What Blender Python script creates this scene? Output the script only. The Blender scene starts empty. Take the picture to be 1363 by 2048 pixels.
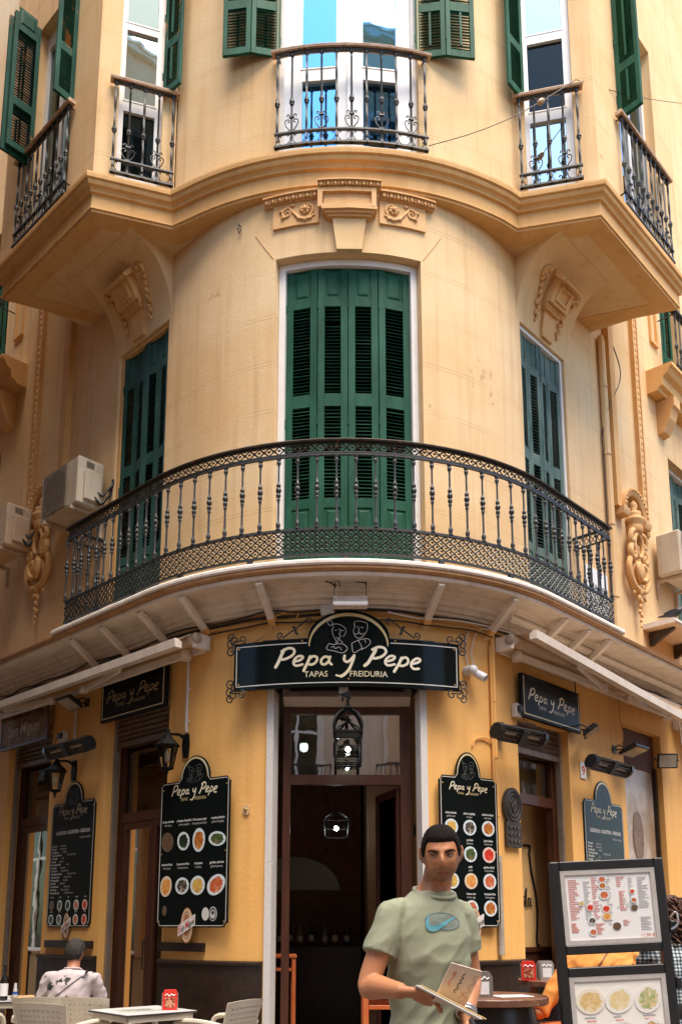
import bpy, bmesh, math, random
from mathutils import Vector as V, Matrix
random.seed(7)
PI = math.pi
rad = math.radians
SC = bpy.context.scene
COL = SC.collection

# ------------------------------------------------------------------ camera, sky, sun, exposure
cam = bpy.data.cameras.new('camera')
cam_o = bpy.data.objects.new('camera', cam)
COL.objects.link(cam_o)
SC.camera = cam_o
cam.sensor_fit = 'VERTICAL'
cam.sensor_height = 36.0
cam.sensor_width = 24.0
cam.lens = 36.0 * 1778 / 2048
cam.shift_y = (1533 - 1024) / 2048
cam.clip_end = 500
cam_o.location = (0, 0, 1.4)
cam_o.rotation_euler = (rad(90 + 10.2), 0, 0)

SUN_EL, SUN_AZ = rad(69), rad(25)          # azimuth measured from straight behind the viewer towards the right
sun = bpy.data.lights.new('sun', 'SUN')
sun.energy = 3.1
sun.angle = rad(44)
sun.color = (1.0, 0.88, 0.72)
sun_o = bpy.data.objects.new('sun', sun)
COL.objects.link(sun_o)
sdir = V((math.sin(SUN_AZ) * math.cos(SUN_EL), -math.cos(SUN_AZ) * math.cos(SUN_EL), math.sin(SUN_EL)))
sun_o.rotation_euler = sdir.to_track_quat('Z', 'Y').to_euler()
sun_o.location = sdir * 60

world = bpy.data.worlds.new('World')
SC.world = world
world.use_nodes = True
wn, wl = world.node_tree.nodes, world.node_tree.links
sky = wn.new('ShaderNodeTexSky')
sky.sky_type = 'NISHITA'
sky.sun_disc = False
sky.sun_elevation = SUN_EL
sky.sun_rotation = math.atan2(sdir.x, sdir.y)
sky.dust_density = 1.2
sky.air_density = 1.0
wl.new(sky.outputs[0], wn['Background'].inputs[0])
wn['Background'].inputs[1].default_value = 0.14

SC.view_settings.view_transform = 'Standard'
SC.view_settings.look = 'None'
SC.view_settings.gamma = 1.0
SC.view_settings.exposure = 1.4
SC.cycles.max_bounces = 8
SC.cycles.transparent_max_bounces = 12
SC.cycles.caustics_reflective = False
SC.cycles.caustics_refractive = False
SC.cycles.use_denoising = True
SC.cycles.sample_clamp_indirect = 6.0

# ------------------------------------------------------------------ materials
MATS = {}
def nodes_of(m):
    m.use_nodes = True
    t = m.node_tree
    return t.nodes, t.links, t.nodes['Principled BSDF']
def rgb(c): return (c[0], c[1], c[2], 1.0)
def mat(name, col, rough=0.6, col2=None, scale=6.0, bump=0.0, bscale=60.0, metal=0.0, spec=0.5, detail=4.0, lo=0.35, hi=0.7, stretch=None, emit=None, courses=None, streak=0.0, speck=None):
    """procedural surface: two-tone noise, fine bump, optional scored courses, streaks and worn specks"""
    if name in MATS: return MATS[name]
    m = bpy.data.materials.new(name)
    n, l, b = nodes_of(m)
    MATS[name] = m
    b.inputs['Base Color'].default_value = rgb(col)
    b.inputs['Roughness'].default_value = rough
    b.inputs['Metallic'].default_value = metal
    b.inputs['Specular IOR Level'].default_value = spec
    if emit:
        b.inputs['Emission Color'].default_value = rgb(emit[:3])
        b.inputs['Emission Strength'].default_value = emit[3]
    if col2 is None and bump == 0 and not courses: return m
    geo = n.new('ShaderNodeNewGeometry')
    src = geo.outputs['Position']
    mp = n.new('ShaderNodeMapping'); l.new(src, mp.inputs[0])
    if stretch: mp.inputs['Scale'].default_value = stretch
    vec = mp.outputs[0]
    cur = None
    if col2 is not None:
        nz = n.new('ShaderNodeTexNoise'); nz.inputs['Scale'].default_value = scale; nz.inputs['Detail'].default_value = detail
        nz.inputs['Roughness'].default_value = 0.62
        l.new(vec, nz.inputs['Vector'])
        rp = n.new('ShaderNodeValToRGB')
        rp.color_ramp.elements[0].position = lo; rp.color_ramp.elements[0].color = rgb(col)
        rp.color_ramp.elements[1].position = hi; rp.color_ramp.elements[1].color = rgb(col2)
        l.new(nz.outputs[0], rp.inputs[0])
        cur = rp.outputs[0]
    if cur is None:
        cc = n.new('ShaderNodeRGB'); cc.outputs[0].default_value = rgb(col); cur = cc.outputs[0]
    if streak > 0:
        m2 = n.new('ShaderNodeMapping'); m2.inputs['Scale'].default_value = (9, 9, 0.5); l.new(src, m2.inputs[0])
        n2 = n.new('ShaderNodeTexNoise'); n2.inputs['Scale'].default_value = 1.0; n2.inputs['Detail'].default_value = 5
        l.new(m2.outputs[0], n2.inputs['Vector'])
        mr = n.new('ShaderNodeMapRange'); mr.inputs[1].default_value = 0.5; mr.inputs[2].default_value = 0.78
        mr.inputs[3].default_value = 0; mr.inputs[4].default_value = streak
        l.new(n2.outputs[0], mr.inputs[0])
        mx = n.new('ShaderNodeMixRGB'); mx.blend_type = 'MULTIPLY'; mx.inputs[2].default_value = (0.55, 0.42, 0.32, 1)
        l.new(mr.outputs[0], mx.inputs[0]); l.new(cur, mx.inputs[1]); cur = mx.outputs[0]
    if speck:
        n3 = n.new('ShaderNodeTexNoise'); n3.inputs['Scale'].default_value = speck[3]; n3.inputs['Detail'].default_value = 7; n3.inputs['Roughness'].default_value = 0.7
        l.new(vec, n3.inputs['Vector'])
        mr = n.new('ShaderNodeMapRange'); mr.inputs[1].default_value = speck[4]; mr.inputs[2].default_value = speck[4] + 0.05
        l.new(n3.outputs[0], mr.inputs[0])
        mx = n.new('ShaderNodeMixRGB'); mx.inputs[2].default_value = rgb(speck[:3])
        l.new(mr.outputs[0], mx.inputs[0]); l.new(cur, mx.inputs[1]); cur = mx.outputs[0]
    height = None
    if bump > 0:
        nb = n.new('ShaderNodeTexNoise'); nb.inputs['Scale'].default_value = bscale; nb.inputs['Detail'].default_value = 4
        l.new(vec, nb.inputs['Vector']); height = nb.outputs[0]
    if courses:
        sp = n.new('ShaderNodeSeparateXYZ'); l.new(src, sp.inputs[0])
        nw = n.new('ShaderNodeTexNoise'); nw.inputs['Scale'].default_value = 1.3; l.new(src, nw.inputs['Vector'])
        ma = n.new('ShaderNodeMath'); ma.operation = 'MULTIPLY_ADD'; ma.inputs[1].default_value = 0.012
        l.new(nw.outputs[0], ma.inputs[0]); l.new(sp.outputs[2], ma.inputs[2])
        dv = n.new('ShaderNodeMath'); dv.operation = 'DIVIDE'; dv.inputs[1].default_value = courses[0]; l.new(ma.outputs[0], dv.inputs[0])
        f1 = n.new('ShaderNodeMath'); f1.operation = 'FRACT'; l.new(dv.outputs[0], f1.inputs[0])
        acc = None
        for off in courses[1]:
            s1 = n.new('ShaderNodeMath'); s1.operation = 'SUBTRACT'; s1.inputs[1].default_value = off; l.new(f1.outputs[0], s1.inputs[0])
            a1 = n.new('ShaderNodeMath'); a1.operation = 'ABSOLUTE'; l.new(s1.outputs[0], a1.inputs[0])
            c1 = n.new('ShaderNodeMath'); c1.operation = 'LESS_THAN'; c1.inputs[1].default_value = courses[2]; l.new(a1.outputs[0], c1.inputs[0])
            if acc is None: acc = c1.outputs[0]
            else:
                mm = n.new('ShaderNodeMath'); mm.operation = 'MAXIMUM'; l.new(acc, mm.inputs[0]); l.new(c1.outputs[0], mm.inputs[1]); acc = mm.outputs[0]
        ng = n.new('ShaderNodeTexNoise'); ng.inputs['Scale'].default_value = 2.2; ng.inputs['Detail'].default_value = 4; l.new(src, ng.inputs['Vector'])
        mr = n.new('ShaderNodeMapRange'); mr.inputs[1].default_value = 0.4; mr.inputs[2].default_value = 0.62; mr.inputs[3].default_value = 0.12; mr.inputs[4].default_value = 0.6
        l.new(ng.outputs[0], mr.inputs[0])
        fa = n.new('ShaderNodeMath'); fa.operation = 'MULTIPLY'; l.new(acc, fa.inputs[0]); l.new(mr.outputs[0], fa.inputs[1])
        mx = n.new('ShaderNodeMixRGB'); mx.blend_type = 'MULTIPLY'; mx.inputs[2].default_value = (0.5, 0.4, 0.3, 1)
        l.new(fa.outputs[0], mx.inputs[0]); l.new(cur, mx.inputs[1]); cur = mx.outputs[0]
        sb = n.new('ShaderNodeMath'); sb.operation = 'SUBTRACT'; l.new(acc, sb.inputs[1])
        if height: l.new(height, sb.inputs[0])
        height = sb.outputs[0]
    l.new(cur, b.inputs['Base Color'])
    if height:
        bp = n.new('ShaderNodeBump'); bp.inputs['Strength'].default_value = bump if bump > 0 else 0.3; bp.inputs['Distance'].default_value = 0.006
        l.new(height, bp.inputs['Height']); l.new(bp.outputs[0], b.inputs['Normal'])
    return m
def glass(name, tint=(0.9, 0.95, 0.93), refl=0.12, mirror_tint=None):
    if name in MATS: return MATS[name]
    m = bpy.data.materials.new(name); m.use_nodes = True; MATS[name] = m
    n, l = m.node_tree.nodes, m.node_tree.links
    n.remove(n['Principled BSDF']); out = n['Material Output']
    tr = n.new('ShaderNodeBsdfTransparent'); tr.inputs[0].default_value = rgb(tint)
    gl = n.new('ShaderNodeBsdfGlossy'); gl.inputs['Roughness'].default_value = 0.015
    if mirror_tint: gl.inputs[0].default_value = rgb(mirror_tint)
    nb = n.new('ShaderNodeTexNoise'); nb.inputs['Scale'].default_value = 2.5
    geo = n.new('ShaderNodeNewGeometry'); l.new(geo.outputs['Position'], nb.inputs['Vector'])
    bp = n.new('ShaderNodeBump'); bp.inputs['Strength'].default_value = 0.05; bp.inputs['Distance'].default_value = 0.02
    l.new(nb.outputs[0], bp.inputs['Height']); l.new(bp.outputs[0], gl.inputs['Normal'])
    fr = n.new('ShaderNodeFresnel'); fr.inputs[0].default_value = 1.5
    ad = n.new('ShaderNodeMath'); ad.operation = 'ADD'; ad.inputs[1].default_value = refl; ad.use_clamp = True
    l.new(fr.outputs[0], ad.inputs[0])
    mx = n.new('ShaderNodeMixShader'); l.new(ad.outputs[0], mx.inputs[0]); l.new(tr.outputs[0], mx.inputs[1]); l.new(gl.outputs[0], mx.inputs[2])
    l.new(mx.outputs[0], out.inputs[0])
    return m

STUCCO = mat('peach_stucco', (0.70, 0.45, 0.21), 0.85, (0.77, 0.56, 0.315), 0.9, 0.35, 38, courses=(0.56, (0.10, 0.17), 0.006), streak=0.36, detail=6, speck=(0.50, 0.30, 0.14, 1.7, 0.66))
STUCCO_P = mat('peach_stucco_plain', (0.70, 0.45, 0.21), 0.85, (0.77, 0.56, 0.315), 0.9, 0.3, 38, streak=0.3, detail=6)
TRIM = mat('ochre_trim', (0.65, 0.35, 0.115), 0.8, (0.72, 0.43, 0.17), 1.6, 0.25, 45, streak=0.3)
ORN = mat('ochre_ornament', (0.64, 0.35, 0.13), 0.75, (0.70, 0.42, 0.18), 5.0, 0.2, 60)
YELLOW = mat('yellow_paint', (0.86, 0.46, 0.13), 0.7, (0.88, 0.50, 0.16), 1.6, 0.45, 22, streak=0.25, speck=(0.55, 0.30, 0.10, 3.0, 0.70))
DADO = mat('black_dado', (0.018, 0.010, 0.008), 0.32, (0.035, 0.02, 0.014), 9, 0.5, 26, speck=(0.25, 0.22, 0.2, 12, 0.72))
GREEN = mat('green_shutter', (0.006, 0.058, 0.031), 0.6, (0.022, 0.105, 0.064), 5, 0.35, 90, stretch=(1, 1, 0.3), spec=0.15, speck=(0.33, 0.20, 0.08, 14, 0.685))
GREEN_W = mat('worn_green_shutter', (0.009, 0.060, 0.042), 0.6, (0.032, 0.12, 0.088), 5, 0.35, 90, stretch=(1, 1, 0.3), spec=0.15, speck=(0.42, 0.17, 0.05, 9, 0.60))
GREEN_F = mat('faded_green_shutter', (0.05, 0.10, 0.082), 0.6, (0.16, 0.22, 0.19), 6, 0.3, 90, stretch=(1, 1, 0.3), spec=0.15, speck=(0.3, 0.2, 0.1, 14, 0.68))
IRON = mat('black_iron', (0.016, 0.017, 0.016), 0.45, (0.03, 0.028, 0.025), 18, 0.4, 120, speck=(0.09, 0.035, 0.015, 11, 0.63))
IRON_L = mat('lantern_iron', (0.006, 0.006, 0.006), 0.6, spec=0.15)
IRON_B = mat('bronzed_iron', (0.03, 0.022, 0.016), 0.4, (0.06, 0.04, 0.028), 12, 0.4, 120, speck=(0.16, 0.06, 0.025, 10, 0.6))
RUSTRAIL = mat('peeling_handrail', (0.45, 0.25, 0.14), 0.7, (0.62, 0.46, 0.33), 12, 0.6, 70, stretch=(1, 1, 3), speck=(0.16, 0.07, 0.03, 20, 0.58))
WHITEP = mat('white_paint', (0.74, 0.71, 0.67), 0.55, (0.80, 0.78, 0.75), 5, 0.2, 60, speck=(0.5, 0.33, 0.2, 9, 0.69))
WHITEPVC = mat('white_frame', (0.80, 0.80, 0.80), 0.35, (0.74, 0.74, 0.74), 4)
STONEJ = mat('pale_stone_jamb', (0.62, 0.59, 0.56), 0.8, (0.72, 0.69, 0.66), 60, 0.6, 90, speck=(0.3, 0.28, 0.26, 40, 0.62))
WOOD = mat('dark_brown_wood', (0.055, 0.018, 0.010), 0.35, (0.09, 0.032, 0.018), 7, 0.2, 80, stretch=(3, 3, 0.4))
WOODB = mat('black_wood', (0.014, 0.009, 0.008), 0.35, (0.025, 0.016, 0.012), 7, 0.2, 80)
WOODO = mat('orange_wood', (0.55, 0.12, 0.03), 0.5, (0.62, 0.17, 0.05), 8, 0.2, 80)
WOODT = mat('worn_table_wood', (0.10, 0.035, 0.02), 0.4, (0.20, 0.09, 0.05), 9, 0.3, 60, speck=(0.45, 0.3, 0.2, 14, 0.62))
SLABW = mat('chipped_white_slab', (0.74, 0.65, 0.57), 0.75, (0.84, 0.79, 0.73), 7, 0.5, 40, speck=(0.35, 0.24, 0.17, 12, 0.62))
SLABU = mat('grey_white_plaster', (0.72, 0.61, 0.50), 0.8, (0.80, 0.71, 0.61), 3, 0.4, 30, streak=0.4)
SLABB = mat('rusty_slab_edge', (0.36, 0.17, 0.06), 0.7, (0.48, 0.27, 0.12), 6, 0.4, 40)
STRUT = mat('painted_strut', (0.82, 0.74, 0.65), 0.7, (0.72, 0.62, 0.52), 8, 0.3, 50)
ALU = mat('off_white_aluminium', (0.84, 0.75, 0.65), 0.45, (0.72, 0.61, 0.50), 3, 0.1, 50, streak=0.3)
CANVAS = mat('beige_canvas', (0.50, 0.36, 0.24), 0.9, (0.58, 0.44, 0.31), 4, 0.3, 200)
PLASTW = mat('cream_plastic', (0.56, 0.49, 0.39), 0.45, (0.62, 0.56, 0.46), 3)
ACWHITE = mat('cream_casing', (0.52, 0.43, 0.31), 0.5, (0.60, 0.52, 0.40), 5, streak=0.5, speck=(0.25, 0.12, 0.05, 8, 0.70))
PLASTB = mat('black_plastic', (0.012, 0.012, 0.013), 0.4)
CABLE = mat('black_cable', (0.015, 0.013, 0.012), 0.6)
CABLEO = mat('painted_cable', (0.62, 0.34, 0.11), 0.6)
CABLEW = mat('white_cable', (0.68, 0.63, 0.58), 0.5)
BOARD = mat('black_board', (0.005, 0.008, 0.008), 0.07, spec=0.12)
BOARDM = mat('dull_black_board', (0.008, 0.009, 0.009), 0.22, (0.012, 0.013, 0.013), 4, spec=0.12)
CREAM = mat('cream_print', (0.72, 0.62, 0.40), 0.35, (0.82, 0.78, 0.66), 2.2)
GOLD = mat('gold_print', (0.55, 0.42, 0.18), 0.3, (0.70, 0.60, 0.36), 3)
SILVER = mat('silver_line', (0.62, 0.60, 0.56), 0.3)
WPRINT = mat('white_print', (0.78, 0.78, 0.77), 0.5)
REDP = mat('red_print', (0.62, 0.03, 0.02), 0.45)
STEEL = mat('steel', (0.5, 0.48, 0.46), 0.3, metal=0.9)
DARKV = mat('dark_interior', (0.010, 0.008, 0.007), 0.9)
BRASS = mat('gold_bolt', (0.5, 0.33, 0.12), 0.35, metal=0.8)
GLASS = glass('window_glass', (0.85, 0.9, 0.88), 0.10)
GLASSD = glass('dark_window_glass', (0.30, 0.36, 0.36), 0.0, (0.62, 0.80, 0.85))
GLASSB = glass('sky_tinted_glass', (0.22, 0.28, 0.30), 0.34, (0.22, 0.58, 1.0))  # blue of the mirrored sky put into the reflection colour
BULB = mat('lit_bulb', (1, 1, 1), 0.4, emit=(0.85, 0.95, 1.0, 26.0))
SOFTBULB = mat('lit_globe', (1, 1, 1), 0.4, emit=(0.9, 1.0, 1.0, 1.2))

# ------------------------------------------------------------------ mesh building
class MB:
    def __init__(s): s.v = []; s.f = []; s.mi = []; s.k = 0
    def add(s, vs, fs):
        o = len(s.v); s.v += [tuple(v) for v in vs]
        for f in fs: s.f.append(tuple(i + o for i in f)); s.mi.append(s.k)
        return s
    def box(s, x0, x1, y0, y1, z0, z1, M=None):
        vs = [V(c) for c in ((x0,y0,z0),(x1,y0,z0),(x1,y1,z0),(x0,y1,z0),(x0,y0,z1),(x1,y0,z1),(x1,y1,z1),(x0,y1,z1))]
        if M is not None: vs = [M @ v for v in vs]
        return s.add(vs, [(3,2,1,0),(4,5,6,7),(0,1,5,4),(1,2,6,5),(2,3,7,6),(3,0,4,7)])
    def bbox(s, x0, x1, y0, y1, z0, z1, b=0.004, M=None):
        """box with chamfered edges"""
        b = min(b, (x1-x0)*.45, (y1-y0)*.45, (z1-z0)*.45)
        bm = bmesh.new()
        bmesh.ops.create_cube(bm, size=1)
        for v in bm.verts: v.co = V(((x0+x1)/2+v.co.x*(x1-x0), (y0+y1)/2+v.co.y*(y1-y0), (z0+z1)/2+v.co.z*(z1-z0)))
        bmesh.ops.bevel(bm, geom=bm.edges[:], offset=b, segments=1, affect='EDGES')
        bm.verts.index_update()
        vs = [(M @ v.co) if M is not None else v.co.copy() for v in bm.verts]
        fs = [[v.index for v in f.verts] for f in bm.faces]
        bm.free()
        return s.add(vs, fs)
    def prism(s, poly, y0, y1, M=None):
        """polygon given in x,z (counter-clockwise from the front, front = y0)"""
        n = len(poly)
        vs = [V((x, y0, z)) for x, z in poly] + [V((x, y1, z)) for x, z in poly]
        if M is not None: vs = [M @ v for v in vs]
        fs = [tuple(range(n)), tuple(range(2*n-1, n-1, -1))] + [(i, n+i, n+(i+1) % n, (i+1) % n) for i in range(n)]
        return s.add(vs, fs)
    def ring(s, outer, inner, y0, y1):
        """frame between two outlines of equal length"""
        n = len(outer)
        vs = [V((x, y0, z)) for x, z in outer] + [V((x, y0, z)) for x, z in inner] + [V((x, y1, z)) for x, z in outer] + [V((x, y1, z)) for x, z in inner]
        fs = []
        for i in range(n):
            j = (i+1) % n
            fs += [(i, j, n+j, n+i), (2*n+j, 2*n+i, 3*n+i, 3*n+j), (i, 2*n+i, 2*n+j, j), (n+j, 3*n+j, 3*n+i, n+i)]
        return s.add(vs, fs)
    def tube(s, pts, r, n=6, cap=True, closed=False):
        pts = [V(p) for p in pts]; m = len(pts)
        rs = r if isinstance(r, (list, tuple)) else [r] * m
        vs = []; up = None
        for i, p in enumerate(pts):
            a = pts[(i-1) % m] if (i > 0 or closed) else p
            b = pts[(i+1) % m] if (i < m-1 or closed) else p
            d = (b - a)
            d = d.normalized() if d.length > 1e-9 else V((0,0,1))
            if up is None:
                up = V((0,0,1)) if abs(d.z) < .9 else V((1,0,0))
            x = d.cross(up)
            if x.length < 1e-6: x = d.cross(V((0,1,0)))
            x.normalize(); y = x.cross(d).normalized(); up = y
            for k in range(n):
                t = 2*PI*k/n
                vs.append(p + x*math.cos(t)*rs[i] + y*math.sin(t)*rs[i])
        fs = []
        for i in range(m if closed else m-1):
            j = (i+1) % m
            for k in range(n):
                q = (k+1) % n
                fs.append((i*n+k, j*n+k, j*n+q, i*n+q))
        if cap and not closed: fs += [tuple(range(n)), tuple(range(m*n-1, (m-1)*n-1, -1))]
        return s.add(vs, fs)
    def lathe(s, prof, n=10, c=(0,0,0), M=None, sx=1, sy=1, a0=0, cap=True):
        vs = []
        for r, z in prof:
            for k in range(n):
                t = 2*PI*k/n + a0
                v = V((c[0]+r*sx*math.cos(t), c[1]+r*sy*math.sin(t), c[2]+z))
                vs.append(M @ v if M is not None else v)
        fs = []; m = len(prof)
        for i in range(m-1):
            for k in range(n):
                q = (k+1) % n
                fs.append((i*n+k, i*n+q, (i+1)*n+q, (i+1)*n+k))
        if cap:
            fs += [tuple(range(n-1, -1, -1)), tuple(range((m-1)*n, m*n))]
        return s.add(vs, fs)
    def ball(s, c, r, n=10, sq=(1,1,1)):
        m = max(4, n//2)
        prof = [(math.sin(PI*i/m), -math.cos(PI*i/m)) for i in range(m+1)]
        prof[0] = (.02, -1); prof[-1] = (.02, 1)
        M = Matrix.Translation(V(c)) @ Matrix.Diagonal((r*sq[0], r*sq[1], r*sq[2], 1))
        return s.lathe(prof, n, M=M)
    def ribbon(s, pts, w, y=0.0, th=0.0):
        """flat brush stroke in x,z with round ends; w a width or a list"""
        n = len(pts); ws = w if isinstance(w, (list, tuple)) else [w]*n
        L = []; Rr = []
        for i in range(n):
            a = pts[max(0, i-1)]; b = pts[min(n-1, i+1)]
            dx, dz = b[0]-a[0], b[1]-a[1]; q = math.hypot(dx, dz) or 1
            nx, nz = -dz/q, dx/q; h = ws[i]/2
            L.append((pts[i][0]+nx*h, pts[i][1]+nz*h)); Rr.append((pts[i][0]-nx*h, pts[i][1]-nz*h))
        vs = [(x, y, z) for x, z in L] + [(x, y, z) for x, z in Rr]
        fs = [(i, n+i, n+i+1, i+1) for i in range(n-1)]
        s.add(vs, fs)
        for e in (0, n-1):
            s.disc(pts[e][0], pts[e][1], ws[e]/2, y + 0.0004, 8)
        return s
    def disc(s, x, z, r, y=0.0, n=12, rz=None):
        rz = rz or r
        return s.add([(x+r*math.cos(2*PI*k/n), y, z+rz*math.sin(2*PI*k/n)) for k in range(n)], [tuple(range(n))])
    def grid(s, rows, closed=False):
        m = len(rows); n = len(rows[0]); vs = [v for r in rows for v in r]
        fs = []
        for i in range(m-1):
            for k in range(n if closed else n-1):
                q = (k+1) % n
                fs.append((i*n+k, i*n+q, (i+1)*n+q, (i+1)*n+k))
        return s.add(vs, fs)
    def map(s, fn, i0=0):
        s.v[i0:] = [tuple(fn(V(v))) for v in s.v[i0:]]
        return s
    def mesh(s, name, mats, smooth=False, fix=True):
        me = bpy.data.meshes.new(name)
        me.from_pydata(s.v, [], s.f)
        for m in (mats if isinstance(mats, (list, tuple)) else [mats]): me.materials.append(m)
        if any(s.mi): me.polygons.foreach_set('material_index', s.mi)
        if fix:
            bm = bmesh.new(); bm.from_mesh(me); bmesh.ops.recalc_face_normals(bm, faces=bm.faces[:]); bm.to_mesh(me); bm.free()
        if smooth is True: me.polygons.foreach_set('use_smooth', [True]*len(me.polygons))
        me.update()
        if smooth == 'auto':
            me.polygons.foreach_set('use_smooth', [True]*len(me.polygons))
            me.set_sharp_from_angle(angle=rad(38))
        return me
    def build(s, name, mats, parent=None, M=None, smooth=False, fix=True):
        return link(name, s.mesh(name, mats, smooth, fix), parent, M)
def link(name, me, parent=None, M=None):
    o = bpy.data.objects.new(name, me)
    COL.objects.link(o)
    if parent is not None: o.parent = parent
    if M is not None: o.matrix_local = M
    return o
def tag(o, label=None, cat=None, group=None, kind=None):
    if label: o['label'] = label
    if cat: o['category'] = cat
    if group: o['group'] = group
    if kind: o['kind'] = kind
    return o
def thing(name, label, cat, M=None, group=None):
    o = bpy.data.objects.new(name, None); COL.objects.link(o)
    o.empty_display_size = 0.1
    if M is not None: o.matrix_world = M
    return tag(o, label, cat, group)
def copy_tree(o, parent=None, M=None):
    c = o.copy(); COL.objects.link(c)
    c.parent = parent
    if parent is not None: c.matrix_parent_inverse = o.matrix_parent_inverse.copy(); c.matrix_local = o.matrix_local.copy()
    if M is not None: c.matrix_world = M
    for ch in list(o.children): copy_tree(ch, c)
    return c
def spline(pts, k=5, closed=False):
    """Catmull-Rom through the points"""
    P_ = [V(p) for p in pts]; n = len(P_); out = []
    for i in range(n if closed else n-1):
        a = P_[(i-1) % n] if (closed or i > 0) else P_[i]; b = P_[i]; c = P_[(i+1) % n]
        d = P_[(i+2) % n] if (closed or i < n-2) else c
        for j in range(k):
            t = j/k
            out.append(0.5*((2*b)+(-a+c)*t+(2*a-5*b+4*c-d)*t*t+(-a+3*b-3*c+d)*t**3))
    if not closed: out.append(P_[-1])
    return out
def frame(loc, x, up=(0,0,1)):
    """matrix whose x runs along x, z up, y away from the viewer"""
    x = V(x).normalized(); z = V(up).normalized(); y = z.cross(x).normalized()
    return Matrix(((x.x,y.x,z.x,loc[0]),(x.y,y.y,z.y,loc[1]),(x.z,y.z,z.z,loc[2]),(0,0,0,1)))
def T(x, y, z): return Matrix.Translation((x, y, z))
def RZ(a): return Matrix.Rotation(a, 4, 'Z')
def RX(a): return Matrix.Rotation(a, 4, 'X')
def RY(a): return Matrix.Rotation(a, 4, 'Y')
_fc = {}
def text(s, size, align='CENTER', bold=0.0, shear=0.0, width=1.0):
    """flat lettering as (verts in x,z, faces)"""
    key = (s, align, bold, shear)
    if key not in _fc:
        c = bpy.data.curves.new('lettering', 'FONT'); c.body = s; c.size = 1.0; c.align_x = align; c.shear = shear; c.offset = bold
        c.resolution_u = 3; c.fill_mode = 'FRONT'
        o = bpy.data.objects.new('lettering', c)
        me = bpy.data.meshes.new_from_object(o)
        _fc[key] = ([(v.co.x, v.co.y) for v in me.vertices], [tuple(p.vertices) for p in me.polygons])
        bpy.data.objects.remove(o); bpy.data.curves.remove(c); bpy.data.meshes.remove(me)
    vs, fs = _fc[key]
    return [(x*size*width, y*size) for x, y in vs], fs
def put_text(mb, s, x, z, size, y=0.0, **kw):
    rot = kw.pop('rot', 0.0)
    vs, fs = text(s, size, **kw)
    c, q = math.cos(rot), math.sin(rot)
    mb.add([(x+a*c-b*q, y, z+a*q+b*c) for a, b in vs], [f[::-1] for f in fs])
    return mb

# ------------------------------------------------------------------ the plan of the corner house (metres, measured along the street wall)
CX, CY, R0 = 0.045, 11.05, 2.55
AL, AR = rad(43.1), rad(46.4)
PL, PR = -R0*AL, R0*AR                    # where the round corner turns into the straight street walls
TL, TR = V((-math.cos(AL), math.sin(AL), 0)), V((math.cos(AR), math.sin(AR), 0))
NL, NR = V((-math.sin(AL), -math.cos(AL), 0)), V((math.sin(AR), -math.cos(AR), 0))
def W(p, d=0.0, z=0.0):
    """point at distance p along the wall (0 = axis of the corner door, right positive), d outwards, height z"""
    if p < PL: a, s, t = -AL, PL-p, TL
    elif p > PR: a, s, t = AR, p-PR, TR
    else: a, s, t = p/R0, 0.0, V((0,0,0))
    n = V((math.sin(a), -math.cos(a), 0))
    q = V((CX, CY, 0)) + n*(R0+d) + t*s
    return V((q.x, q.y, z))
def WT(p):
    a = max(-AL, min(AR, p/R0))
    return V((math.cos(a), math.sin(a), 0))
def WF(p, d=0.0, z=0.0): return frame(W(p, d, z), WT(p))
def arcpts(p0, p1, step=0.12):
    """stations along the wall between p0 and p1, dense on the round corner"""
    ks = [p0]
    if p0 < PL < p1: ks.append(PL)
    n = max(2, int((min(p1, PR)-max(p0, PL))/step)) if min(p1, PR) > max(p0, PL) else 0
    a, b = max(p0, PL), min(p1, PR)
    for i in range(1, n): ks.append(a+(b-a)*i/n)
    if p0 < PR < p1: ks.append(PR)
    ks.append(p1)
    return sorted(set(ks))
def sweepW(mb, prof, p0, p1, fn=W, ks=None, caps=True):
    """profile [(d,z)...] (closed loop) swept along the wall"""
    ks = ks or arcpts(p0, p1)
    rows = [[fn(p, d, z) for d, z in prof] for p in ks]
    n = len(prof); o = len(mb.v)
    mb.grid(rows, closed=True)
    if caps:
        mb.f += [tuple(o+i for i in range(n)), tuple(o+(len(ks)-1)*n+i for i in range(n-1, -1, -1))]; mb.mi += [mb.k]*2
    return mb
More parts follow.
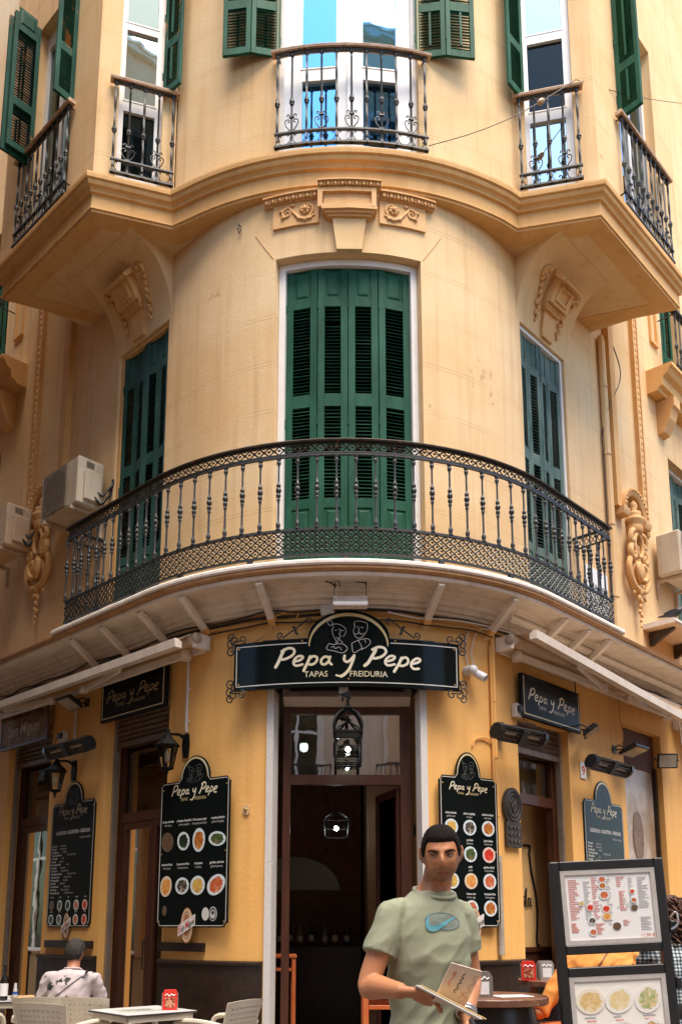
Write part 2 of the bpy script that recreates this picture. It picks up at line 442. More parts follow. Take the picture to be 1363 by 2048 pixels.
def sheet(mb, fn, ks, zs, openings, depth):
    """wall skin on stations ks x heights zs with openings (p0,p1,z0,z1) and reveals going inwards"""
    ks = sorted(set([round(k, 5) for k in ks] + [round(o[i], 5) for o in openings for i in (0, 1)]))
    zs = sorted(set([round(k, 5) for k in zs] + [round(o[i], 5) for o in openings for i in (2, 3)]))
    def isin(a, b): return any(o[0]-1e-4 < a < o[1]+1e-4 and o[2]-1e-4 < b < o[3]+1e-4 for o in openings)
    for i in range(len(ks)-1):
        for j in range(len(zs)-1):
            if isin((ks[i]+ks[i+1])/2, (zs[j]+zs[j+1])/2): continue
            mb.add([fn(ks[i],0,zs[j]), fn(ks[i+1],0,zs[j]), fn(ks[i+1],0,zs[j+1]), fn(ks[i],0,zs[j+1])], [(0,1,2,3)])
    for p0, p1, z0, z1 in openings:
        kk = [k for k in ks if p0-1e-4 <= k <= p1+1e-4]
        for a, b in zip(kk[:-1], kk[1:]):
            mb.add([fn(a,0,z1), fn(b,0,z1), fn(b,-depth,z1), fn(a,-depth,z1)], [(0,1,2,3)])
            if z0 > 0.05: mb.add([fn(a,0,z0), fn(b,0,z0), fn(b,-depth,z0), fn(a,-depth,z0)], [(3,2,1,0)])
        for k, q in ((p0, 1), (p1, -1)):
            f = (0,1,2,3) if q > 0 else (3,2,1,0)
            mb.add([fn(k,0,z0), fn(k,0,z1), fn(k,-depth,z1), fn(k,-depth,z0)], [f])
    return mb
# ================================================================== ground and the houses across the streets
PAVE = bpy.data.materials.new('stone_paving'); _n, _l, _b = nodes_of(PAVE)
_g = _n.new('ShaderNodeNewGeometry'); _br = _n.new('ShaderNodeTexBrick'); _l.new(_g.outputs['Position'], _br.inputs['Vector'])
_br.inputs['Color1'].default_value = (.125, .10, .08, 1); _br.inputs['Color2'].default_value = (.155, .125, .10, 1); _br.inputs['Mortar'].default_value = (.12, .10, .085, 1)
_br.inputs['Scale'].default_value = 1.0; _br.inputs['Brick Width'].default_value = .6; _br.inputs['Row Height'].default_value = .4; _br.inputs['Mortar Size'].default_value = .006
_l.new(_br.outputs['Color'], _b.inputs['Base Color']); _b.inputs['Roughness'].default_value = .55
_bp = _n.new('ShaderNodeBump'); _bp.inputs['Strength'].default_value = .4; _bp.inputs['Distance'].default_value = .005; _l.new(_br.outputs['Fac'], _bp.inputs['Height']); _bp.invert = True; _l.new(_bp.outputs[0], _b.inputs['Normal'])
mb = MB(); mb.add([(-150, -150, 0), (150, -150, 0), (150, 150, 0), (-150, 150, 0)], [(0,1,2,3)]); tag(mb.build('street_paving', PAVE), kind='structure')

CREAMW = mat('cream_facade', (.66, .56, .43), .85, (.72, .63, .50), 1.0, .3, 30, streak=.3)
OCHREW = mat('ochre_facade', (.42, .24, .11), .85, (.50, .31, .15), 1.0, .3, 30, streak=.3)
def town_house(name, label, M, w, h, m, bays, floors, trim):
    """plain street house: x 0..w along its front (front at y = 0, depth to +y), with framed windows, balconies and a cornice"""
    t = thing(name, label, 'building', M)
    mb = MB(); mb.box(0, w, 0, 6, 0, h); mb.build('wall', m, t)
    mb = MB()
    for z in (4.3, h-.35): mb.box(-.05, w+.05, -.28, .1, z, z+.12); mb.box(-.03, w+.03, -.18, .1, z-.14, z-.002)
    for f in range(1, floors): mb.box(-.02, w+.02, -.06, .05, 4.4+3.7*f, 4.5+3.7*f)
    mb.build('cornice', trim, t)
    first = None
    for f in range(floors):
        for b in range(bays):
            x = w*(b+.5)/bays; z = (.9 if f == 0 else 4.55+3.7*(f-1))
            T_ = T(x, 0, z)
            if first is None or f == 0:
                hh = 2.6
            hh = 2.4 if f == 0 else 2.7
            if first is None:
                mb = MB(); mb.ring([(-.72, -.05), (.72, -.05), (.72, 2.78), (-.72, 2.78)], [(-.58, 0), (.58, 0), (.58, 2.65), (-.58, 2.65)], -.09, .02); mw = mb.mesh('window', trim)
                mb = MB(); mb.box(-.58, .58, -.012, .01, 0, 2.65); mg = mb.mesh('pane', GLASSD)
                mb = MB()
                for q in (-.58, -.03, .52): mb.box(q, q+.06, -.05, -.014, 0, 2.65)
                for q in (0, 1.9, 2.59): mb.box(-.52, .52, -.045, -.014, q, q+.06)
                ms = mb.mesh('sash', WHITEPVC)
                mb = MB(); mb.box(-.95, .95, -.55, 0, -.16, -.06)
                for i in range(16): mb.tube([(-.9+.12*i, -.5, -.06), (-.9+.12*i, -.5, .95)], .011, 4)
                mb.box(-.93, .93, -.53, -.47, .95, 1.0); mb.box(-.93, .93, -.515, -.485, .05, .075)
                for q in (-.92, .92): mb.box(q-.012, q+.012, -.5, 0, .95, .99)
                mbal = mb.mesh('balcony', IRON)
                first = True
            o = link('window', mw, t, T_); link('pane', mg, o); link('sash', ms, o)
            if f > 0: link('balcony', mbal, t, T_)
    return t
town_house('cream_town_house', 'cream town house across the square, mirrored in the window panes', T(9.5, -5.5, 0) @ RZ(PI), 21, 12.0, CREAMW, 7, 3, mat('pale_trim', (.72, .66, .56), .8))
_o = W(-1.6, 3.7, 0); town_house('ochre_town_house', 'dark ochre town house added across the left hand street to shade it', frame(_o, TL) @ T(0, 0, 0), 16, 18.0, OCHREW, 5, 4, mat('ochre_trim_dark', (.36, .20, .09), .8))  # height, nearness and dark ochre shaped to shade and warm the left wall
_o = W(PR + 15, 8.0, 0); town_house('peach_town_house', 'peach town house across the right hand street', frame(_o, -TR) @ T(0, 0, 0), 17, 8.6, mat('peach_facade', (.64, .44, .27), .85, (.70, .50, .33), 1.0, .3, 30), 6, 2, mat('pale_trim', (0, 0, 0)))
town_house('tall_peach_house', 'tall peach house across the square, mirrored in the upper right pane', T(5.8, -5.4, 0) @ RZ(PI), 4.4, 29.0, mat('peach_facade', (0, 0, 0)), 2, 7, mat('pale_trim', (0, 0, 0)))
# ================================================================== THE CORNER HOUSE
house = thing('corner_house', 'peach and yellow corner house with round front, green shutters and iron balconies', 'building', T(CX, CY, 0))
HI = Matrix.Translation((-CX, -CY, 0))
def part(mb, name, m, smooth=False, parent=None, fix=True):
    """mesh given in world coordinates, hung under the house or one of its parts"""
    o = mb.build(name, m, None, None, smooth, fix)
    if parent is None: o.parent = house; o.matrix_local = HI
    else:
        o.parent = parent; o.matrix_local = parent_world(parent).inverted()
    return o
def parent_world(o):
    m = o.matrix_local.copy()
    while o.parent is not None:
        o = o.parent; m = o.matrix_local @ m
    return m
def partM(name, me, M, parent=None):
    """mesh in its own coordinates placed at world matrix M"""
    o = link(name, me)
    q = parent or house
    o.parent = q; o.matrix_local = parent_world(q).inverted() @ M
    return o
PF = 12.0      # how far the street walls run on
GTOP = 4.62
# ---- ground floor wall (yellow)
OPEN_G = [(-0.785, 0.815, 0.0, 3.80), (-3.32, -2.12, 0.0, 3.80), (-5.72, -4.58, 0.0, 3.85), (2.05, 3.12, 0.0, 3.62), (4.50, 5.62, 0.0, 3.95)]
mb = MB(); sheet(mb, W, arcpts(-PF, PF), [1.06, GTOP], OPEN_G, 0.30); 
part(mb, 'ground_floor_wall', YELLOW, 'auto')
# ---- dado: glossy black skirting with a lip
def dado(p0, p1):
    mb = MB(); sweepW(mb, [(0.002, 0.0), (0.035, 0.0), (0.035, 1.03), (0.055, 1.035), (0.055, 1.062), (0.035, 1.075), (0.002, 1.075)], p0, p1)
    return part(mb, 'dado', DADO, 'auto')
for a, b in ((-2.12, -0.80), (-4.58, -3.32), (-PF, -5.72), (0.83, 2.05), (3.12, 4.50), (5.62, PF)): dado(a, b)
# wooden rail boards above the dado
for a, b in ((-2.12, -1.45), (-4.42, -3.40)):
    mb = MB(); sweepW(mb, [(0.002, 1.155), (0.045, 1.155), (0.045, 1.24), (0.002, 1.24)], a, b); part(mb, 'rail_board', WOODB)
# ---- upper wall
OPEN_1 = [(-0.77, 0.845, 4.86, 8.60), (-3.45, -2.40, 4.86, 8.55), (2.42, 3.46, 4.86, 8.55), (6.55, 7.55, 4.86, 8.45), (-7.75, -6.62, 4.86, 8.45),
          (6.62, 7.5, 9.66, 12.6), (-7.7, -6.75, 9.66, 12.6), (-4.15, 4.15, 9.5, 15.4)]
mb = MB(); sheet(mb, W, arcpts(-PF, PF), [GTOP, 9.5, 19.0], OPEN_1, 0.26); part(mb, 'street_wall', STUCCO, 'auto')
# back, floors and roof so that the inside is dark
mb = MB()
bl, br = W(-PF, 0, 0), W(PF, 0, 0); bk = V((0, 24, 0))
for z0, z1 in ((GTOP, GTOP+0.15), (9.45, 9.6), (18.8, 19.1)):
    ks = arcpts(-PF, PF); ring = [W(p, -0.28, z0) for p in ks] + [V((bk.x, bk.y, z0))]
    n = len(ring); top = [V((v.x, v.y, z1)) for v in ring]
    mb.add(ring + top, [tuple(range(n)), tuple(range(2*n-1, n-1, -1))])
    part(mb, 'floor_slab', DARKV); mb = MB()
mb = MB()
for a, b in ((bl, bk), (bk, br)):
    mb = MB(); mb.add([V((a.x, a.y, 0)), V((b.x, b.y, 0)), V((b.x, b.y, 19)), V((a.x, a.y, 19))], [(0,1,2,3)]); part(mb, 'rear_wall', STUCCO_P)
# near-black sheets added behind the shutters to keep the rooms dark
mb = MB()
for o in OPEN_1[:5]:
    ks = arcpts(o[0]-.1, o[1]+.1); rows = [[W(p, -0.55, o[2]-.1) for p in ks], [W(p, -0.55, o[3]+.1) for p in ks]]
    mb = MB(); mb.grid(rows); part(mb, 'dark_backing_sheet', DARKV)

# ---- pale door frames round the first floor windows
def jamb_frame(p0, p1, z0, z1, w, d0, d1, m, name):
    mb = MB()
    for a, b in ((p0, p0+w), (p1-w, p1)): sweepW(mb, [(d0, z0), (d1, z0), (d1, z1-w), (d0, z1-w)], a, b, ks=[a, b])
    sweepW(mb, [(d0, z1-w), (d1, z1-w), (d1, z1), (d0, z1)], p0, p1)
    return part(mb, name, m)
jamb_frame(-0.765, 0.84, 4.86, 8.595, 0.075, -0.25, -0.10, WHITEP, 'window_frame')
jamb_frame(-3.445, -2.405, 4.86, 8.545, 0.045, -0.25, -0.035, TRIM, 'window_frame')
jamb_frame(2.425, 3.455, 4.86, 8.545, 0.045, -0.25, -0.035, WHITEP, 'window_frame')
jamb_frame(6.555, 7.545, 4.86, 8.445, 0.055, -0.25, -0.12, WHITEP, 'window_frame')
jamb_frame(-7.745, -6.625, 4.86, 8.445, 0.055, -0.25, -0.12, TRIM, 'window_frame')

# ---- louvred shutters
SLATN = [0]
_slat = {}
def slat_mesh(w, m, tilt=36):
    key = (round(w, 3), m.name, tilt)
    if key not in _slat:
        mb = MB(); mb.box(-w/2, w/2, -0.021, 0.021, -0.0035, 0.0035, RX(rad(tilt))); _slat[key] = mb.mesh('slat', m)
    return _slat[key]
def leaf(M, w, h, secs, m, slatm=None, single=True, rod=False, stile=None, tilt=36, miss=(), flip=1):
    """one shutter leaf: x 0..w from its hinge, z 0..h; secs = [('panel'|'louvre', z0, z1)]"""
    st = stile or min(0.075, w*0.24); th = 0.036
    mb = MB()
    mb.bbox(0, st, -th/2, th/2, 0, h, .003); mb.bbox(w-st, w, -th/2, th/2, 0, h, .003)
    edges = [0] + [v for s in secs for v in (s[1], s[2])] + [h]
    for a, b in zip(edges[0::2], edges[1::2]):
        if b-a > .005: mb.bbox(st-.001, w-st+.001, -th/2+.001, th/2-.001, a, b, .002)
    for kd, a, b in secs:
        if kd == 'panel':
            mb.box(st-.002, w-st+.002, -.006, .006, a-.002, b+.002)
            q = 0.022
            lo = [(st+q, a+q), (w-st-q, a+q), (w-st-q, b-q), (st+q, b-q)]
            hi = [(st+2*q, a+2*q), (w-st-2*q, a+2*q), (w-st-2*q, b-2*q), (st+2*q, b-2*q)]
            if w-2*st > 5*q:
                for s_ in (-1, 1):
                    vs = [(x, .006*s_, z) for x, z in lo] + [(x, .016*s_, z) for x, z in hi]
                    mb.add(vs, [(4,5,6,7)] + [(i, (i+1) % 4, 4+(i+1) % 4, 4+i) for i in range(4)])
            else: mb.box(st+.012, w-st-.012, -.013, .013, a+.03, b-.03)
        elif rod:
            mb.box(w/2-.012, w/2+.012, -th/2-.022, -th/2-.004, a+.04, b-.04)
    for z in (h*.12, h*.5, h*.88):   # hinges
        mb.lathe([(.008, -.05), (.008, .05)], 6, (0, -th/2-.004, z))
    o = partM('shutter_leaf', mb.mesh('shutter_leaf', m), M)
    sm = slatm or m
    js = MB(); step = 0.0405
    for kd, a, b in secs:
        if kd != 'louvre': continue
        n = int((b-a)/step); z = a + ((b-a)-(n-1)*step)/2
        for i in range(n):
            if (round(a, 2), i) in miss: z += step; continue
            jit = random.uniform(-.0015, .0015)
            if single and SLATN[0] < 300:
                s_ = link('slat', slat_mesh(w-2*st+.004, sm, tilt), o, T(w/2, 0, z+jit) @ RY(random.uniform(-.006, .006)) @ RX(random.uniform(-.09, .09)+(0 if flip > 0 else -2*rad(tilt))))
                SLATN[0] += 1
            else:
                js.box(-(w-2*st)/2-.002, (w-2*st)/2+.002, -.021, .021, -.0035, .0035, T(w/2, 0, z+jit) @ RX(rad(tilt*flip)+random.uniform(-.09, .09)))
            z += step
    if js.v:
        s_ = js.build('slat_bank', sm, o); tag(s_, kind='stuff')
    return o
SEC_MAIN = [('panel', 0.10, 0.82), ('louvre', 0.93, 1.98), ('louvre', 2.13, 3.17), ('panel', 3.28, 3.62)]
# corner window: four leaves nearly shut
xs = [-0.685, -0.315, 0.035, 0.385, 0.765]
zig = [0.012, -0.012, 0.012, -0.012]
for i in range(4):
    p0, p1 = xs[i], xs[i+1]
    a = W(p0, -0.16 + (0.015 if i % 2 else 0.0), 4.88); b = W(p1, -0.16 + (0.0 if i % 2 else 0.015), 4.88)
    w = (b-a).length - .006
    leaf(frame(a, b-a), w, 3.63, SEC_MAIN, GREEN, miss=((2.13, 20),) if i == 1 else ())
# side windows: leaves a little ajar, folded zigzag
def side_leaves(pA, pB, m, n=4, dip=0.05, z0=4.88, h=3.60, d=-0.17):
    for i in range(n):
        p0, p1 = pA+(pB-pA)*i/n, pA+(pB-pA)*(i+1)/n
        a = W(p0, d - (dip if i % 2 else 0), z0); b = W(p1, d - (0 if i % 2 else dip), z0)
        leaf(frame(a, b-a), (b-a).length-.006, h, SEC_MAIN, m, single=False)
side_leaves(-3.395, -2.455, mat('shaded_green_shutter', (0.016, 0.06, 0.05), 0.6, (0.04, 0.10, 0.088), 5, 0.3, 90, stretch=(1, 1, 0.3), spec=.15), d=-.065, dip=.045, h=3.62)
side_leaves(2.475, 3.405, GREEN_F, d=-.065, dip=.045, h=3.62)
side_leaves(6.61, 7.49, GREEN_F, z0=4.87, h=3.5)
side_leaves(-7.69, -6.68, GREEN_F, z0=4.87, h=3.5)
side_leaves(6.66, 7.46, GREEN, z0=9.7, h=2.85)
side_leaves(-7.66, -6.79, GREEN, z0=9.7, h=2.85)

# ---- keystone with scroll panels over the corner window
mb = MB()
z0, z1 = 8.60, 9.05
pk = lambda s, z: 0.045 + s*(0.135 + 0.055*(z-z0)/(z1-z0))
for zA, zB in ((8.60, 8.82), (8.82, 9.0)):
    vs = [W(pk(-1, zA), 0, zA), W(pk(1, zA), 0, zA), W(pk(1, zA), .05, zA), W(pk(-1, zA), .05, zA), W(pk(-1, zB), 0, zB), W(pk(1, zB), 0, zB), W(pk(1, zB), .05, zB), W(pk(-1, zB), .05, zB)]
    mb.add(vs, [(3,2,1,0),(4,5,6,7),(0,1,5,4),(1,2,6,5),(2,3,7,6),(3,0,4,7)])
kst = part(mb, 'keystone', STUCCO_P)
mb = MB()
for i, (dd, hw) in enumerate(((.075, .235), (.10, .262), (.125, .29))):
    sweepW(mb, [(0, 8.985+i*.028), (dd, 8.985+i*.028), (dd, 9.013+i*.028), (0, 9.013+i*.028)], .045-hw, .045+hw, ks=[.045-hw, .045, .045+hw])
sweepW(mb, [(0, 9.07), (.09, 9.07), (.09, 9.30), (0, 9.30)], .045-.27, .045+.27, ks=[-.225, .045, .315])
part(mb, 'keystone_block', ORN)
mb = MB()
for a, b, c, e in ((-.285, -.235, 9.07, 9.30), (.325, .275, 9.07, 9.30)):
    a, b = min(a, b), max(a, b); sweepW(mb, [(.09, c), (.125, c), (.125, e), (.09, e)], a, b, ks=[a, b])
for c, e in ((9.07, 9.105), (9.255, 9.30)): sweepW(mb, [(.09, c), (.123, c), (.123, e), (.09, e)], -.235, .275, ks=[-.235, .02, .275])
part(mb, 'keystone_frame', ORN)
# egg-and-dart bands: rail + eggs
def egg_band(fn, k0, k1, z, d, hgt, n, name='egg_moulding'):
    mb = MB()
    ks = [k0+(k1-k0)*i/8 for i in range(9)]
    prof = [(d-.06, z), (d+.012, z), (d+.02, z+hgt*.2), (d+.03, z+hgt*.75), (d+.06, z+hgt*.8), (d+.06, z+hgt), (d-.06, z+hgt)]
    sweepW(mb, prof, k0, k1, fn=fn, ks=ks)
    o = part(mb, name, ORN)
    mb = MB()
    for i in range(n):
        k = k0+(k1-k0)*(i+.5)/n
        i0 = len(mb.v); w = (k1-k0)/n
        mb.ball((0, 0, 0), 1, 8); mb.map(lambda v, k=k, w=w: fn(k+v.x*w*.30, d+.028+(-v.y)*.022, z+hgt*.45+v.z*hgt*.36), i0)
        i0 = len(mb.v); mb.tube([(.36*math.cos(t), 0, .40*math.sin(t)) for t in [PI*j/8+PI for j in range(9)]], .07, 4)
        mb.map(lambda v, k=k, w=w: fn(k+v.x*w*1.15, d+.034-v.y*.2, z+hgt*.62+v.z*hgt*1.2), i0)
        i0 = len(mb.v); mb.box(-.05, .05, -.012, .012, -.4, .35); mb.map(lambda v, k=k, w=w: fn(k+w*.5+v.x*w, d+.032-v.y, z+hgt*.45+v.z*hgt), i0)
    part(mb, 'egg', ORN, 'auto', parent=o)
    return o
egg_band(W, -.285, .375, 9.305, .10, .075, 9)
egg_band(W, -.90, -.29, 9.245, .03, .085, 8)
egg_band(W, .38, 1.0, 9.245, .03, .085, 8)
for s_, a, b in ((-1, -.80, -.285), (1, .375, .90)):
    mb = MB(); sweepW(mb, [(0, 8.96), (.028, 8.96), (.028, 9.25), (0, 9.25)], a, b, ks=[a, (a+b)/2, b])
    pan = part(mb, 'scroll_panel', ORN)
    mb = MB()   # rosette and acanthus scrolls in relief
    c = (a+b)/2 + (.11 if s_ < 0 else -.11); zc = 9.13
    def rel(pts, r, mb=mb):
        i0 = len(mb.v); mb.tube([(x, 0, z) for x, z in pts], r, 6); mb.map(lambda v: W(v.x, .03-v.y*.9, v.z), i0)
    def spi(cx, cz, r0, r1, t0, turns, s=1, n=18): return [(cx+s*(r0+(r1-r0)*i/n)*math.cos(t0+turns*2*PI*i/n), cz+(r0+(r1-r0)*i/n)*math.sin(t0+turns*2*PI*i/n)) for i in range(n+1)]
    rel(spi(c, zc, .105, .055, -2.6, .95, -s_), [.016-.008*abs(i-9)/9 for i in range(19)])
    for k in range(7):
        t = 2*PI*k/7
        i0 = len(mb.v); mb.ball((c+.038*math.cos(t), 0, zc+.038*math.sin(t)), .021, 8, (1, .8, 1)); mb.map(lambda v: W(v.x, .036-v.y, v.z), i0)
    i0 = len(mb.v); mb.ball((c, 0, zc), .024, 8); mb.map(lambda v: W(v.x, .05-v.y, v.z), i0)
    c2 = c - .19*(-s_)*(-1) * (1 if s_ < 0 else 1)
    c2 = c + s_*.205
    rel(spi(c2, zc-.01, .065, .014, 1.2, 1.35, -s_), [.014-.006*i/18 for i in range(19)])
    rel([(c-s_*.10, zc-.07), (c, zc-.125), (c+s_*.08, zc-.09), (c+s_*.13, zc-.02), (c+s_*.18, zc+.05)], [.012, .02, .018, .014, .01])
    for (dx, dz) in ((.02, -.115), (.07, -.10), (-.05, -.11), (.25, -.06), (.27, .02), (.14, .07)):
        i0 = len(mb.v); mb.ball((c+s_*dx, 0, zc+dz), .022, 6, (1.3, .7, .7)); mb.map(lambda v: W(v.x, .034-v.y, v.z), i0)
    part(mb, 'acanthus_scroll', ORN, True, parent=pan)
# voussoir edge lines over the window
mb = MB()
for s_ in (-1, 1):
    pA, pB = (-.80, -1.02) if s_ < 0 else (.875, 1.10)
    mb = MB(); mb.tube([W(pA, .001, 8.62), W((pA+pB)/2, .001, 8.79), W(pB, .001, 8.97)], .006, 5); part(mb, 'voussoir_line', ORN)

# ================================================================== upper bay (second floor, overhanging)
kk = 1.0195
bA, bB, bB2, bA2 = V((-2.855, 8.656, 0)), V((-1.968, 8.931, 0)), V((2.08, 8.97, 0)), V((3.008, 8.768, 0))
BRT = 3.70; BCY = 8.35 + BRT
BAYL = 2.38
ZC0, ZC1 = 9.375, 9.805
angB, angB2 = math.atan2(bB.x-CX, BCY-bB.y), math.atan2(bB2.x-CX, BCY-bB2.y)
pathB = [bA + TL*BAYL, bA]
for i in range(25):
    t = angB + (angB2-angB)*i/24
    pathB.append(V((CX+BRT*math.sin(t), BCY-BRT*math.cos(t), 0)))
pathB[2] = bB; pathB[-1] = bB2
pathB += [bA2, bA2 + TR*BAYL]
endL = W(-4.22, -.12, 0); endR = W(4.22, -.12, 0)
pathX = [endL] + pathB + [endR]
def offs(path, e):
    out = []
    for i, b in enumerate(path):
        a = path[max(0, i-1)]; c = path[min(len(path)-1, i+1)]
        def nn(p, q):
            d = (q-p).normalized(); return V((d.y, -d.x, 0))
        n1 = nn(a, b) if i > 0 else nn(b, c); n2 = nn(b, c) if i < len(path)-1 else n1
        m = (n1+n2).normalized()
        out.append(b + m*(e/max(.3, m.dot(n1))))
    return out
def sweep_poly(mb, path, prof):
    cols = [offs(path, d) for d, z in prof]
    rows = [[V((cols[j][i].x, cols[j][i].y, prof[j][1])) for j in range(len(prof))] for i in range(len(path))]
    return mb.grid(rows, closed=True)
# cornice: offsets relative to the top edge
prof = [(-.35, ZC0-.002), (-.125, ZC0), (-.125, ZC0+.028), (-.105, ZC0+.032), (-.105, ZC0+.055), (-.118, ZC0+.062), (-.118, ZC0+.215), (-.085, ZC0+.225), (-.085, ZC0+.25), (-.07, ZC0+.27), (-.04, ZC0+.285),
        (-.028, ZC0+.31), (-.03, ZC0+.335), (-.005, ZC0+.345), (0, ZC0+.385), (0, ZC1-.025), (-.13, ZC1+.012), (-.35, ZC1+.012)]
mb = MB(); sweep_poly(mb, pathX, prof); part(mb, 'bay_cornice', TRIM)
# soffit sheet
wallpath = offs(pathX, -.115)
mb = MB()
inner = [W(p, -0.05, ZC0+.004) for p in arcpts(-4.25, 4.25)]
ring = [V((v.x, v.y, ZC0+.004)) for v in offs(pathX, -.2)[1:-1]] + inner[::-1]
n = len(ring); mb.add(ring + [v + V((0, 0, .05)) for v in ring], [tuple(range(n-1, -1, -1)), tuple(range(n, 2*n))])
part(mb, 'bay_soffit', STUCCO_P)
# bay walls
ZB1 = 15.6
def face_fn(o, d):
    d = d.normalized(); n = V((d.y, -d.x, 0))
    return lambda k, e, z: V((o.x + d.x*k + n.x*e, o.y + d.y*k + n.y*e, z))
wA, wB, wB2, wA2 = wallpath[2], wallpath[3], wallpath[-4], wallpath[-3]
FLS = face_fn(wA, -TL); FLF = face_fn(wA, wB-wA); FRF = face_fn(wB2, wA2-wB2); FRS = face_fn(wA2, TR)
BR = BRT - .115
def FM(k, e, z):
    t = k/BR
    return V((CX+(BR+e)*math.sin(t), BCY-(BR+e)*math.cos(t), z))
kl, kr = math.atan2(wB.x-CX, BCY-wB.y)*BR, math.atan2(wB2.x-CX, BCY-wB2.y)*BR
# exact ends of the arc at the wall line
ZW0 = ZC1 - .02
lf, rf = (wB-wA).length, (wA2-wB2).length
OP_M = (-0.77, 0.84, 9.84, 12.9)
OP_LF = (0.24, 0.745, 9.84, 12.9); OP_RF = (rf-.80, rf-.24, 9.84, 12.9)
OP_LS = (-1.58, -0.60, 9.84, 13.05); OP_RS = (0.66, 1.72, 9.84, 13.05)
mb = MB()
sheet(mb, FLS, [-BAYL+.1, 0], [ZW0, 11.2, ZB1], [OP_LS], .16)
sheet(mb, FLF, [0, lf], [ZW0, 11.2, ZB1], [OP_LF], .12)
sheet(mb, FM, [kl+(kr-kl)*i/28 for i in range(29)], [ZW0, 11.2, ZB1], [OP_M], .16)
sheet(mb, FRF, [0, rf], [ZW0, 11.2, ZB1], [OP_RF], .12)
sheet(mb, FRS, [0, BAYL-.1], [ZW0, 11.2, ZB1], [OP_RS], .16)
for f_, k in ((FLS, -BAYL+.1), (FRS, BAYL-.1)):
    e_ = W(-4.22 if k < 0 else 4.22, -.05, 0); mb.add([f_(k, 0, ZW0), V((e_.x, e_.y, ZW0)), V((e_.x, e_.y, ZB1)), f_(k, 0, ZB1)], [(0,1,2,3)])
part(mb, 'bay_wall', STUCCO, 'auto')
mb = MB(); ks = [v for v in offs(pathX, -.14)]
mb.add([V((v.x, v.y, ZB1)) for v in ks], [tuple(range(len(ks)))]); part(mb, 'bay_roof', DARKV)
# narrow pipe-like seam where the round part meets the flats (expansion joint)
for f_, k in ((FLF, lf-.01), (FRF, .01)):
    mb = MB(); mb.tube([f_(k, .012, ZW0+.01), f_(k, .012, ZB1)], .012, 6); part(mb, 'corner_bead', STUCCO_P)

# coves under the bay, one each side
for s_ in (-1, 1):
    mb = MB(); prof = [(0.0, ZC0+.02), (0.0, 8.56)]
    for i in range(1, 13):
        t = PI/2*i/12; prof.append((.62*(1-math.cos(t)), 8.56 + (ZC0-.004-8.56)*math.sin(t)))
    prof.append((.62, ZC0+.02))
    a, b = (2.36, 3.54)
    f_ = (lambda p, d, z: W(-p, d, z)) if s_ < 0 else W
    sweepW(mb, prof, a, b, fn=f_, ks=[a, (a+b)/2, b]); part(mb, 'cove', STUCCO_P, 'auto')
    # console with panel and acanthus on the cove
    def cv(x, t, h):   # x along, t 0..1 up the cove, h off its surface
        q = PI/2*t*.80; d, z = .62*(1-math.cos(q)), 8.56+(ZC0-.004-8.56)*math.sin(q)
        n = V((math.cos(q)/.62, -math.sin(q)/.81)).normalized()
        return f_(3.0+x*.80, d+n.x*h*.85, z+n.y*h*.85)
    mb = MB()
    def blk(x0, x1, t0, t1, h0, h1, tp=0):
        nx = 4; rows = []
        for i in range(nx+1):
            t = t0+(t1-t0)*i/nx; e = tp*i/nx
            rows.append([cv(x0-e, t, h0), cv(x1+e, t, h0), cv(x1+e, t, h1), cv(x0-e, t, h1)])
        mb.grid(rows, closed=True); o = len(mb.v)-4*(nx+1)
        mb.f += [(o, o+1, o+2, o+3), (o+4*nx+3, o+4*nx+2, o+4*nx+1, o+4*nx)]; mb.mi += [0, 0]
    blk(-.14, .14, 0.02, .40, -.02, .05, .03)
    blk(-.19, .19, .36, .44, -.02, .10, .05)
    blk(-.24, .24, .44, .78, -.02, .16)
    blk(-.31, .31, .78, .86, -.02, .23)
    con = part(mb, 'console', ORN)
    mb = MB(); blk(-.16, -.12, .49, .73, .155, .185); blk(.12, .16, .49, .73, .155, .185); blk(-.12, .12, .49, .53, .155, .183); blk(-.12, .12, .69, .73, .155, .183); blk(-.22, .22, .80, .84, .225, .25)
    for i in range(9): blk(-.235+i*.052, -.205+i*.052, .385, .435, .09, .115)
    part(mb, 'console_frame', ORN, parent=con)
    for q in (-1, 1):
        mb = MB()
        for (x, t, r) in ((.40, .80, .06), (.46, .74, .055), (.45, .66, .05), (.38, .70, .05), (.40, .58, .05), (.37, .50, .055), (.33, .44, .05), (.37, .38, .05), (.31, .33, .045), (.34, .26, .04), (.29, .22, .04), (.32, .17, .03)):
            i0 = len(mb.v); mb.ball((0, 0, 0), 1, 8); mb.map(lambda v, x=x, t=t, r=r, q=q: cv(q*x+v.x*r*.75, t+v.z*r*.9, .02+v.y*r*.8), i0)
        i0 = len(mb.v); mb.tube([(q*.42, 0, .84), (q*.50, 0, .78), (q*.48, 0, .68), (q*.42, 0, .68), (q*.42, 0, .74)], [.02, .03, .03, .025, .02], 6); mb.map(lambda v: cv(v.x, v.z, .03+v.y), i0)
        part(mb, 'acanthus', ORN, True, parent=con)
mb = MB()   # iron hook under the bay
mb.tube([W(-1.22, .0, 9.16), W(-1.22, .05, 9.16), W(-1.22, .06, 9.10), W(-1.22, .03, 9.05), W(-1.20, .02, 9.10)], .008, 5); part(mb, 'wall_hook', IRON)
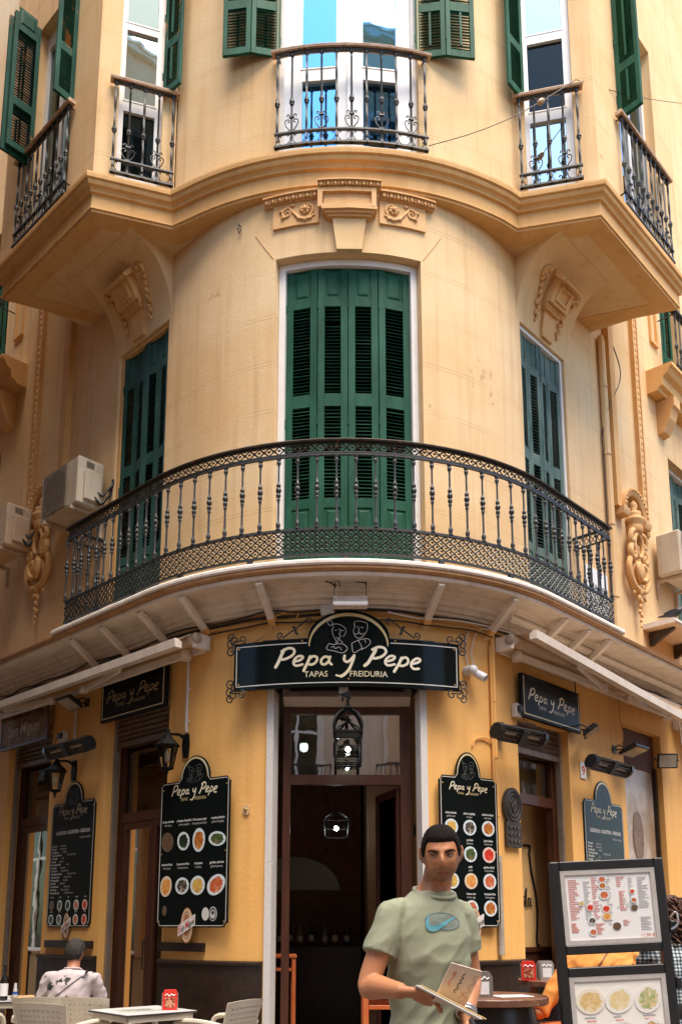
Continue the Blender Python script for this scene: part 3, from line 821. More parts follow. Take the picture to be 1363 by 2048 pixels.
# ================================================================== windows, shutters and balconettes of the bay
def pane_unit(fn, k0, k1, z0, z1, d, bars, m=WHITEPVC, gm=GLASSB, fw=.05, name='window'):
    """framed window in an opening: bars = list of (k0,k1,z0,z1) glass rectangles; everything else of the rectangle is frame"""
    ks = sorted({k0, k1, *[b[0] for b in bars], *[b[1] for b in bars]}); zs = sorted({z0, z1, *[b[2] for b in bars], *[b[3] for b in bars]})
    mb = MB()
    def isin(a, b): return any(q[0] < a < q[1] and q[2] < b < q[3] for q in bars)
    for a, b in zip(ks[:-1], ks[1:]):
        for c, e in zip(zs[:-1], zs[1:]):
            if not isin((a+b)/2, (c+e)/2):
                mb.add([fn(a,d,c), fn(b,d,c), fn(b,d,e), fn(a,d,e)], [(0,1,2,3)])
    for a, b, c, e in bars:
        for (x0, y0, x1, y1) in ((a,c,b,c), (b,c,b,e), (b,e,a,e), (a,e,a,c)):
            mb.add([fn(x0,d,y0), fn(x1,d,y1), fn(x1,d-.05,y1), fn(x0,d-.05,y0)], [(0,1,2,3)])
    # proud rim round every pane
    for a, b, c, e in bars:
        q = .016
        for (x0, x1, y0, y1) in ((a-q, a, c-q, e+q), (b, b+q, c-q, e+q), (a, b, c-q, c), (a, b, e, e+q)):
            mb.add([fn(x0,d+.006,y0), fn(x1,d+.006,y0), fn(x1,d+.006,y1), fn(x0,d+.006,y1), fn(x0,d-.002,y0), fn(x1,d-.002,y0), fn(x1,d-.002,y1), fn(x0,d-.002,y1)], [(0,1,2,3),(0,4,5,1),(1,5,6,2),(2,6,7,3),(3,7,4,0)])
    w = part(mb, name, m)
    for a, b, c, e in bars:
        mb = MB(); mb.add([fn(a,d-.03,c), fn(b,d-.03,c), fn(b,d-.03,e), fn(a,d-.03,e)], [(0,1,2,3)])
        part(mb, 'pane', gm, parent=w)
    return w
# corner french window
fk = lambda deg: rad(deg)*BR
pane_unit(FM, OP_M[0]+.055, OP_M[1]-.055, OP_M[2], OP_M[3], -.12, [(fk(-8.1), fk(-1.6), 10.02, 10.90), (fk(-8.1), fk(-1.6), 11.08, 12.6), (fk(3.4), fk(9.8), 10.02, 10.90), (fk(3.4), fk(9.8), 11.08, 12.6)])
mb = MB()
for a, b in ((OP_M[0], OP_M[0]+.055), (OP_M[1]-.055, OP_M[1])): sweepW(mb, [(-.13, OP_M[2]), (-.07, OP_M[2]), (-.07, OP_M[3]), (-.13, OP_M[3])], a, b, fn=FM, ks=[a, b])
part(mb, 'window_frame', WHITEP)
mb = MB(); kq = fk(.9); sweepW(mb, [(-.12, 9.9), (-.095, 9.9), (-.095, 12.9), (-.12, 12.9)], kq-.03, kq+.03, fn=FM, ks=[kq-.03, kq+.03]); part(mb, 'meeting_stile', WHITEPVC)
# the narrow windows on the flats
for fn, o, g in ((FLF, OP_LF, -1), (FRF, OP_RF, 1)):
    a, b = o[0]+.03, o[1]-.03
    pane_unit(fn, o[0], o[1], o[2], o[3], -.07, [(a+.03, b-.055, 10.03, 10.86), (a+.03, b-.055, 11.02, 12.0 if g < 0 else 11.98), (a+.03, b-.055, 12.12, 12.8)], WHITEP if g < 0 else WHITEPVC, GLASSD)
pane_unit(FLS, OP_LS[0], OP_LS[1], OP_LS[2], OP_LS[3], -.12, [(-1.50, -1.14, 10.05, 12.8), (-1.04, -.68, 10.05, 12.8)], WHITEP, GLASSD)
pane_unit(FRS, OP_RS[0], OP_RS[1], OP_RS[2], OP_RS[3], -.12, [(.74, 1.14, 10.05, 12.8), (1.24, 1.64, 10.05, 12.8)], WHITEPVC, GLASSD)
# dark sheet added behind the bay windows so their rooms look dim
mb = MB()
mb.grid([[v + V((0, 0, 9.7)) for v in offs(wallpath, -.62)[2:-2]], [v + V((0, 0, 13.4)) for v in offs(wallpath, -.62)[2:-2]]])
part(mb, 'dim_room_sheet', mat('dim_room', (0.05, 0.045, 0.04), 0.9))

# open shutters: bifold pairs turned back towards the wall
SEC_UP = [('louvre', 0.09, 0.62), ('louvre', 0.74, 1.75), ('panel', 1.84, 2.10)]
def fold(fn, k, d, z0, h, w1, a1, w2, a2, m, sgn, secs=SEC_UP):
    """first leaf hinged at (k,d), swung by a1 out of the wall plane, second continues by a2 (degrees, 0 = flat on the wall)"""
    o = fn(k, d, z0); dx = (fn(k+.01, d, 0)-fn(k-.01, d, 0)).normalized(); n = V((dx.y, -dx.x, 0))
    d1 = dx*sgn*math.cos(rad(a1)) + n*math.sin(rad(a1))
    leaf(frame(o, d1), w1-.005, h, secs, m, single=True, rod=True, stile=.055, flip=sgn)
    o2 = o + d1*w1
    if w2:
        d2 = dx*sgn*math.cos(rad(a2)) + n*math.sin(rad(a2))
        leaf(frame(o2, d2), w2-.005, h, secs, m, single=True, rod=True, stile=.055, flip=sgn)
SU = 11.17
fold(FM, OP_M[0]+.02, -.03, SU, 2.2, .34, 22, .33, 4, GREEN, -1)
fold(FM, OP_M[1]-.02, -.03, SU, 2.2, .35, 20, .34, 6, GREEN, 1)
fold(FLF, OP_LF[1]+.005, .0, SU-.05, 2.2, .30, 55, 0, 0, GREEN_W, 1)
fold(FRF, OP_RF[0]-.005, .0, SU-.05, 2.2, .33, 58, 0, 0, GREEN, -1)
fold(FLS, -.555, .01, SU, 2.2, .27, 86, 0, 0, GREEN_W, 1)
fold(FLS, -1.555, .0, SU-.10, 2.0, .36, 90, 0, 0, GREEN_W, -1)
fold(FLS, -1.615, .0, SU-.16, 2.0, .40, 90, 0, 0, GREEN_W, -1)
fold(FRS, .635, .01, SU, 2.2, .31, 88, 0, 0, GREEN, -1)
fold(FRS, .69, .01, SU+.03, 2.2, .30, 84, 0, 0, GREEN, -1)

# ---- wrought balconettes
def twist_bar(h, s=.011, turns=6, knop=None):
    mb = MB(); n = 40; rows = []
    for i in range(n+1):
        z = h*i/n; a = turns*2*PI*i/n
        if i < 3 or i > n-3: a = PI/4
        rows.append([(s*1.35*math.cos(a+k*PI/2), s*1.35*math.sin(a+k*PI/2), z) for k in range(4)])
    mb.grid(rows, closed=True)
    kz = knop or h*.47
    mb.lathe([(.012, -.045), (.022, -.035), (.022, -.02), (.03, -.008), (.03, .008), (.022, .02), (.022, .035), (.012, .045)], 8, (0, 0, kz))
    mb.lathe([(.024, 0), (.024, .03), (.016, .05)], 8, (0, 0, 0)); mb.lathe([(.014, -.05), (.022, -.035), (.022, 0)], 8, (0, 0, h))
    return mb
def spiral(cx, cz, r0, r1, t0, t1, n=14): return [(cx+(r0+(r1-r0)*i/n)*math.cos(t0+(t1-t0)*i/n), 0, cz+(r0+(r1-r0)*i/n)*math.sin(t0+(t1-t0)*i/n)) for i in range(n+1)]
def heart(mb):
    """scroll heart round a baluster, base at z=0"""
    for s in (-1, 1):
        path = [(0, 0, 0), (s*.028, 0, .02), (s*.062, 0, .07), (s*.074, 0, .115)] + [(s*(.042+x), 0, .13+z) for x, _, z in spiral(0, 0, .032, .010, .1, 4.9, 12)]
        mb.tube(path, .0065, 5)
        mb.tube([(0, 0, .185), (s*.02, 0, .20)] + [(s*(.043+x), 0, .205+z) for x, _, z in spiral(0, 0, .022, .006, PI, PI-4.6, 8)], .0065, 5)
    mb.box(-.03, .03, -.012, .012, .175, .19); mb.box(-.02, .02, -.014, .014, -.005, .012)
    return mb
HEART = heart(MB()).mesh('scroll', IRON, 'auto')
def balconette(fn, k0, k1, n, z0, z1, d, first=False, rail_m=RUSTRAIL, m=IRON):
    mb = MB(); ks = [k0-.03+(k1-k0+.06)*i/8 for i in range(9)]
    sweepW(mb, [(d-.022, z0), (d+.022, z0), (d+.022, z0+.022), (d-.022, z0+.022)], 0, 0, fn=fn, ks=ks)
    zb = z0+.17
    sweepW(mb, [(d-.018, zb), (d+.018, zb), (d+.018, zb+.018), (d-.018, zb+.018)], 0, 0, fn=fn, ks=ks)
    step = (k1-k0)/(n-1)
    for i in range(n-1):   # C-scrolls of the bottom band
        kc = k0+step*(i+.5); w = step*.40; i0 = len(mb.v)
        path = [(x, 0, z) for x, _, z in spiral(-.68, .55, .12, .30, -3.6, .4, 9)][0:0]
        arc = [(math.cos(t), math.sin(t)) for t in [PI+PI*j/10 for j in range(11)]]
        pts = [(-.62, .30), (-.50, .46), (-.66, .60), (-.88, .48), (-.98, .2)] + [(x, z*.95) for x, z in arc] + [(.98, .2), (.88, .48), (.66, .60), (.50, .46), (.62, .30)]
        mb.tube([(x, 0, z) for x, z in pts], .055, 5)
        mb.map(lambda v, kc=kc, w=w: fn(kc+v.x*w, d-v.y*.13, z0+.105+v.z*.082), i0)
    for k in (k0, k1): mb.tube([fn(k, d, zb+.01), fn(k, -.02, zb+.01)], .010, 5)     # stays into the wall
    o = part(mb, 'balconette_rail', m)
    mb = MB(); sweepW(mb, [(d-.02, z1-.05), (d+.02, z1-.05), (d+.02, z1-.035), (d-.02, z1-.035)], 0, 0, fn=fn, ks=ks)
    for k in (k0, k1): mb.tube([fn(k, d, z1-.045), fn(k, -.02, z1-.045)], .010, 5)
    part(mb, 'top_bar', m, parent=o)
    mb = MB(); ks2 = [k0-.07+(k1-k0+.14)*i/8 for i in range(9)]
    sweepW(mb, [(d-.045, z1-.035), (d+.045, z1-.035), (d+.052, z1-.01), (d+.03, z1+.018), (d-.03, z1+.018), (d-.052, z1-.01)], 0, 0, fn=fn, ks=ks2)
    part(mb, 'handrail', rail_m, parent=o)
    h = z1-.05-z0
    key = (round(h, 3), m.name)
    for i in range(n):
        k = k0+step*i; x = fn(k+.01, d, 0)-fn(k-.01, d, 0)
        me = _bal.setdefault(('t',)+key, twist_bar(h, turns=9).mesh('baluster', m)) if i % 2 == 0 else _bal.setdefault(('p',)+key, twist_bar(h, .009, turns=0).mesh('baluster', m))
        partM('baluster', me, frame(fn(k, d, z0), x), o)
        if i % 2 == 1: partM('scroll', HEART, frame(fn(k, d+.004, zb+.02), x), o)
    return o
_bal = {}
Z0B, Z1B = 9.865, 11.13
balconette(FM, fk(-11.9), fk(14.2), 11, Z0B, Z1B, .075)
balconette(FLF, .205, lf-.045, 5, Z0B, Z1B, .07)
balconette(FRF, .075, rf-.20, 5, Z0B, Z1B, .07)
balconette(FLS, -1.74, -.53, 11, Z0B, Z1B, .07)
balconette(FRS, .56, 1.86, 11, Z0B, Z1B, .07)

# ================================================================== first floor balcony
DR = .47          # rail line
mb = MB(); sweepW(mb, [(0.0, 4.795), (.525, 4.795), (.535, 4.81), (.535, 4.835), (.525, 4.85), (0.0, 4.85)], -3.80, 3.62); part(mb, 'balcony_top', SLABW)
mb = MB(); sweepW(mb, [(.0, 4.745), (.495, 4.745), (.515, 4.765), (.515, 4.795), (.0, 4.795)], -3.78, 3.60); part(mb, 'slab_edge', SLABB)
mb = MB()   # the ledge with its mouldings runs on along both streets
prof = [(0.0, 4.73), (0.0, 4.52), (.055, 4.52), (.06, 4.55), (.09, 4.56), (.095, 4.60), (.13, 4.61), (.15, 4.645), (.19, 4.652), (.20, 4.685), (.24, 4.69), (.25, 4.70), (.465, 4.70), (.475, 4.715), (.475, 4.742), (.46, 4.744)]
sweepW(mb, prof, -PF, PF); part(mb, 'ledge', SLABU)
mb = MB()
for a, b in ((-PF, -3.79), (3.61, PF)): mb = MB(); sweepW(mb, [(0, 4.745), (.50, 4.745), (.51, 4.775), (0, 4.80)], a, b); part(mb, 'ledge_cap', SLABB)
# sloping struts
for p, d0 in ((-.73, 0), (-1.50, 0), (-2.12, 0), (-2.84, 0), (-3.49, 0), (.81, 0), (1.58, 0), (2.41, 0), (2.92, 0), (3.41, 0)):
    a, b = W(p, .44, 4.69), W(p, .03, 4.40)
    mb = MB(); L = (b-a).length; zz = (a-b).normalized(); xx = WT(p)
    mb.bbox(-.033, .033, -.03, .03, -.02, L, .004)
    mb.box(-.033, .033, -.012, .012, -.09, -.018); yy = zz.cross(xx).normalized()
    M = Matrix(((xx.x, yy.x, zz.x, b.x), (xx.y, yy.y, zz.y, b.y), (xx.z, yy.z, zz.z, b.z), (0, 0, 0, 1)))
    st = partM('strut', mb.mesh('strut', STRUT), M)
    mb = MB(); mb.bbox(-.035, .035, -.032, .032, -.015, .085, .004); link('strut_foot', mb.mesh('strut_foot', YELLOW), st)
# railing
RL0, RL1 = -3.62, 3.47
mb = MB()
def band(d0, d1, z0, z1): sweepW(mb, [(d0, z0), (d1, z0), (d1, z1), (d0, z1)], RL0, RL1)
sweepW(mb, [(DR-.034, 6.085), (DR+.034, 6.085), (DR+.04, 6.10), (DR+.022, 6.118), (DR-.022, 6.118), (DR-.04, 6.10)], RL0-.03, RL1+.03)
rl = part(mb, 'balcony_railing', IRON_B)
mb = MB()
band(DR-.014, DR+.014, 5.945, 5.972); band(DR-.016, DR+.016, 5.968, 5.98)
band(DR-.014, DR+.014, 5.165, 5.19); band(DR-.014, DR+.014, 4.905, 4.925)
band(DR-.012, DR+.012, 6.07, 6.086)
part(mb, 'rail_bar', IRON, parent=rl)
def lattice(z0, z1, cell, r, foil):
    mb = MB(); n = int(round((RL1-RL0)/cell)); c = (RL1-RL0)/n; h = (z1-z0); m = max(1, int(round(h/cell))); ch = h/m
    fn = W
    for i in range(-m, n+1):
        for s in (1, -1):
            pts = []
            for j in range(m+1):
                k = RL0 + c*(i+j) if s > 0 else RL0 + c*(i+m-j)
                pts.append((k, z0+ch*j))
            pts = [q for q in pts if RL0-.001 <= q[0] <= RL1+.001]
            if len(pts) > 1:
                q = [fn(k, DR+(.003*s), z) for k, z in pts]
                mb.tube(q, r, 4, cap=False)
    if foil:
        for i in range(n):
            for j in range(m):
                k, z = RL0+c*(i+.5), z0+ch*(j+.5)
                # small leaf bosses where the bars cross give the quatrefoil openings
                i0 = len(mb.v); a = c*.21
                mb.add([(-a, 0, 0), (0, -.010, 0), (a, 0, 0), (0, .0, a), (0, 0, -a)], [(0,1,3), (1,2,3), (0,4,1), (1,4,2)])
                mb.map(lambda v, k=k, z=z: fn(k+v.x, DR+.006-v.y, z+v.z), i0)
                for (dx, dz) in ((.5, 0), (0, .5)):
                    i0 = len(mb.v)
                    mb.add([(-a, 0, 0), (0, -.010, 0), (a, 0, 0), (0, .0, a), (0, 0, -a)], [(0,1,3), (1,2,3), (0,4,1), (1,4,2)])
                    mb.map(lambda v, k=k+dx*c, z=z+dz*ch: fn(min(k+v.x, RL1), DR+.006-v.y, z+v.z), i0)
    return mb
lat = part(lattice(4.925, 5.165, .08, .0085, True), 'lattice_band', IRON, parent=rl); tag(lat, kind='stuff')
lat = part(lattice(5.982, 6.07, .088, .008, True), 'top_lattice_band', IRON_B, parent=rl); tag(lat, kind='stuff')
prof = [(.011, 0), (.024, .0), (.024, .012), (.016, .02), (.023, .045), (.023, .06), (.013, .085), (.0115, .10), (.0105, .28), (.012, .30), (.018, .315), (.018, .325), (.013, .335), (.023, .352), (.023, .37), (.014, .385), (.028, .405), (.028, .425), (.014, .445), (.022, .46), (.022, .475), (.012, .49),
        (.0105, .52), (.0095, .66), (.012, .68), (.022, .70), (.022, .715), (.014, .725), (.024, .745), (.024, .755)]
BALU = MB().lathe(prof, 8).mesh('baluster', mat('grey_iron', (0.028, 0.030, 0.031), 0.42, (0.045, 0.045, 0.043), 18, 0.3, 120), 'auto')
nb = 44
for i in range(nb+1):
    p = RL0 + (RL1-RL0)*i/nb
    partM('baluster', BALU, frame(W(p, DR, 5.19), WT(p)), rl)
# returns to the wall at both ends
for p in (RL0, RL1):
    for i in range(1, 4): partM('baluster', BALU, frame(W(p, DR*(1-i/3.4), 5.19), WT(p)), rl)
    mb = MB()
    for z, r in ((6.10, .022), (5.96, .012), (5.178, .012), (4.915, .010)): mb.tube([W(p, DR, z), W(p, 0, z)], r, 6)
    for i in range(8):
        for s in (0, 1):
            mb.tube([W(p, DR*(i+s)/8, 4.92), W(p, DR*(i+1-s)/8, 5.04), W(p, DR*(i+s)/8, 5.165)], .006, 4)
            mb.tube([W(p, DR*(i+s)/8, 5.98), W(p, DR*(i+1-s)/8, 6.07)], .006, 4)
    part(mb, 'railing_return', IRON, parent=rl)
# little feet of the railing
mb = MB()
for p in (-3.5, -2.9, -2.2, -1.5, -.8, 0, .8, 1.5, 2.2, 2.9, 3.4): i0 = len(mb.v); mb.box(-.02, .02, -.02, .02, 4.83, 4.91); mb.map(lambda v, p=p: W(p+v.x, DR-v.y, v.z), i0)
part(mb, 'railing_foot', IRON, parent=rl)

# ================================================================== pilasters, cartouches and the far ends of the street walls
def moulded_strip(p, w, z0, z1, s_):
    mb = MB(); sweepW(mb, [(0, z0), (.035, z0), (.05, z0+.02), (.05, z1), (0, z1)], p-w/2, p+w/2, ks=[p-w/2, p+w/2])
    o = part(mb, 'pilaster_moulding', ORN)
    mb = MB()
    for q in (-1, 1): sweepW(mb, [(.05, z0+.03), (.068, z0+.03), (.068, z1), (.05, z1)], p+q*w*.42-.018, p+q*w*.42+.018, ks=[p+q*w*.42-.018, p+q*w*.42+.018])
    part(mb, 'fillet', ORN, parent=o)
    mb = MB(); z = z0+.06; i = 0
    while z < z1-.05:
        i0 = len(mb.v); mb.ball((0, 0, 0), 1, 6); a = .5 if i % 2 else -.5
        mb.map(lambda v, z=z, a=a: W(p+(v.x*math.cos(a)-v.z*math.sin(a))*w*.24, .055+v.y*.014, z+(v.x*math.sin(a)+v.z*math.cos(a))*w*.42), i0)
        z += w*.62; i += 1
    b = part(mb, 'leaf_run', ORN, True, parent=o); tag(b, kind='stuff')
    return o
for s_ in (-1, 1):
    g = (lambda p: -p) if s_ < 0 else (lambda p: p)
    moulded_strip(g(5.52), .16, 6.80, 12.5, s_)
    p = g(4.66)
    mb = MB()
    sweepW(mb, [(0, 6.95), (.085, 6.95), (.085, 12.5), (0, 12.5)], p-.07, p+.07, ks=[p-.07, p+.07]); part(mb, 'pilaster_edge', TRIM)
    # arched hood over the cartouche
    pc = g(5.07); zc = 6.95
    mb = MB(); rows = []
    for i in range(17):
        t = PI*i/16; rows.append([W(pc+r*math.cos(t), d, zc+r*1.05*math.sin(t)) for r, d in ((.26, 0), (.26, .10), (.30, .13), (.36, .13), (.36, 0))])
    mb.grid(rows, closed=True); i0 = len(mb.v)
    for q in (-1, 1): sweepW(mb, [(0, zc-.10), (.12, zc-.10), (.14, zc-.05), (.14, zc), (0, zc)], pc+q*.33-.09, pc+q*.33+.09, ks=[pc+q*.33-.09, pc+q*.33+.09])
    hood = part(mb, 'cartouche_hood', ORN, 'auto')
    mb = MB()
    for i in range(1, 16):
        t = PI*i/16; i0 = len(mb.v); mb.ball((0, 0, 0), .024, 6); mb.map(lambda v, t=t: W(pc+.33*math.cos(t)+v.x, .135-v.y*.6, zc+.345*math.sin(t)+v.z), i0)
    part(mb, 'hood_bead', ORN, True, parent=hood)
    mb = MB()   # urn and cartouche
    def at(fnv, i0): mb.map(lambda v: W(pc+v.x, .05-v.y, v.z), i0)
    i0 = len(mb.v)
    mb.lathe([(.01, .98), (.05, .93), (.06, .88), (.035, .82), (.06, .80), (.10, .79), (.105, .75), (.09, .71), (.135, .70), (.14, .66), (.10, .62), (.11, .58), (.12, .52), (.08, .46)], 14, (0, -.02, 6.20))
    at(None, i0)
    i0 = len(mb.v); mb.tube([(.12*math.cos(t), -.06, 6.50+.17*math.sin(t)) for t in [2*PI*i/18 for i in range(18)]], .035, 6, closed=True); at(None, i0)
    i0 = len(mb.v); mb.ball((0, .0, 6.50), .11, 12, (1, .35, 1.4)); at(None, i0)
    i0 = len(mb.v); mb.ball((0, -.02, 6.13), .18, 14, (1, .55, .95)); at(None, i0)
    for q in (-1, 1):
        for pts, r in (([(q*.10, -.05, 6.70), (q*.19, -.07, 6.66), (q*.23, -.06, 6.56), (q*.18, -.05, 6.50), (q*.14, -.06, 6.56)], .04),
                       ([(q*.18, -.04, 6.48), (q*.24, -.06, 6.38), (q*.20, -.06, 6.28), (q*.13, -.06, 6.31), (q*.14, -.06, 6.38)], .045),
                       ([(q*.22, -.04, 6.28), (q*.29, -.05, 6.16), (q*.26, -.05, 6.0), (q*.15, -.05, 5.88), (q*.05, -.05, 5.86)], .042),
                       ([(q*.05, -.08, 6.22), (q*.13, -.10, 6.16), (q*.11, -.10, 6.04), (q*.04, -.09, 5.98)], .04)):
            i0 = len(mb.v); mb.tube(spline(pts, 4), r, 7); at(None, i0)
    for (x, z, r) in ((0, 5.84, .06), (-.03, 5.75, .045), (.03, 5.72, .04), (0, 5.64, .035), (-.03, 5.56, .03), (.025, 5.52, .03), (0, 5.44, .025), (0, 5.36, .02), (.16, 5.78, .03), (-.16, 5.80, .03), (.1, 6.60, .05), (-.1, 6.60, .05), (.0, 6.29, .06)):
        i0 = len(mb.v); mb.ball((x, -.04, z), r, 8, (1, .8, 1.2)); at(None, i0)
    part(mb, 'cartouche', ORN, True)
    # far window: console balcony on the second floor
    a, b = (5.95, 8.2); ff = (lambda p, d, z: W(-p, d, z)) if s_ < 0 else W
    mb = MB(); prof = [(0, 9.24), (.16, 9.24), (.18, 9.28), (.24, 9.30), (.25, 9.42), (.32, 9.46), (.36, 9.53), (.40, 9.55), (.40, 9.60), (0, 9.62)]
    sweepW(mb, prof, a, b, fn=ff, ks=[a, b]); cb = part(mb, 'window_ledge', TRIM)
    for q in (6.35, 7.7):
        mb = MB(); sweepW(mb, [(0, 8.70), (.10, 8.72), (.14, 8.80), (.20, 8.90), (.24, 9.05), (.28, 9.08), (.28, 9.23), (0, 9.23)], q-.11, q+.11, fn=ff, ks=[q-.11, q+.11]); part(mb, 'ledge_console', ORN, parent=cb)
    kA, kB = 6.45, 7.7
    balconette(ff if s_ > 0 else (lambda k, d, z: W(k, d, z)), kA if s_ > 0 else -kB, kB if s_ > 0 else -kA, 9, 9.64, 10.75, .30, rail_m=IRON)
    for (pa, pb, z0, z1) in ((6.16, 6.42, 10.22, 12.4),):
        mb = MB()
        for (x0, x1, y0, y1) in ((pa, pa+.05, z0, z1), (pb-.05, pb, z0, z1), (pa+.05, pb-.05, z0, z0+.05)):
            sweepW(mb, [(0, y0), (.04, y0), (.04, y1), (0, y1)], x0, x1, fn=ff, ks=[x0, x1])
        part(mb, 'wall_panel', ORN)
# drain pipe and cable on the right wall
mb = MB(); mb.tube([W(4.42, .05, 4.86), W(4.42, .05, 9.36)], .045, 8); mb.tube([W(4.52, .04, 4.86), W(4.52, .04, 9.36)], .022, 6)
for z in (5.6, 6.6, 7.6, 8.6): mb.tube([W(4.42, .05, z), W(4.42, .05, z+.03)], .055, 8)
part(mb, 'drain_pipe', STUCCO_P, 'auto')
mb = MB(); mb.tube(spline([W(4.36, .03, 5.0), W(4.36, .03, 7.4), W(4.36, .03, 7.9), W(4.55, .06, 8.4), W(4.80, .10, 8.8), W(4.86, .10, 9.1), W(4.72, .05, 9.5)], 6), .008, 5); part(mb, 'wall_cable', CABLE)
mb = MB(); sweepW(mb, [(0, 5.40), (.44, 5.40), (.46, 5.42), (.46, 5.455), (.44, 5.47), (0, 5.47)], 5.30, 6.50, ks=[5.30, 6.50]); part(mb, 'wall_shelf', SLABW)
for q in (5.5, 6.3):
    mb = MB(); sweepW(mb, [(0, 5.20), (.05, 5.20), (.36, 5.37), (.36, 5.398), (0, 5.398)], q-.025, q+.025, ks=[q-.025, q+.025]); part(mb, 'shelf_bracket', IRON_B)
# ================================================================== shop front: doors and interior
mb = MB()
for p0, p1 in ((-0.785, -0.715), (0.745, 0.815)):
    sweepW(mb, [(-.12, 0), (.022, 0), (.022, 3.72), (-.12, 3.72)], p0, p1, ks=[p0, p1])
    part(mb, 'stone_jamb', STONEJ); mb = MB()
sweepW(mb, [(-.28, 3.70), (-.02, 3.70), (-.02, 3.80), (-.28, 3.80)], -.70, .73); part(mb, 'door_lintel', WOODB)
def flatfn(p0, p1, d):
    """straight frame plane across an opening of the round wall"""
    a, b = W(p0, d, 0), W(p1, d, 0); x = (b-a).normalized(); n = V((x.y, -x.x, 0))
    return (lambda k, e, z: V((a.x+x.x*k+n.x*e, a.y+x.y*k+n.y*e, z))), (b-a).length
def fbox(mb, fn, k0, k1, e0, e1, z0, z1):
    i0 = len(mb.v); mb.box(k0, k1, e0, e1, z0, z1); mb.map(lambda v: fn(v.x, v.y, v.z), i0)
fn, L = flatfn(-.70, .73, -.24)
mb = MB()
for a, b in ((0, .075), (L-.10, L)): fbox(mb, fn, a, b, -.05, .02, 0, 3.6)
fbox(mb, fn, .075, L-.10, -.05, .022, 2.80, 2.90); fbox(mb, fn, .075, L-.10, -.05, .015, 3.53, 3.60)
df = part(mb, 'door_frame', WOOD)
mb = MB(); mb.add([fn(.075, -.02, 2.90), fn(L-.1, -.02, 2.90), fn(L-.1, -.02, 3.53), fn(.075, -.02, 3.53)], [(0,1,2,3)]); part(mb, 'pane', glass('transom_glass', (.75, .8, .78), .52), parent=df)
mb = MB(); mb.add([fn(.0, .0, 3.60), fn(L, .0, 3.60), fn(L, .235, 3.70), fn(.0, .235, 3.70)], [(0,1,2,3)]); part(mb, 'lintel_soffit', mat('pale_soffit', (.55, .48, .42), .6))
mb = MB(); fbox(mb, fn, .0, L, .20, .245, 3.66, 3.73); part(mb, 'shutter_slot', mat('grimy_metal', (.22, .18, .15), .4, (.34, .28, .24), 20, .3, 50, metal=.5))
# the right-hand door leaf stands open, seen nearly edge-on
o = fn(L-.11, -.03, 0); dd = (fn(0, -1, 0)-fn(0, 0, 0)); xx = (fn(1, 0, 0)-fn(0, 0, 0))
M = frame(o, (dd*.96 - xx*.28).normalized())
mb = MB(); mb.bbox(0, .07, -.025, .025, .02, 2.78, .004); mb.bbox(.61, .68, -.025, .025, .02, 2.78, .004)
for a, b in ((.02, .22), (1.0, 1.06), (2.70, 2.78)): mb.bbox(.07, .61, -.022, .022, a, b, .003)
dl = partM('door_leaf', mb.mesh('door_leaf', WOOD), M)
mb = MB(); mb.box(.07, .61, -.004, .004, .22, 2.70); link('pane', mb.mesh('pane', GLASSD), dl)
# interior
mb = MB()
ks = [V((-3.2, 14.6, 0)), V((3.6, 14.6, 0))]
mb.add([V((-3.2, 13.4, 0)), V((.30, 13.4, 0)), V((.30, 13.4, 4.4)), V((-3.2, 13.4, 4.4))], [(0,1,2,3)]); part(mb, 'inner_back_wall', mat('dark_brick', (.16, .08, .05), .9, (.22, .12, .075), 8, .5, 20))
mb = MB(); mb.add([V((.34, 11.2, 0)), V((1.7, 10.4, 0)), V((1.7, 10.4, 4.4)), V((.34, 11.2, 4.4))], [(0,1,2,3)]); mb.add([V((.34, 11.2, 0)), V((.34, 13.6, 0)), V((.34, 13.6, 4.4)), V((.34, 11.2, 4.4))], [(0,1,2,3)])
part(mb, 'inner_side_wall', mat('brown_partition', (.50, .29, .16), .8, (.55, .33, .19), 2))
mb = MB(); mb.add([W(p, -.31, 4.42) for p in arcpts(-7, 7)] + [V((6, 16, 4.42)), V((-6, 16, 4.42))], [tuple(range(len(arcpts(-7, 7))+2))]); part(mb, 'inner_ceiling', mat('dim_ceiling', (.30, .24, .18), .9))
mb = MB(); mb.add([W(p, -.02, .025) for p in arcpts(-7, 7)] + [V((6, 16, .025)), V((-6, 16, .025))], [tuple(range(len(arcpts(-7, 7))+2))]); part(mb, 'inner_floor', mat('brown_floor', (.22, .14, .09), .4))
# brick arch with a recess on the back wall
ar = []
for i in range(15):
    t = PI*i/14; mb = MB(); c = V((-.72, 13.37, 1.95)); r0, r1 = .74, 1.02
    ca, sa = math.cos(t), math.sin(t); h = .07
    vs = []
    for y in (-.03, .02):
        for (r, q) in ((r0, -h), (r1, -h*1.25), (r1, h*1.25), (r0, h)): vs.append((c.x+r*ca-q*sa, c.y+y, c.z+r*.72*sa+q*ca))
    mb.add(vs, [(0,1,2,3),(7,6,5,4),(0,4,5,1),(1,5,6,2),(2,6,7,3),(3,7,4,0)]); part(mb, 'arch_brick', mat('arch_brick', (.20, .08, .045), .85, (.26, .11, .06), 12))
mb = MB(); mb.prism([(-.72+.70*math.cos(t), 1.93+.50*math.sin(t)) for t in [PI*i/16 for i in range(17)]], 13.36, 13.39); part(mb, 'arch_recess', mat('dim_mirror', (.34, .33, .29), .3))
# bar counter with bottles inside
mb = MB(); mb.bbox(-2.6, .28, 12.0, 12.5, 0, 1.15, .02); part(mb, 'bar_counter', WOODB)

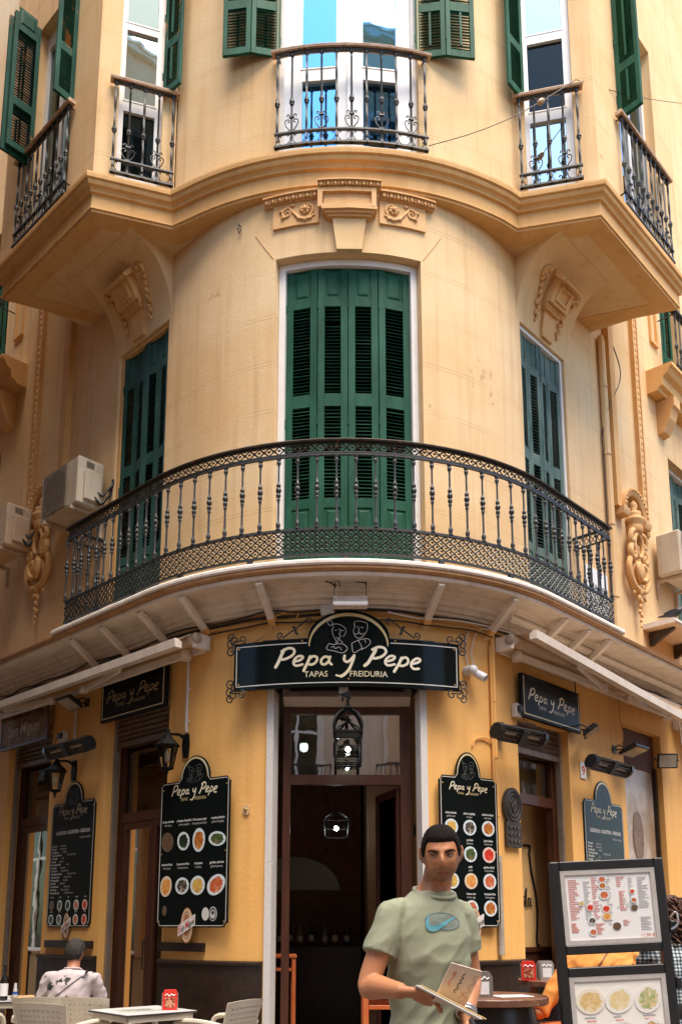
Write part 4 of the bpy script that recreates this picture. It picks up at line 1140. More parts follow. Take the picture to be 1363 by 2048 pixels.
def side_door(p0, p1, ztop, ztr, leaves, gm, d=-.22, wm=WOOD, shutter=True, z0=0.0, panel=0.35):
    fn, L = flatfn(p0+.02, p1-.02, d); zt = ztop-(.28 if shutter else .02)
    mb = MB(); w = .085
    fbox(mb, fn, 0, w, -.04, .04, 0, zt); fbox(mb, fn, L-w, L, -.04, .04, 0, zt)
    fbox(mb, fn, w, L-w, -.04, .038, ztr-.05, ztr+.06); fbox(mb, fn, w, L-w, -.04, .036, zt-.07, zt)
    fr_ = part(mb, 'door_frame', wm)
    mb = MB(); mb.add([fn(w, 0, ztr+.06), fn(L-w, 0, ztr+.06), fn(L-w, 0, zt-.07), fn(w, 0, zt-.07)], [(0,1,2,3)]); part(mb, 'pane', gm, parent=fr_)
    for (a, b) in leaves:
        a, b = w+(L-2*w)*a, w+(L-2*w)*b; q = .07
        mb = MB(); fbox(mb, fn, a+.003, a+q, -.03, .03, .02, ztr-.052); fbox(mb, fn, b-q, b-.003, -.03, .03, .02, ztr-.052)
        fbox(mb, fn, a+q, b-q, -.03, .028, .02, panel); fbox(mb, fn, a+q, b-q, -.03, .028, ztr-.13, ztr-.052)
        o = part(mb, 'door_leaf', wm)
        mb = MB(); mb.add([fn(a+q, 0, panel), fn(b-q, 0, panel), fn(b-q, 0, ztr-.13), fn(a+q, 0, ztr-.13)], [(0,1,2,3)]); part(mb, 'pane', gm, parent=o)
        mb = MB(); i0 = 0; mb.tube([fn(b-.04, .03, .95), fn(b-.04, .075, .95), fn(b-.04, .075, 1.25), fn(b-.04, .03, 1.25)], .010, 6); part(mb, 'handle', IRON, parent=o)
    if shutter:
        mb = MB()
        n = 5
        rows = []
        for i in range(n*4+1):
            z = ztop-.30+.30*i/(n*4); e = .10+.012*math.cos(i*PI/2)
            rows.append([fn(-.01, e, z), fn(L+.01, e, z)])
        mb.grid(rows); ro = part(mb, 'roller_shutter', mat('grimy_shutter', (.12, .08, .06), .45, (.20, .14, .10), 14, .4, 40, metal=.3), 'auto')
        mb = MB(); fbox(mb, fn, -.01, L+.01, .085, .125, ztop-.36, ztop-.30); part(mb, 'bottom_bar', mat('grimy_shutter', (0, 0, 0)), parent=ro)
        mb = MB()
        for a in (-.018, L-.022): fbox(mb, fn, a, a+.04, .07, .13, 0, ztop-.02)
        part(mb, 'guide_rail', mat('grey_guide', (.30, .26, .23), .45, (.38, .33, .29), 6, metal=.5))
    return fn, L
glL = glass('amber_glass', (.62, .5, .36), .08, (1.0, .82, .62))  # warm tone of the reflections put into the pane colour
side_door(-3.32, -2.12, 3.80, 2.62, [(0, .60), (.60, 1.0)], glL)
side_door(-5.72, -4.58, 3.85, 2.75, [(0, 1.0)], glL)
fR, LR = side_door(2.05, 3.12, 3.62, 2.78, [], GLASS)
# right door: open leaf and a yellow inner wall with a bottle outline painted on it
mb = MB(); mb.add([fR(.0, -.30, 0), fR(LR+1.0, -.30, 0), fR(LR+1.0, -.30, 3.4), fR(.0, -.30, 3.4)], [(0,1,2,3)]); iw = part(mb, 'inner_yellow_wall', mat('inner_yellow', (.74, .46, .18), .8, (.78, .50, .22), 2, .2, 30))
mb = MB(); fbox(mb, fR, .0, LR+1.0, -.299, -.28, 0, 1.12); part(mb, 'inner_dado', WOOD)
mb = MB(); fbox(mb, fR, .0, LR+1.0, -.299, -.255, 1.12, 1.17); part(mb, 'inner_dado_cap', WOOD)
fR2 = fR
def inner(x, z): return fR(x, -.285, z)
mb = MB()
bot = [(.56, 2.32), (.68, 2.32), (.685, 2.26), (.675, 2.24), (.70, 2.05), (.76, 1.85), (.79, 1.72), (.80, 1.55), (.785, 1.38), (.77, 1.25), (.795, 1.10), (.81, .93)]
mb.tube(spline([inner(x+.27, z) for x, z in bot], 5), .014, 6)
mb.tube(spline([inner(1.08, .93+.27), inner(1.04, .88+.27), inner(.70, .86+.27)], 4), .014, 6)
part(mb, 'painted_bottle_outline', PLASTB)
mb = MB()   # end of a script word
for pts in ([(.33,1.66),(.37,1.70),(.40,1.66),(.37,1.60),(.33,1.64),(.36,1.72),(.42,1.74)], [(.43,1.62),(.46,1.82),(.44,1.80),(.43,1.64),(.47,1.62)], [(.53,1.70),(.49,1.72),(.48,1.64),(.52,1.64),(.54,1.72),(.54,1.64),(.57,1.63)]):
    mb.tube(spline([inner(x+.40, z) for x, z in pts], 5), .007, 5)
part(mb, 'painted_lettering', PLASTB)
# far right opening: poster window with brown blind
fn, L = flatfn(4.52, 5.60, -.10)
mb = MB(); fbox(mb, fn, 0, L, -.04, .0, 3.45, 3.95); part(mb, 'blind', mat('brown_blind', (.10, .035, .02), .7))
mb = MB(); fbox(mb, fn, 0, L, -.04, -.02, .6, 3.45); po = part(mb, 'poster_window', mat('sepia_print', (.40, .27, .17), .35, (.62, .52, .44), 2.4, detail=3, lo=.4, hi=.62))
mb = MB()   # printed waiter figure, sepia
mb.prism([(.30, 1.0), (.78, 1.0), (.80, 1.6), (.74, 2.05), (.62, 2.22), (.50, 2.25), (.36, 2.12), (.28, 1.7)], 0, .004); mb.disc(.52, 2.55, .15, 0, 20, .33)
mb.map(lambda v: fn(v.x, -.012+v.y, v.z)); part(mb, 'printed_figure', mat('sepia_dark', (.16, .09, .06), .5, (.30, .19, .13), 9), parent=po)
mb = MB(); fbox(mb, fn, L-.05, L, -.04, .03, 0, 3.5); part(mb, 'window_frame', WOODB)

# ================================================================== lettering of the sign
LOGO = [  # strokes in the sign's own millimetre grid (x right, y down), width
    ([(352,266),(338,292),(322,330),(306,358)], 17), ([(338,274),(372,259),(400,264),(406,284),(388,304),(352,318),(336,316)], 14),
    ([(404,334),(438,326),(452,310),(432,304),(410,318),(402,340),(416,356),(450,350)], 13),
    ([(490,308),(478,338),(456,384)], 15), ([(484,322),(506,308),(526,316),(520,340),(496,353),(474,345)], 13),
    ([(590,317),(566,312),(548,330),(551,350),(570,352),(590,332)], 13), ([(594,312),(588,338),(602,354)], 13),
    ([(670,308),(667,330),(684,341),(704,326),(718,308)], 14), ([(719,306),(712,334),(690,384),(656,416),(626,412)], [14,14,15,16,10]),
    ([(832,274),(812,310),(792,344),(774,360)], 17), ([(814,273),(846,258),(876,263),(885,285),(864,308),(830,320),(808,318)], 14),
    ([(882,336),(918,326),(932,310),(912,304),(888,320),(881,342),(896,356),(930,349)], 13),
    ([(968,312),(955,342),(928,388)], 15), ([(960,325),(984,309),(1002,318),(998,342),(970,356),(950,349)], 13),
    ([(1020,343),(1056,332),(1069,317),(1050,311),(1026,328),(1018,350),(1032,368),(1060,366)], 13)]
FACES = [
    [(600,118),(585,112),(582,130),(592,142),(606,136),(604,120)], [(600,142),(620,134),(650,140),(672,158),(676,182),(662,204)], [(612,146),(604,170),(612,200),(626,228),(622,246)],
    [(640,160),(648,176),(640,190),(650,200),(642,212),(648,226),(660,236)], [(618,170),(630,168)], [(650,168),(664,172)], [(588,240),(610,246),(636,242),(664,246),(684,268),(660,292),(618,282),(576,270),(588,240)], [(600,262),(612,256),(622,268),(640,260),(654,276)], [(628,206),(636,218),(632,236)],
    [(722,150),(720,128),(738,118),(764,122),(786,130),(788,160),(776,190)], [(724,140),(716,170),(722,196),(738,212),(760,206),(774,190)], [(732,152),(744,150)], [(754,152),(768,154)], [(746,158),(742,178),(750,180)], [(716,184),(730,190),(744,184),(758,190),(770,184)], [(706,240),(744,222),(790,214),(804,236),(780,262),(752,272),(716,290),(706,240)], [(740,224),(756,252),(762,276)], [(774,218),(780,236)]]
def logo(mb_l, mb_f, mb_t, fx, thick=.85):
    """draw the name, the two line portraits and the small line with fx(x, y, layer) -> x,z,y"""
    def stroke(mb, pts, w, lay):
        i0 = len(mb.v); q = spline([(x, -y, 0) for x, y in pts], 5)
        ws = w if not isinstance(w, list) else [w[min(len(w)-1, int(i*len(w)/len(q)))] for i in range(len(q))]
        mb.ribbon([(v.x, v.y) for v in q], ws); mb.map(lambda v: fx(v.x, -v.z, lay-v.y*1), i0)
    if mb_l is not None:
        for pts, w in LOGO: stroke(mb_l, pts, w, 3)
    if mb_f is not None:
        for pts in FACES: stroke(mb_f, pts, 2.6, 2)
    if mb_t is not None:
        for s, x, al in (('TAPAS', 458, 'LEFT'), ('FREIDURIA', 694, 'LEFT')):
            i0 = len(mb_t.v); put_text(mb_t, s, 0, 0, 44, align=al, width=.98 if s == 'TAPAS' else .94); mb_t.map(lambda v: fx(x+v.x, 419-v.z, 2), i0)

# main curved sign over the door: panel on an arc of its own
SR = 3.3; SCY = W(0, .17, 0).y + SR
def SG(x, z, e=0.0):
    """x along the sign in metres, e outwards"""
    t = x/SR
    return V((CX+.01+(SR+e)*math.sin(t), SCY-(SR+e)*math.cos(t), z))
U = 2.28/1220     # metres per grid unit
def sx(x): return (x-680)*U
def sz(y): return 3.69 + (470-y)*U
sign = thing('name_sign', 'long curved black name sign with domed top over the corner door', 'sign', T(CX, SCY-SR, 3.7))
SI = sign.matrix_world.inverted()
def spart(mb, name, m, parent=None, smooth=False):
    o = mb.build(name, m, None, None, smooth); o.parent = parent or sign; o.matrix_local = T(-CX, -(SCY-SR), -3.7) if parent is None else Matrix()
    return o
def outline(dx=0):
    out = []
    for i in range(13): out.append((70+dx+(1290-2*dx-70)*i/12, 468-dx))
    out += [(1290-dx, 468-dx), (1290-dx, 214+dx)]
    for i in range(1, 5): out.append((1290-dx+(905-1290+dx)*i/4, 214+dx))
    for i in range(1, 24):
        t = PI*i/24; out.append((692+(212-dx*1.0)*math.cos(t), 205-(143-dx)*math.sin(t)))
    for i in range(0, 5): out.append((480+(70+dx-480)*i/4, 214+dx))
    return out
# board built as vertical strips so that it follows the curve
def ytop(x):
    q = 1-((x-692)/214)**2
    return 206-146*math.sqrt(q) if q > 0 else 212
mb = MB(); xs_ = sorted(set([70+(1290-70)*i/40 for i in range(41)] + [692+214*math.sin(PI*(i/30-.5)) for i in range(31)]))
fr_, bk_ = [], []
rows = [[SG(sx(x), sz(472), e) for x in xs_] for e in (.0,)] 
rows = [[SG(sx(x), sz(472), -.03) for x in xs_], [SG(sx(x), sz(472), 0) for x in xs_], [SG(sx(x), sz(340), 0) for x in xs_], [SG(sx(x), sz(212 if ytop(x) >= 212 else 212), 0) for x in xs_], [SG(sx(x), sz(ytop(x)), 0) for x in xs_], [SG(sx(x), sz(ytop(x)), -.03) for x in xs_], [SG(sx(x), sz(472), -.03) for x in xs_]]
mb.grid(rows)
for k in (0, -1): mb.add([rows[0][k], rows[1][k], rows[4][k], rows[5][k]], [(0,1,2,3)])
bd = spart(mb, 'board', BOARD, smooth='auto')
mb = MB()
def sline(pts, w, m=mb):
    i0 = len(m.v); m.ribbon([(x, -y) for x, y in pts], w); m.map(lambda v: SG(sx(v.x), sz(-v.z), .004), i0)
def seg(a, b, n=20): return [(a[0]+(b[0]-a[0])*i/n, a[1]+(b[1]-a[1])*i/n) for i in range(n+1)]
sline(seg((86, 450), (1275, 450), 40), 5); sline(seg((86, 450), (86, 234)), 5); sline(seg((1275, 450), (1275, 234)), 5); sline(seg((86, 234), (470, 234)), 5); sline(seg((912, 234), (1275, 234)), 5)
spart(mb, 'border', SILVER)
mb = MB(); pts = [(690+206*math.cos(PI*i/36), 250-168*math.sin(PI*i/36)) for i in range(37)]
ws = [5+13*math.sin(PI*i/36)**.7 for i in range(37)]; sline(pts, ws, mb); spart(mb, 'dome_line', GOLD)
ml, mf, mt = MB(), MB(), MB(); logo(ml, mf, mt, lambda x, y, l: SG(sx(x), sz(y), .003+.001*l))
spart(ml, 'lettering', CREAM); spart(mf, 'portrait_drawing', SILVER); spart(mt, 'small_lettering', CREAM)
mb = MB()
for x, y in ((100, 245), (1262, 245), (100, 440), (1262, 440), (447, 222), (935, 222), (690, 432)):
    i0 = len(mb.v); mb.lathe([(.010, 0), (.010, .005), (.006, .009)], 8, M=RX(PI/2)); mb.map(lambda v: SG(sx(x)+v.x, sz(y)+v.z, .003-v.y), i0)
spart(mb, 'bolt', BRASS)
# scrolls at the corners and along the top
def scroll_pts(cx, cz, r, s, up): return [(cx+s*(r*(1-i/16)+.008)*math.cos(t*up), cz+(r*(1-i/16)+.008)*math.sin(t*up)) for i, t in [(i, -PI*.5+2.4*PI*i/16) for i in range(17)]]
for (x, y, s, u) in ((70, 214, -1, 1), (1290, 214, 1, 1), (70, 468, -1, -1), (1290, 468, 1, -1)):
    mb = MB(); bx_, bz_ = sx(x), sz(y)
    for (ox, oz, r, ss, uu) in ((s*.035, u*.005-.0, .045, s, -u), (s*.035, u*.085, .038, s, u), (-s*.005, u*.045, .04, s, u), (-s*.085, u*.045, .038, -s, u), (s*.035, -u*.075, .042, s, -u)):
        q = [SG(bx_+a, bz_+b, .0) for a, b in scroll_pts(ox, oz, r, ss, uu)]
        mb.tube(q, .0075, 5)
    mb.tube([SG(bx_, bz_-u*.1, 0), SG(bx_+s*.03, bz_+u*.02, 0), SG(bx_-s*.06, bz_+u*.03, 0)], .008, 5)
    spart(mb, 'scroll_bracket', IRON)
for s in (-1, 1):
    mb = MB(); a = [(s*.17*2.28, sz(150)), (s*.52, sz(196)), (s*.70, sz(210))]
    mb.tube([SG(.02+s*.40, sz(120)+.04, -.01), SG(.02+s*.52, sz(160)+.02, -.01), SG(.02+s*.66, sz(205)+.01, -.01)] , .008, 5)
    mb.tube([SG(.02+s*.66+s*v_[0], sz(200)+.02+v_[1], -.01) for v_ in scroll_pts(.02, .012, .03, 1, 1)], .007, 5)
    mb.tube([SG(.02+s*.40+s*v_[0], sz(120)+.01+v_[1], -.01) for v_ in scroll_pts(0, .012, .03, -1, 1)], .007, 5)
    for k in range(3): mb.tube([SG(.02+s*(.505+.012*k), sz(165)+.03*k-.03, -.01), SG(.02+s*(.53+.012*k), sz(165)+.03*k-.01, -.01)], .014, 6)
    mb.tube([SG(s*.86+.02, sz(212)+.008, -.012), SG(s*.38+.02, sz(212)+.008, -.012)], .007, 5)
    spart(mb, 'top_scroll', IRON)

# ---- flat name signs over the side doors
def flat_sign(p, d, z0, w, h, label, lm=CREAM, tilt=0, g='flat name signs above the side doors'):
    M = WF(p, d, z0) @ RX(rad(tilt)); t = thing('name_sign', label, 'sign', M, g)
    mb = MB(); mb.bbox(-w/2, w/2, 0, .05, 0, h, .006); mb.build('board', BOARDM, t)
    mb = MB(); q = .03
    for (a, b, c, e) in ((-w/2+q, w/2-q, q, q+.012), (-w/2+q, -w/2+q+.012, q+.012, h-q), (w/2-q-.012, w/2-q, q+.012, h-q)): mb.box(a, b, -.003, -.0005, c, e)
    mb.build('border', GOLD, t)
    k = w*.80/770; fx = lambda x, y, l: V(((x-690)*k, -.001-.0006*l, h*.5+(335-y)*k))
    ml, mt = MB(), MB(); logo(ml, None, mt, fx); ml.build('lettering', lm, t); mt.build('small_lettering', lm, t)
    return t
flat_sign(-2.70, .10, 3.72, 1.26, .50, 'dim black name sign above the left side door', mat('dark_gold_print', (.30, .21, .10), .4, (.42, .31, .16), 4))  # lettering in a darker gold than on the other signs
flat_sign(2.63, .10, 3.60, 1.24, .48, 'black name sign above the right side door, under the awning arm')
# beer sign in frosted glass on the left wall
M = WF(-5.18, .09, 3.72); t = thing('beer_sign', 'brown translucent beer sign above the far left shop door', 'sign', M)
mb = MB(); mb.bbox(-.63, .63, 0, .06, 0, .46, .006); mb.build('panel', mat('amber_print', (.12, .055, .025), .15, (.34, .22, .12), 3.2, detail=2), t)
mb = MB(); put_text(mb, 'San Miguel', 0, .16, .21, y=-.003, shear=.15, bold=.01, width=.95); mb.build('lettering', mat('pale_gold', (.55, .36, .17), .4), t)
mb = MB(); mb.ring([(-.63, 0), (.63, 0), (.63, .46), (-.63, .46)], [(-.60, .03), (.60, .03), (.60, .43), (-.60, .43)], -.008, .0); mb.build('frame', WOOD, t)

# ================================================================== menu boards
def dish_mat(i, a, b, c, rim=(.62, .70, .74)):
    key = 'dish_print_%d' % i
    if key in MATS: return MATS[key]
    m = bpy.data.materials.new(key); MATS[key] = m; n, l, bs = nodes_of(m)
    tc = n.new('ShaderNodeTexCoord'); ln = n.new('ShaderNodeVectorMath'); ln.operation = 'LENGTH'; l.new(tc.outputs['Object'], ln.inputs[0])
    vo = n.new('ShaderNodeTexVoronoi'); vo.inputs['Scale'].default_value = 4.5; l.new(tc.outputs['Object'], vo.inputs['Vector'])
    rp = n.new('ShaderNodeValToRGB'); sp = n.new('ShaderNodeSeparateColor'); l.new(vo.outputs['Color'], sp.inputs[0]); l.new(sp.outputs[0], rp.inputs[0])
    rp.color_ramp.elements[0].color = rgb(a); rp.color_ramp.elements[1].color = rgb(b); e = rp.color_ramp.elements.new(.5); e.color = rgb(c)
    nz = n.new('ShaderNodeTexNoise'); nz.inputs['Scale'].default_value = 3; l.new(tc.outputs['Object'], nz.inputs['Vector'])
    ad = n.new('ShaderNodeMath'); ad.operation = 'MULTIPLY_ADD'; ad.inputs[1].default_value = .5; l.new(nz.outputs[0], ad.inputs[0]); l.new(ln.outputs['Value'], ad.inputs[2])
    gt = n.new('ShaderNodeMath'); gt.operation = 'GREATER_THAN'; gt.inputs[1].default_value = .98; l.new(ad.outputs[0], gt.inputs[0])
    mx = n.new('ShaderNodeMixRGB'); l.new(gt.outputs[0], mx.inputs[0]); l.new(rp.outputs[0], mx.inputs[1]); mx.inputs[2].default_value = rgb(rim)
    l.new(mx.outputs[0], bs.inputs['Base Color']); bs.inputs['Roughness'].default_value = .35
    return m
DISH = [dish_mat(0, (.10,.05,.025), (.06,.04,.02), (.16,.09,.05), (.12,.09,.07)), dish_mat(1, (.012,.03,.015), (.03,.07,.02), (.006,.012,.01)), dish_mat(2, (.60,.16,.03), (.55,.30,.05), (.30,.08,.02)), dish_mat(3, (.02,.06,.015), (.25,.16,.08), (.05,.10,.03)),
        dish_mat(4, (.65,.22,.04), (.55,.14,.03), (.70,.38,.10), (.66,.55,.42)), dish_mat(5, (.10,.07,.05), (.45,.40,.32), (.03,.025,.02)), dish_mat(6, (.58,.34,.06), (.40,.20,.04), (.66,.46,.12)), dish_mat(7, (.62,.16,.06), (.70,.30,.16), (.45,.08,.03)),
        dish_mat(8, (.60,.04,.02), (.70,.10,.06), (.5,.02,.01), (.7,.55,.5))]
UDISC = MB().lathe([(1.0, 0), (1.0, .02)], 20, M=RX(PI/2)).mesh('dish_picture', DISH[0])
UDISCS = {}
def dish(t, i, x, z, rx, rz, y=-.004, rot=0.0, name='dish_picture'):
    if i not in UDISCS: m = UDISC.copy(); m.materials[0] = DISH[i]; UDISCS[i] = m
    return link(name, UDISCS[i], t, T(x, y, z) @ RY(-rot) @ Matrix.Diagonal((rx, .12, rz, 1)))
def beer_badge(t, x, z, s):
    mb = MB(); mb.disc(x, z, .085*s, -.012, 28, .175*s); mb.build('badge_oval', mat('badge_brown', (.30, .10, .04), .4, (.42, .20, .08), 12), t)
    mb = MB(); q = [(x+.078*s*math.cos(2*PI*i/28), z+.162*s*math.sin(2*PI*i/28)) for i in range(28)]; q2 = [(x+.066*s*math.cos(2*PI*i/28), z+.140*s*math.sin(2*PI*i/28)) for i in range(28)]
    q3 = [(x+.058*s*math.cos(2*PI*i/28), z+.125*s*math.sin(2*PI*i/28)) for i in range(28)]; q4 = [(x+.052*s*math.cos(2*PI*i/28), z+.113*s*math.sin(2*PI*i/28)) for i in range(28)]
    mb.ring(q, q2, -.0145, -.0125); mb.ring(q3, q4, -.0145, -.0125); mb.build('badge_ring', mat('badge_cream', (.62, .50, .36), .4), t)
    a = rad(26); c, n_ = math.cos(a), math.sin(a)
    R_ = lambda u, v: (x+u*c-v*n_*0, z+u*n_*1.0+v)
    mb = MB(); mb.prism([R_(-.125*s, -.055*s), R_(.125*s, -.055*s), R_(.125*s, .055*s), R_(-.125*s, .055*s)], -.022, -.012); mb.build('badge_banner', mat('banner_white', (.66, .62, .60), .4), t)
    mb = MB(); mr_ = MB()
    for s_, u, mm, sz_ in (('S', -.115, mr_, .115), ('an', -.072, mb, .085), ('M', -.012, mr_, .10), ('iguel', .036, mb, .080)):
        i0 = len(mm.v); put_text(mm, s_, 0, 0, sz_*s, align='LEFT', bold=.012, width=.62); mm.map(lambda v: V((R_(u*s+v.x, -.032*s+v.z)[0], -.0235, R_(u*s+v.x, -.032*s+v.z)[1])), i0)
    mb.build('badge_lettering', mat('badge_black', (.02, .015, .015), .4), t); mr_.build('badge_initials', REDP, t)
def menu_board(p, d, w, label, kind, h=1.48, z0=1.39, bm=None, lm=None, tm=None):
    M = WF(p, d, z0); t = thing('menu_board', label, 'menu board', M, 'domed black menu boards on the street walls')
    n_ = .045; dr = w*.215; pts = []
    def outl(e):
        q = [(-w/2+n_, e), (w/2-n_, e)] + [(w/2-n_+n_*math.sin(a)*.0+n_*(1-math.cos(a)), e+n_*math.sin(a)) for a in (.3, .8, 1.2)] + [(w/2-e, n_+e), (w/2-e, h-n_)]
        q += [(w/2-n_*.5, h-n_*.8), (w/2-n_, h-e), (dr+.012, h-e)]
        q += [((dr-e)*math.cos(t_), h+.015+(.235-e)*math.sin(t_)) for t_ in [PI*i/16 for i in range(0, 17)]]
        q += [(-dr-.012, h-e), (-w/2+n_, h-e), (-w/2+n_*.5, h-n_*.8), (-w/2+e, h-n_), (-w/2+e, n_+e)] + [(-w/2+n_-n_*(1-math.cos(a)), e+n_*math.sin(a)) for a in (1.2, .8, .3)]
        return q
    mb = MB(); mb.prism(outl(0), 0, .018); mb.build('board', bm or BOARD, t)
    o1, o2 = outl(.014), outl(.021); mb = MB(); mb.ring(o1, o2, -.0022, -.0004); mb.build('border', SILVER, t)
    mb = MB(); q = [(dr*.86*math.cos(PI*i/20), h+.02+.205*math.sin(PI*i/20)) for i in range(21)]; mb.ribbon(q, [.004+.014*math.sin(PI*i/20) for i in range(21)], -.003); mb.build('dome_line', GOLD, t)
    k = w*.66/770; fx = lambda x, y, l: V(((x-690)*k, -.001-.0006*l, h-.12+(335-y)*k*1.25))
    ml, mt, mf = MB(), MB(), MB(); logo(ml, None, mt, fx); ml.build('lettering', lm or CREAM, t); mt.build('small_lettering', tm or GOLD, t)
    fx = lambda x, y, l: V(((x-690)*.00105*w/.97*.9, -.002, h+.05+(215-y)*.00105)); logo(None, mf, None, fx); mf.build('portrait_drawing', mat('dim_line', (.20, .20, .19), .4), t)
    for q in ((-w/2+.04, .06), (w/2-.04, .06), (-w/2+.04, h-.08), (w/2-.04, h-.08), (w/2-.04, h*.5), (-w/2+.04, h*.5)):
        mb = MB(); mb.lathe([(.008, 0), (.008, .004), (.004, .007)], 8, (0, 0, 0), M=T(q[0], 0, q[1]) @ RX(PI/2)); mb.build('bolt', BRASS, t)
    mp, mq = MB(), MB()
    if kind == 'dishes':
        cols = [-.36, -.13, .085, .335]
        tx = [[('almejas salteadas', 'fried clams'), ('pimientos del padrón', 'padron peppers'), ('fritura pepa y pepe', 'frying pepa and pepe'), ('rosada plancha', 'grilled kingklip')], [('calamares fritos', 'fried squid'), ('boquerones fritos', 'fried anchovies'), ('chanquetes', 'whitebait'), ('gambas plancha', 'grilled prawns')]]
        for r, (zt, zd) in enumerate(((1.06, .86), (.62, .41))):
            for c in range(4):
                put_text(mp, tx[r][c][0], cols[c]*w/.97, zt, .034, y=-.002, bold=.012, width=.72 if c < 3 else .9); put_text(mq, tx[r][c][1], cols[c]*w/.97, zt-.038, .032, y=-.002, width=.75 if c < 3 else .9)
                rx, rz, ro = [[(.085, .10, .2), (.085, .095, .3), (.085, .12, 0), (.115, .072, -.1)], [(.082, .105, -.1), (.095, .085, 0), (.098, .095, .1), (.125, .095, .5)]][r][c]
                dish(t, r*4+c, cols[c]*w/.97, zd, rx*w/.97, rz, rot=ro)
        dish(t, 0, -.37*w/.97, .165, .03, .05)
        mb = MB(); mb.disc(.20*w/.97, .13, .05, -.003, 12, .065); mb.disc(.30*w/.97, .13, .055, -.003, 18, .07); mb.build('stamp', mat('stamp_white', (.6, .6, .58), .5), t)
        mb = MB(); mb.ring([(.30*w/.97+.046*math.cos(2*PI*i/18), .13+.06*math.sin(2*PI*i/18)) for i in range(18)], [(.30*w/.97+.036*math.cos(2*PI*i/18), .13+.046*math.sin(2*PI*i/18)) for i in range(18)], -.0055, -.0035); mb.disc(.30*w/.97, .14, .018, -.004, 10); mb.build('stamp_ring', PLASTB, t)
        beer_badge(t, -.04, .02, 1.0)
    elif kind == 'dishes3':
        cols = [-.22, 0.0, .225]; nm = [[('calamar plancha', 'grilled squid'), ('pulpo a la gallega', 'octopus'), ('chuletón de buey', 'beef steak')], [('salmón plancha', 'salmon'), ('parrillada', 'barbecue'), ('jamón ibérico', 'iberian ham')], [('arroz marinero', 'seafood rice'), ('paella', 'paella'), ('gambas al pil pil', 'pil pil prawns')], [('croquetas', 'croquettes'), ('huevos rotos', 'broken eggs'), ('berenjenas fritas', 'fried eggplant')]]
        dd_ = [[6, 5, 2], [5, 3, 8], [6, 4, 7], [4, 7, 2]]
        for r in range(4):
            zt = 1.10-.262*r
            for c in range(3):
                if r == 3 and c < 1: pass
                put_text(mp, nm[r][c][0], cols[c]*w/.70, zt, .030, y=-.002, bold=.012, width=.68); put_text(mq, nm[r][c][1], cols[c]*w/.70, zt-.033, .028, y=-.002, width=.75)
                dish(t, dd_[r][c], cols[c]*w/.70, zt-.13, .078*w/.70, .078, rot=.3*c)
        beer_badge(t, .02, .02, 1.0)
    else:
        put_text(mp, 'SUGERENCIAS - SUGGESTIONS - VORSCHLAG', .02, 1.10, .060, y=-.002, bold=.012, width=.62)
        put_text(mq, 'RACIÓN   RATION', .30*w/.97, 1.03, .034, y=-.002, width=.8)
        rows_ = [('Fried prawns', 'Gambas fritas'), ('Fried squid', 'Calamares fritos'), ('Fried baby squid', 'Puntillitas'), ('"Pepa y Pepe" Selections', 'Fritura "Pepa y Pepe"'), ('Fried cuttlefish', 'Jibia'), ('Fried squid', 'Pulpo frito'), ('Fried marinated dogfish', 'Adobo'), ('Fried kingklip', 'Rosada frita'), ('Fried anchovies', 'Boquerones fritos'), ('Fried anchovies with lemon', 'Boquerones al limón'), ('Fried almonds prawns', 'Gambas rebozadas'), ('Fried tempered goby', 'Chanquetes'), ('Fried cod fish', 'Bacalao frito'), ('Fried stuffed mussels', 'Mejillones tigre'), ('Fried crab claws', 'Muslitos de Cangrejo'), ('Shrimp omelette (unit)', 'Tortilla de camarones')]
        for i, (a, b) in enumerate(rows_):
            z = .955-.0375*i
            put_text(mp, a, -.43*w/.97, z, .034, y=-.002, align='LEFT', bold=.012, width=.66)
            put_text(mq, b, (-.43+.0135*len(a)+.03)*w/.97, z, .034, y=-.002, align='LEFT', width=.66)
        for r in range(2):
            for c in range(5):
                x = (-.37+.185*c)*w/.97
                put_text(mp, ['calamares', 'adobo', 'jibia', 'gambas', 'rosada'][c], x, .345-.17*r, .026, y=-.002, width=.75)
                dish(t, [0, 3, 1, 7, 8, 1, 5, 0, 7, 8][r*5+c], x, .255-.165*r, .055, .062)
        beer_badge(t, .0, .02, .85)
    mp.build('bold_print', WPRINT, t); mq.build('fine_print', mat('grey_print', (.5, .5, .49), .5), t)
    return t
menu_board(-1.585, .075, .97, 'domed black menu board with eight dish pictures left of the corner door', 'dishes')
menu_board(-3.96, .02, .97, 'dim black suggestions menu board below the left wall heater', 'list', bm=BOARDM, lm=mat('dark_gold_print', (0, 0, 0)), tm=mat('dim_line', (0, 0, 0)))
menu_board(1.245, .055, .70, 'domed black menu board of three dish columns behind the waiter', 'dishes3')
menu_board(3.86, .02, .97, 'glossy black suggestions menu board below the right wall heater', 'list')
# iron plaque, house number, lock
M = WF(1.875, .005, 2.20); t = thing('iron_plaque', 'round topped cast iron plaque beside the right side door', 'plaque', M)
mb = MB(); q = [(-.12, 0), (.12, 0), (.12, .26)] + [(.15*math.cos(a), .42+.20*math.sin(a)) for a in [PI*(-.28+1.56*i/20) for i in range(21)]] + [(-.12, .26)]; mb.prism(q, -.035, 0); mb.build('plate', mat('cast_iron', (.035, .028, .025), .5, (.06, .05, .045), 16, .5, 50), t)
mb = MB()
for r in (.155, .115): mb.tube([(r*.8*math.cos(2*PI*i/24), -.036, .43+r*math.sin(2*PI*i/24)) for i in range(24)], .010, 6, closed=True)
mb.tube(spline([(-.05, -.036, .48), (0, -.04, .36), (.05, -.036, .50), (.0, -.04, .44), (-.03, -.036, .40)], 4), .010, 6)
for z in (.20, .13, .06): mb.tube(spline([(-.09+.03*i, -.036, z+.018*(-1)**i) for i in range(7)], 3), .008, 5)
